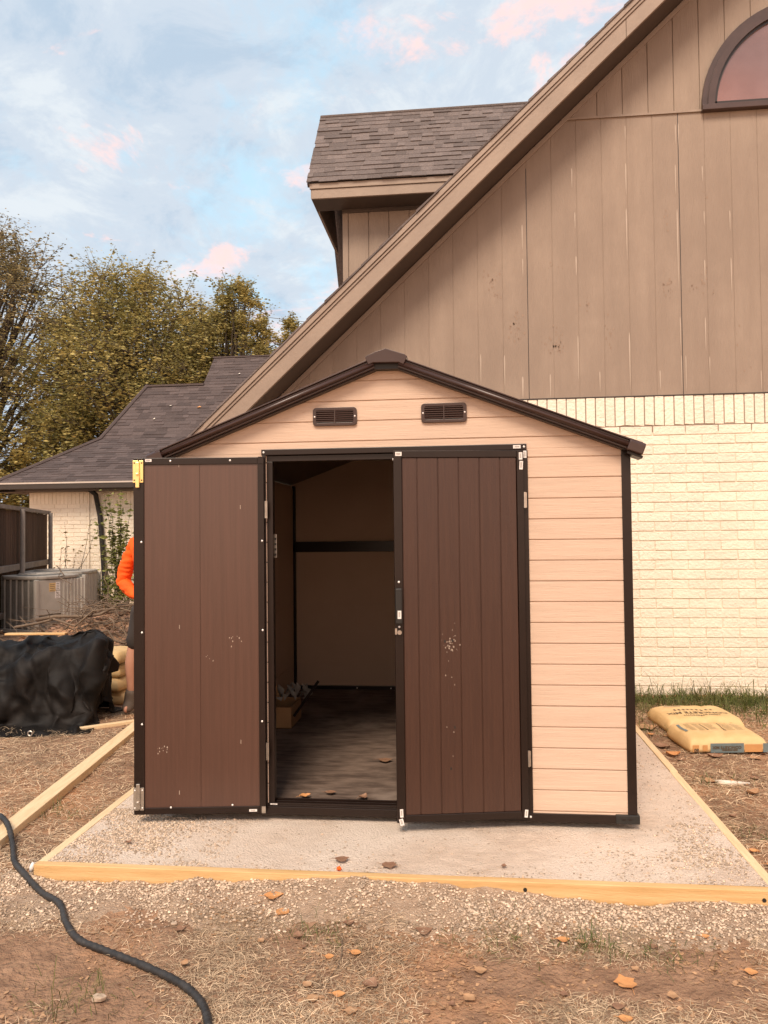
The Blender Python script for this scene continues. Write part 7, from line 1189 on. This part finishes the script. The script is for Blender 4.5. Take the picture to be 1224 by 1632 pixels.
ed = [(0, 1), (1, 2), (2, 3), (3, 4), (4, 5), (5, 6), (6, 7), (3, 8), (8, 9), (9, 10), (10, 11), (11, 12), (12, 13), (3, 14), (14, 15), (15, 16), (16, 17), (17, 18), (18, 19), (0, 20), (20, 21), (21, 22), (22, 23), (23, 24), (24, 25), (25, 26), (26, 27), (0, 28), (28, 29), (29, 30), (30, 31), (31, 32), (32, 33), (33, 34), (34, 35)]
def fingers(wrist, d, side, joints, ed):
    base = len(joints); d = Vector(d).normalized(); s_ = Vector(side).normalized(); up_ = d.cross(s_)
    for k, (o_, ln) in enumerate(((-.026, .062), (-.009, .072), (.009, .068), (.026, .054), (.034, .045))):
        p0 = Vector(joints[wrist][0]) + s_ * o_ * (1.0 if k < 4 else -1.1) + d * (.028 if k < 4 else -.01)
        dd = d if k < 4 else (d * .6 - s_ * .8).normalized()
        n0 = len(joints); joints += [(tuple(p0), .0095), (tuple(p0 + dd * ln * .5 + up_ * .008), .0085), (tuple(p0 + dd * ln * .9 + up_ * .025), .0075)]
        ed += [(wrist, n0), (n0, n0 + 1), (n0 + 1, n0 + 2)]
fingers(13, (.6, -.5, -.3), (0, -.3, 1), body, ed); fingers(19, (-.1, -.9, -.1), (1, 0, 0), body, ed)
pme = skinned('person', body, ed, 'skin')
person = tag(recentre(link('person', pme, 'skin')), 'person in a bright orange long sleeved shirt mostly hidden behind the open left door', 'person')
def sh(j, k): return (j[0], tuple(r * k for r in j[1]) if isinstance(j[1], tuple) else j[1] * k)
bj = body
shirt = [sh(bj[0], 1.13), sh(bj[1], 1.17), sh(bj[2], 1.14), sh(bj[3], 1.13), ((bj[4][0][0], bj[4][0][1], bj[4][0][2] - .03), .066)] + [sh(bj[i], k) for i, k in ((8, 1.2), (9, 1.28), (10, 1.34), (11, 1.3), (12, 1.2), (14, 1.2), (15, 1.28), (16, 1.34), (17, 1.3), (18, 1.2))]
se = [(0, 1), (1, 2), (2, 3), (3, 4), (3, 5), (5, 6), (6, 7), (7, 8), (8, 9), (3, 10), (10, 11), (11, 12), (12, 13), (13, 14)]
def cloth_me(me, amp, sc):
    me.calc_loop_triangles() if False else None
    for v in me.vertices:
        n_ = v.normal; p = v.co; v.co = p + n_ * amp * (1 - 2 * abs(noise.noise(Vector((p.x * sc, p.y * sc, p.z * sc * 1.8)))))
    me.update(); return me
link('shirt', cloth_me(skinned('shirt', shirt, se, 'orange', sub=3), .012, 14), 'orange', person)
pants = [sh(bj[0], 1.10), sh(bj[20], 1.13), sh(bj[21], 1.18), ((bj[22][0][0], bj[22][0][1], bj[22][0][2] + .01), .092), sh(bj[28], 1.13), sh(bj[29], 1.18), ((bj[30][0][0], bj[30][0][1], bj[30][0][2] + .01), .092)]
link('shorts', cloth_me(skinned('shorts', pants, [(0, 1), (1, 2), (2, 3), (0, 4), (4, 5), (5, 6)], 'shorts'), .008, 12), 'shorts', person)
for a_, b_, c_, d_ in ((24, 25, 26, 27), (32, 33, 34, 35)):
    m0 = Vector(bj[a_][0]).lerp(Vector(bj[b_][0]), .45)
    js = [(tuple(m0), .058), sh(bj[b_], 1.7), sh(bj[c_], 1.55), sh(bj[d_], 1.5)]
    link('boot', skinned('boot', js, [(0, 1), (1, 2), (2, 3)], 'boot'), 'boot', person)
hv = [(J(0, -.02, 1.80), (.082, .098)), (J(0, -.015, 1.86), (.074, .088)), (J(0, .03, 1.76), (.066, .05))]
link('hair', skinned('hair', hv, [(0, 1), (0, 2)], 'hair'), 'hair', person)
face = MB(); hc = Vector(J(0, -.125, 1.745))
for sx in (-1, 1): face.dome(hc + Vector((sx * .032, .006, .035)), (0, -1, 0), .010, .006)
obj('eyes', face, 'hair', person)
b = MB(); b.add([hc + Vector((0, .0, .035)), hc + Vector((-.016, .005, -.01)), hc + Vector((.016, .005, -.01)), hc + Vector((0, -.024, -.004))], [(0, 1, 3), (0, 3, 2), (1, 2, 3), (0, 2, 1)]); b.box(hc.x - .022, hc.x + .022, hc.y - .004, hc.y + .008, hc.z - .042, hc.z - .034); obj('nose_and_mouth', b, 'skin', person)
for sx in (-1, 1): b = MB(); b.tube([Vector(J(sx * .080, -.02, 1.72)), Vector(J(sx * .092, -.015, 1.75)), Vector(J(sx * .086, -.01, 1.785))], [.010, .014, .009], 8); obj('ear', b, 'skin', person, smooth=True)

# ------------------------------------------------------------------ fallen leaves and small litter, each its own thing
def leafmesh(p, size, rot, curl, lob=0, seed=0, th=.0009):
    rs = random.Random(seed); b = MB(); n = 7; T = Matrix.Translation(p) @ Matrix.Rotation(rot, 4, 'Z')
    prof = [.05, .42, .66, .70, .58, .34, .03]; rows = []
    for i in range(n):
        t = i / (n - 1); x = (t - .5) * size; w_ = prof[i] * size * .62 * (1 + (.35 * math.sin(i * 2.4 + seed) if lob else rs.uniform(-.12, .12)))
        row = []
        for s_ in (-1, -.5, 0, .5, 1):
            z = curl * size * (.32 * s_ * s_ * (.6 + .4 * math.sin(seed)) + .32 * (2 * t - 1) ** 2 * (.7 + .5 * math.cos(seed * 1.7))) + .003
            row.append(T @ Vector((x + rs.uniform(-.03, .03) * size, w_ * s_, z)))
        rows.append(row)
    vs = [q for r_ in rows for q in r_]; top = len(vs)
    b.add(vs, [(i * 5 + k, i * 5 + k + 1, (i + 1) * 5 + k + 1, (i + 1) * 5 + k) for i in range(n - 1) for k in range(4)])
    a_ = rows[0][2]; d_ = (T @ Vector((-size * .85, size * .1, .004)))
    b.tube([a_, a_.lerp(d_, .5) + Vector((0, 0, .002)), d_], [.0011, .001, .0007], 4)
    return b
big_leaves = [ # u, v, z, px size, rot, curl, mat, lobed, label
 (436, 1427, GZ + .035, 34, .2, .25, 'leaf_o', 0, 'bright orange leaf with a long stem on the gravel, left of centre'),
 (451, 1452, GZ + .02, 30, 1.2, .15, 'leaf_o', 0, 'orange leaf just below the bright stemmed leaf'),
 (556, 1467, GZ + .01, 20, .4, .4, 'leaf_b', 0, 'small curled reddish leaf at the lower edge of the gravel'),
 (676, 1484, GZ + .01, 30, .1, .5, 'leaf_b', 0, 'dark curled leaf at the lower edge of the gravel, centre'),
 (567, 1517, GZ + .004, 21, -.2, .2, 'leaf_o', 0, 'flat orange leaf lying in the straw below the dark curled leaf'),
 (499, 1590, GZ + .004, 26, .3, .15, 'leaf_t', 0, 'tan leaf near the bottom edge, left of centre'),
 (540, 1585, GZ + .004, 24, 0, .2, 'leaf_o', 0, 'orange brown leaf right of the tan leaf near the bottom edge'),
 (559, 1610, GZ + .004, 24, .1, .15, 'leaf_t', 1, 'tan notched leaf lowest in the picture, left of centre'),
 (489, 1569, GZ + .004, 20, 2.6, .3, 'leaf_t', 0, 'pale slanting leaf above the tan leaf near the bottom edge'),
 (525, 1523, GZ + .004, 18, 0, .2, 'leaf_o', 0, 'small brownish orange leaf left of the flat orange leaf in the straw'),
 (997, 1566, GZ + .004, 44, 1.9, .18, 'leaf_o', 1, 'large orange notched leaf in the dirt, lower right'),
 (898, 1497, GZ + .008, 24, .1, .25, 'leaf_o', 0, 'orange leaf at the gravel edge, right of centre'),
 (927, 1500, GZ + .008, 18, .0, .25, 'leaf_t', 0, 'small tan leaf beside the orange leaf at the gravel edge'),
 (1123, 1492, GZ + .006, 17, 0, .2, 'leaf_o', 0, 'small orange leaf at the gravel edge, far right'),
 (1042, 1508, GZ + .006, 15, -.5, .4, 'leaf_b', 0, 'small dark red leaf below the gravel, right side'),
 (1197, 1547, GZ + .004, 24, -.2, .2, 'leaf_o', 0, 'tan orange leaf on bare dirt at the right edge'),
 (1138, 1543, GZ + .004, 15, -.3, .3, 'leaf_t', 0, 'thin pale curled leaf left of the leaf at the right edge'),
 (985, 1604, GZ + .004, 24, -.2, .3, 'leaf_b', 0, 'dark purple brown leaf below the large notched leaf'),
 (997, 1623, GZ + .004, 26, -.1, .2, 'leaf_o', 0, 'orange leaf at the bottom edge under the dark leaf'),
 (748, 1551 + 40, GZ + .004, 26, -.7, .3, 'leaf_t', 0, 'long grey tan curled leaf in the straw, bottom centre'),
 (766, 1546, GZ + .004, 24, .1, .2, 'leaf_t', 0, 'pale leaf lying in the straw right of centre'),
 (590, 1570, GZ + .004, 30, 1.1, .5, 'leaf_b', 0, 'rolled brown leaf standing in the straw, bottom centre'),
 (545, 1372, PADZ, 27, .25, .35, 'leaf_b', 0, 'dark red curled leaf on the gravel pad behind the front board'),
 (621, 1381, PADZ, 30, -.1, .25, 'leaf_b', 1, 'brown flattened leaf on the pad right of the orange scrap'),
 (803, 1383, PADZ, 12, 1.3, .6, 'leaf_b', 0, 'small upright brown leaf on the pad towards the right'),
 (205, 1345, PADZ, 12, .9, .5, 'leaf_b', 0, 'small brown leaf on the coarse gravel at the left of the pad'),
 (486, 1271, .042, 20, .5, .4, 'leaf_o', 1, 'crumpled tan leaf on the shed floor near the left jamb'),
 (527, 1265, .042, 20, .1, .3, 'leaf_b', 0, 'red brown leaf on the shed floor in the middle of the doorway'),
 (578, 1273, .042, 20, 1.0, .7, 'leaf_b', 0, 'curled up leaf on the shed floor near the right door'),
 (614, 1213, .042, 26, .1, .2, 'leaf_b', 0, 'flat dark red leaf farther back on the shed floor'),
 (1030, 1160, GZ, 42, .1, .4, 'leaf_t', 1, 'large tan leaf against the back right edge of the pad'),
 (1055, 1190, GZ, 30, -.6, .4, 'leaf_b', 0, 'reddish leaf just outside the form left of the yellow bags'),
 (1073, 1203, GZ, 26, .0, .4, 'leaf_o', 0, 'orange tan leaf under the corner of the nearer yellow bag'),
 (1140, 1206, GZ, 28, .05, .4, 'leaf_b', 0, 'dark leaf in front of the nearer yellow bag'),
 (1204, 1208, GZ, 22, -1.0, .35, 'leaf_t', 0, 'tan leaf tilted against the right end of the nearer yellow bag'),
 (1117, 1121, GZ + .03, 13, 0, .3, 'leaf_t', 0, 'pale leaf on green grass behind the yellow bags'),
 (1216, 1133, GZ + .03, 16, 0, .3, 'leaf_t', 0, 'pale leaf on the grass at the right edge below the brick wall'),
 (1203, 1240, GZ, 18, .0, .3, 'leaf_b', 0, 'brown leaf right of the white scrap on the dry grass'),
 (1202, 1357, GZ, 18, -.5, .5, 'leaf_o', 0, 'curled orange brown leaf just outside the right form board'),
 (1168, 1300, GZ, 16, .4, .4, 'leaf_b', 0, 'dark red leaf between the white scrap and the right form board'),
 (424, 1403, GZ + .04, 16, .9, .4, 'leaf_o', 0, 'small orange leaf leaning on the front board')]
for i, (u, v, z, sz, ro, cu, m_, lb, lab) in enumerate(big_leaves):
    p = atz(u, v, z); dist = (p - CAM).dot(FW); s_ = sz * .88 * dist / FPX
    p.z = (gh(p.x, p.y) if z < -.05 else z) + .004
    if z < -.05:
        p = atz(u, v, gh(p.x, p.y) + .01); p.z = gh(p.x, p.y) + .006
    tag(recentre(obj('fallen_leaf', leafmesh(p, s_, ro, cu, lb, i + 1), m_, fix=False, smooth=True)), lab, 'leaf')
def generic(n, region, lab, grp, mats, size=(.02, .045), zf=gh):
    k = 0
    while k < n:
        x, y = region()
        if PADL - .02 < x < PADR + .02 and PADF - .02 < y < PADB: continue
        s_ = random.uniform(*size); tag(recentre(obj('fallen_leaf', leafmesh(Vector((x, y, zf(x, y) + .006)), s_, random.uniform(0, 6.28), random.uniform(.15, .6), random.random() < .3, random.randint(1, 999)), random.choice(mats), fix=False, smooth=True)), lab, 'leaf', grp); k += 1
generic(16, lambda: (random.uniform(.2, 2.6), random.uniform(-1.6, -.93)), 'small brown leaf fragment half buried in the straw in the foreground', 'small leaves in the foreground straw', ['leaf_b', 'leaf_t'])
generic(40, lambda: (random.uniform(2.95, 4.6), random.uniform(-.2, 3.2)), 'small dry leaf on the grass right of the pad', 'small leaves right of the pad', ['leaf_b', 'leaf_t', 'leaf_o'], (.04, .09))
generic(14, lambda: (random.uniform(-2.3, -.5), random.uniform(-.4, 2.2)), 'small dry leaf on the grass left of the pad', 'small leaves left of the pad', ['leaf_b', 'leaf_t'], (.03, .06))
# orange plastic bit, white scraps, stones, twig
p = atz(540, 1387, PADZ); b = MB(); b.tube([p + Vector((-.008, 0, .006)), p + Vector((.002, .002, .009)), p + Vector((.009, -.002, .004))], [.007, .010, .006], 8); tag(recentre(obj('plastic_scrap', b, 'orange', smooth=True)), 'tiny bright orange plastic scrap on the pad near the front board', 'scrap')
p = atz(1168, 1248, GZ + .01); b = MB(); b.tube([p + Vector((-.10, .015, .0)), p + Vector((-.05, -.01, .004)), p + Vector((.02, -.008, .002)), p + Vector((.10, .0, .0))], [.014, .017, .014, .006], 8); tag(recentre(obj('plastic_scrap', b, 'white_rag', smooth=True)), 'twisted white scrap lying on the dry grass right of the pad', 'scrap')
p = atz(51, 1382, GZ + .07); b = MB(); b.tube([p + Vector((-.004, 0, -.02)), p, p + Vector((.006, 0, .02))], [.010, .012, .007], 7); tag(recentre(obj('plastic_scrap', b, 'white', smooth=True)), 'small white scrap tucked against the left corner of the form', 'scrap')
for u, v, sz, lab in ((277, 1474, .018, 'pale squarish stone in the dirt right of the hose'), (157, 1594, .030, 'flat grey stone on the bare dirt left of the hose'), (601, 1340, .0, ''), (937, 1440, .024, 'grey lump of rubble on the gravel bank right of centre')):
    if not lab: continue
    p = atz(u, v, GZ + .005); p.z = gh(p.x, p.y) + sz * .2; b = MB()
    vs = [(p.x + sz * c_ * random.uniform(.7, 1.1), p.y + sz * .6 * s__ * random.uniform(.8, 1.1), p.z + dz * sz) for dz in (0, .5) for c_, s__ in ((1, 0), (.5, .9), (-.6, .8), (-1, 0), (-.5, -.9), (.6, -.8))]
    b.add(vs, [(0, 1, 2, 3, 4, 5), (11, 10, 9, 8, 7, 6)] + [(i, (i + 1) % 6, (i + 1) % 6 + 6, i + 6) for i in range(6)]); tag(recentre(obj('stone', b, 'pebble', bevel=.003)), lab, 'stone')
b = MB(); q_ = [atz(u, v, GZ + .012) for u, v in ((545, 1487), (545, 1520), (538, 1542), (520, 1565), (492, 1583))]; b.tube(q_, [.0022, .0022, .002, .0018, .001], 5); tag(recentre(obj('twig', b, 'twig')), 'thin curved twig lying in the straw among the orange leaves', 'twig')
# anything left without its kind or label
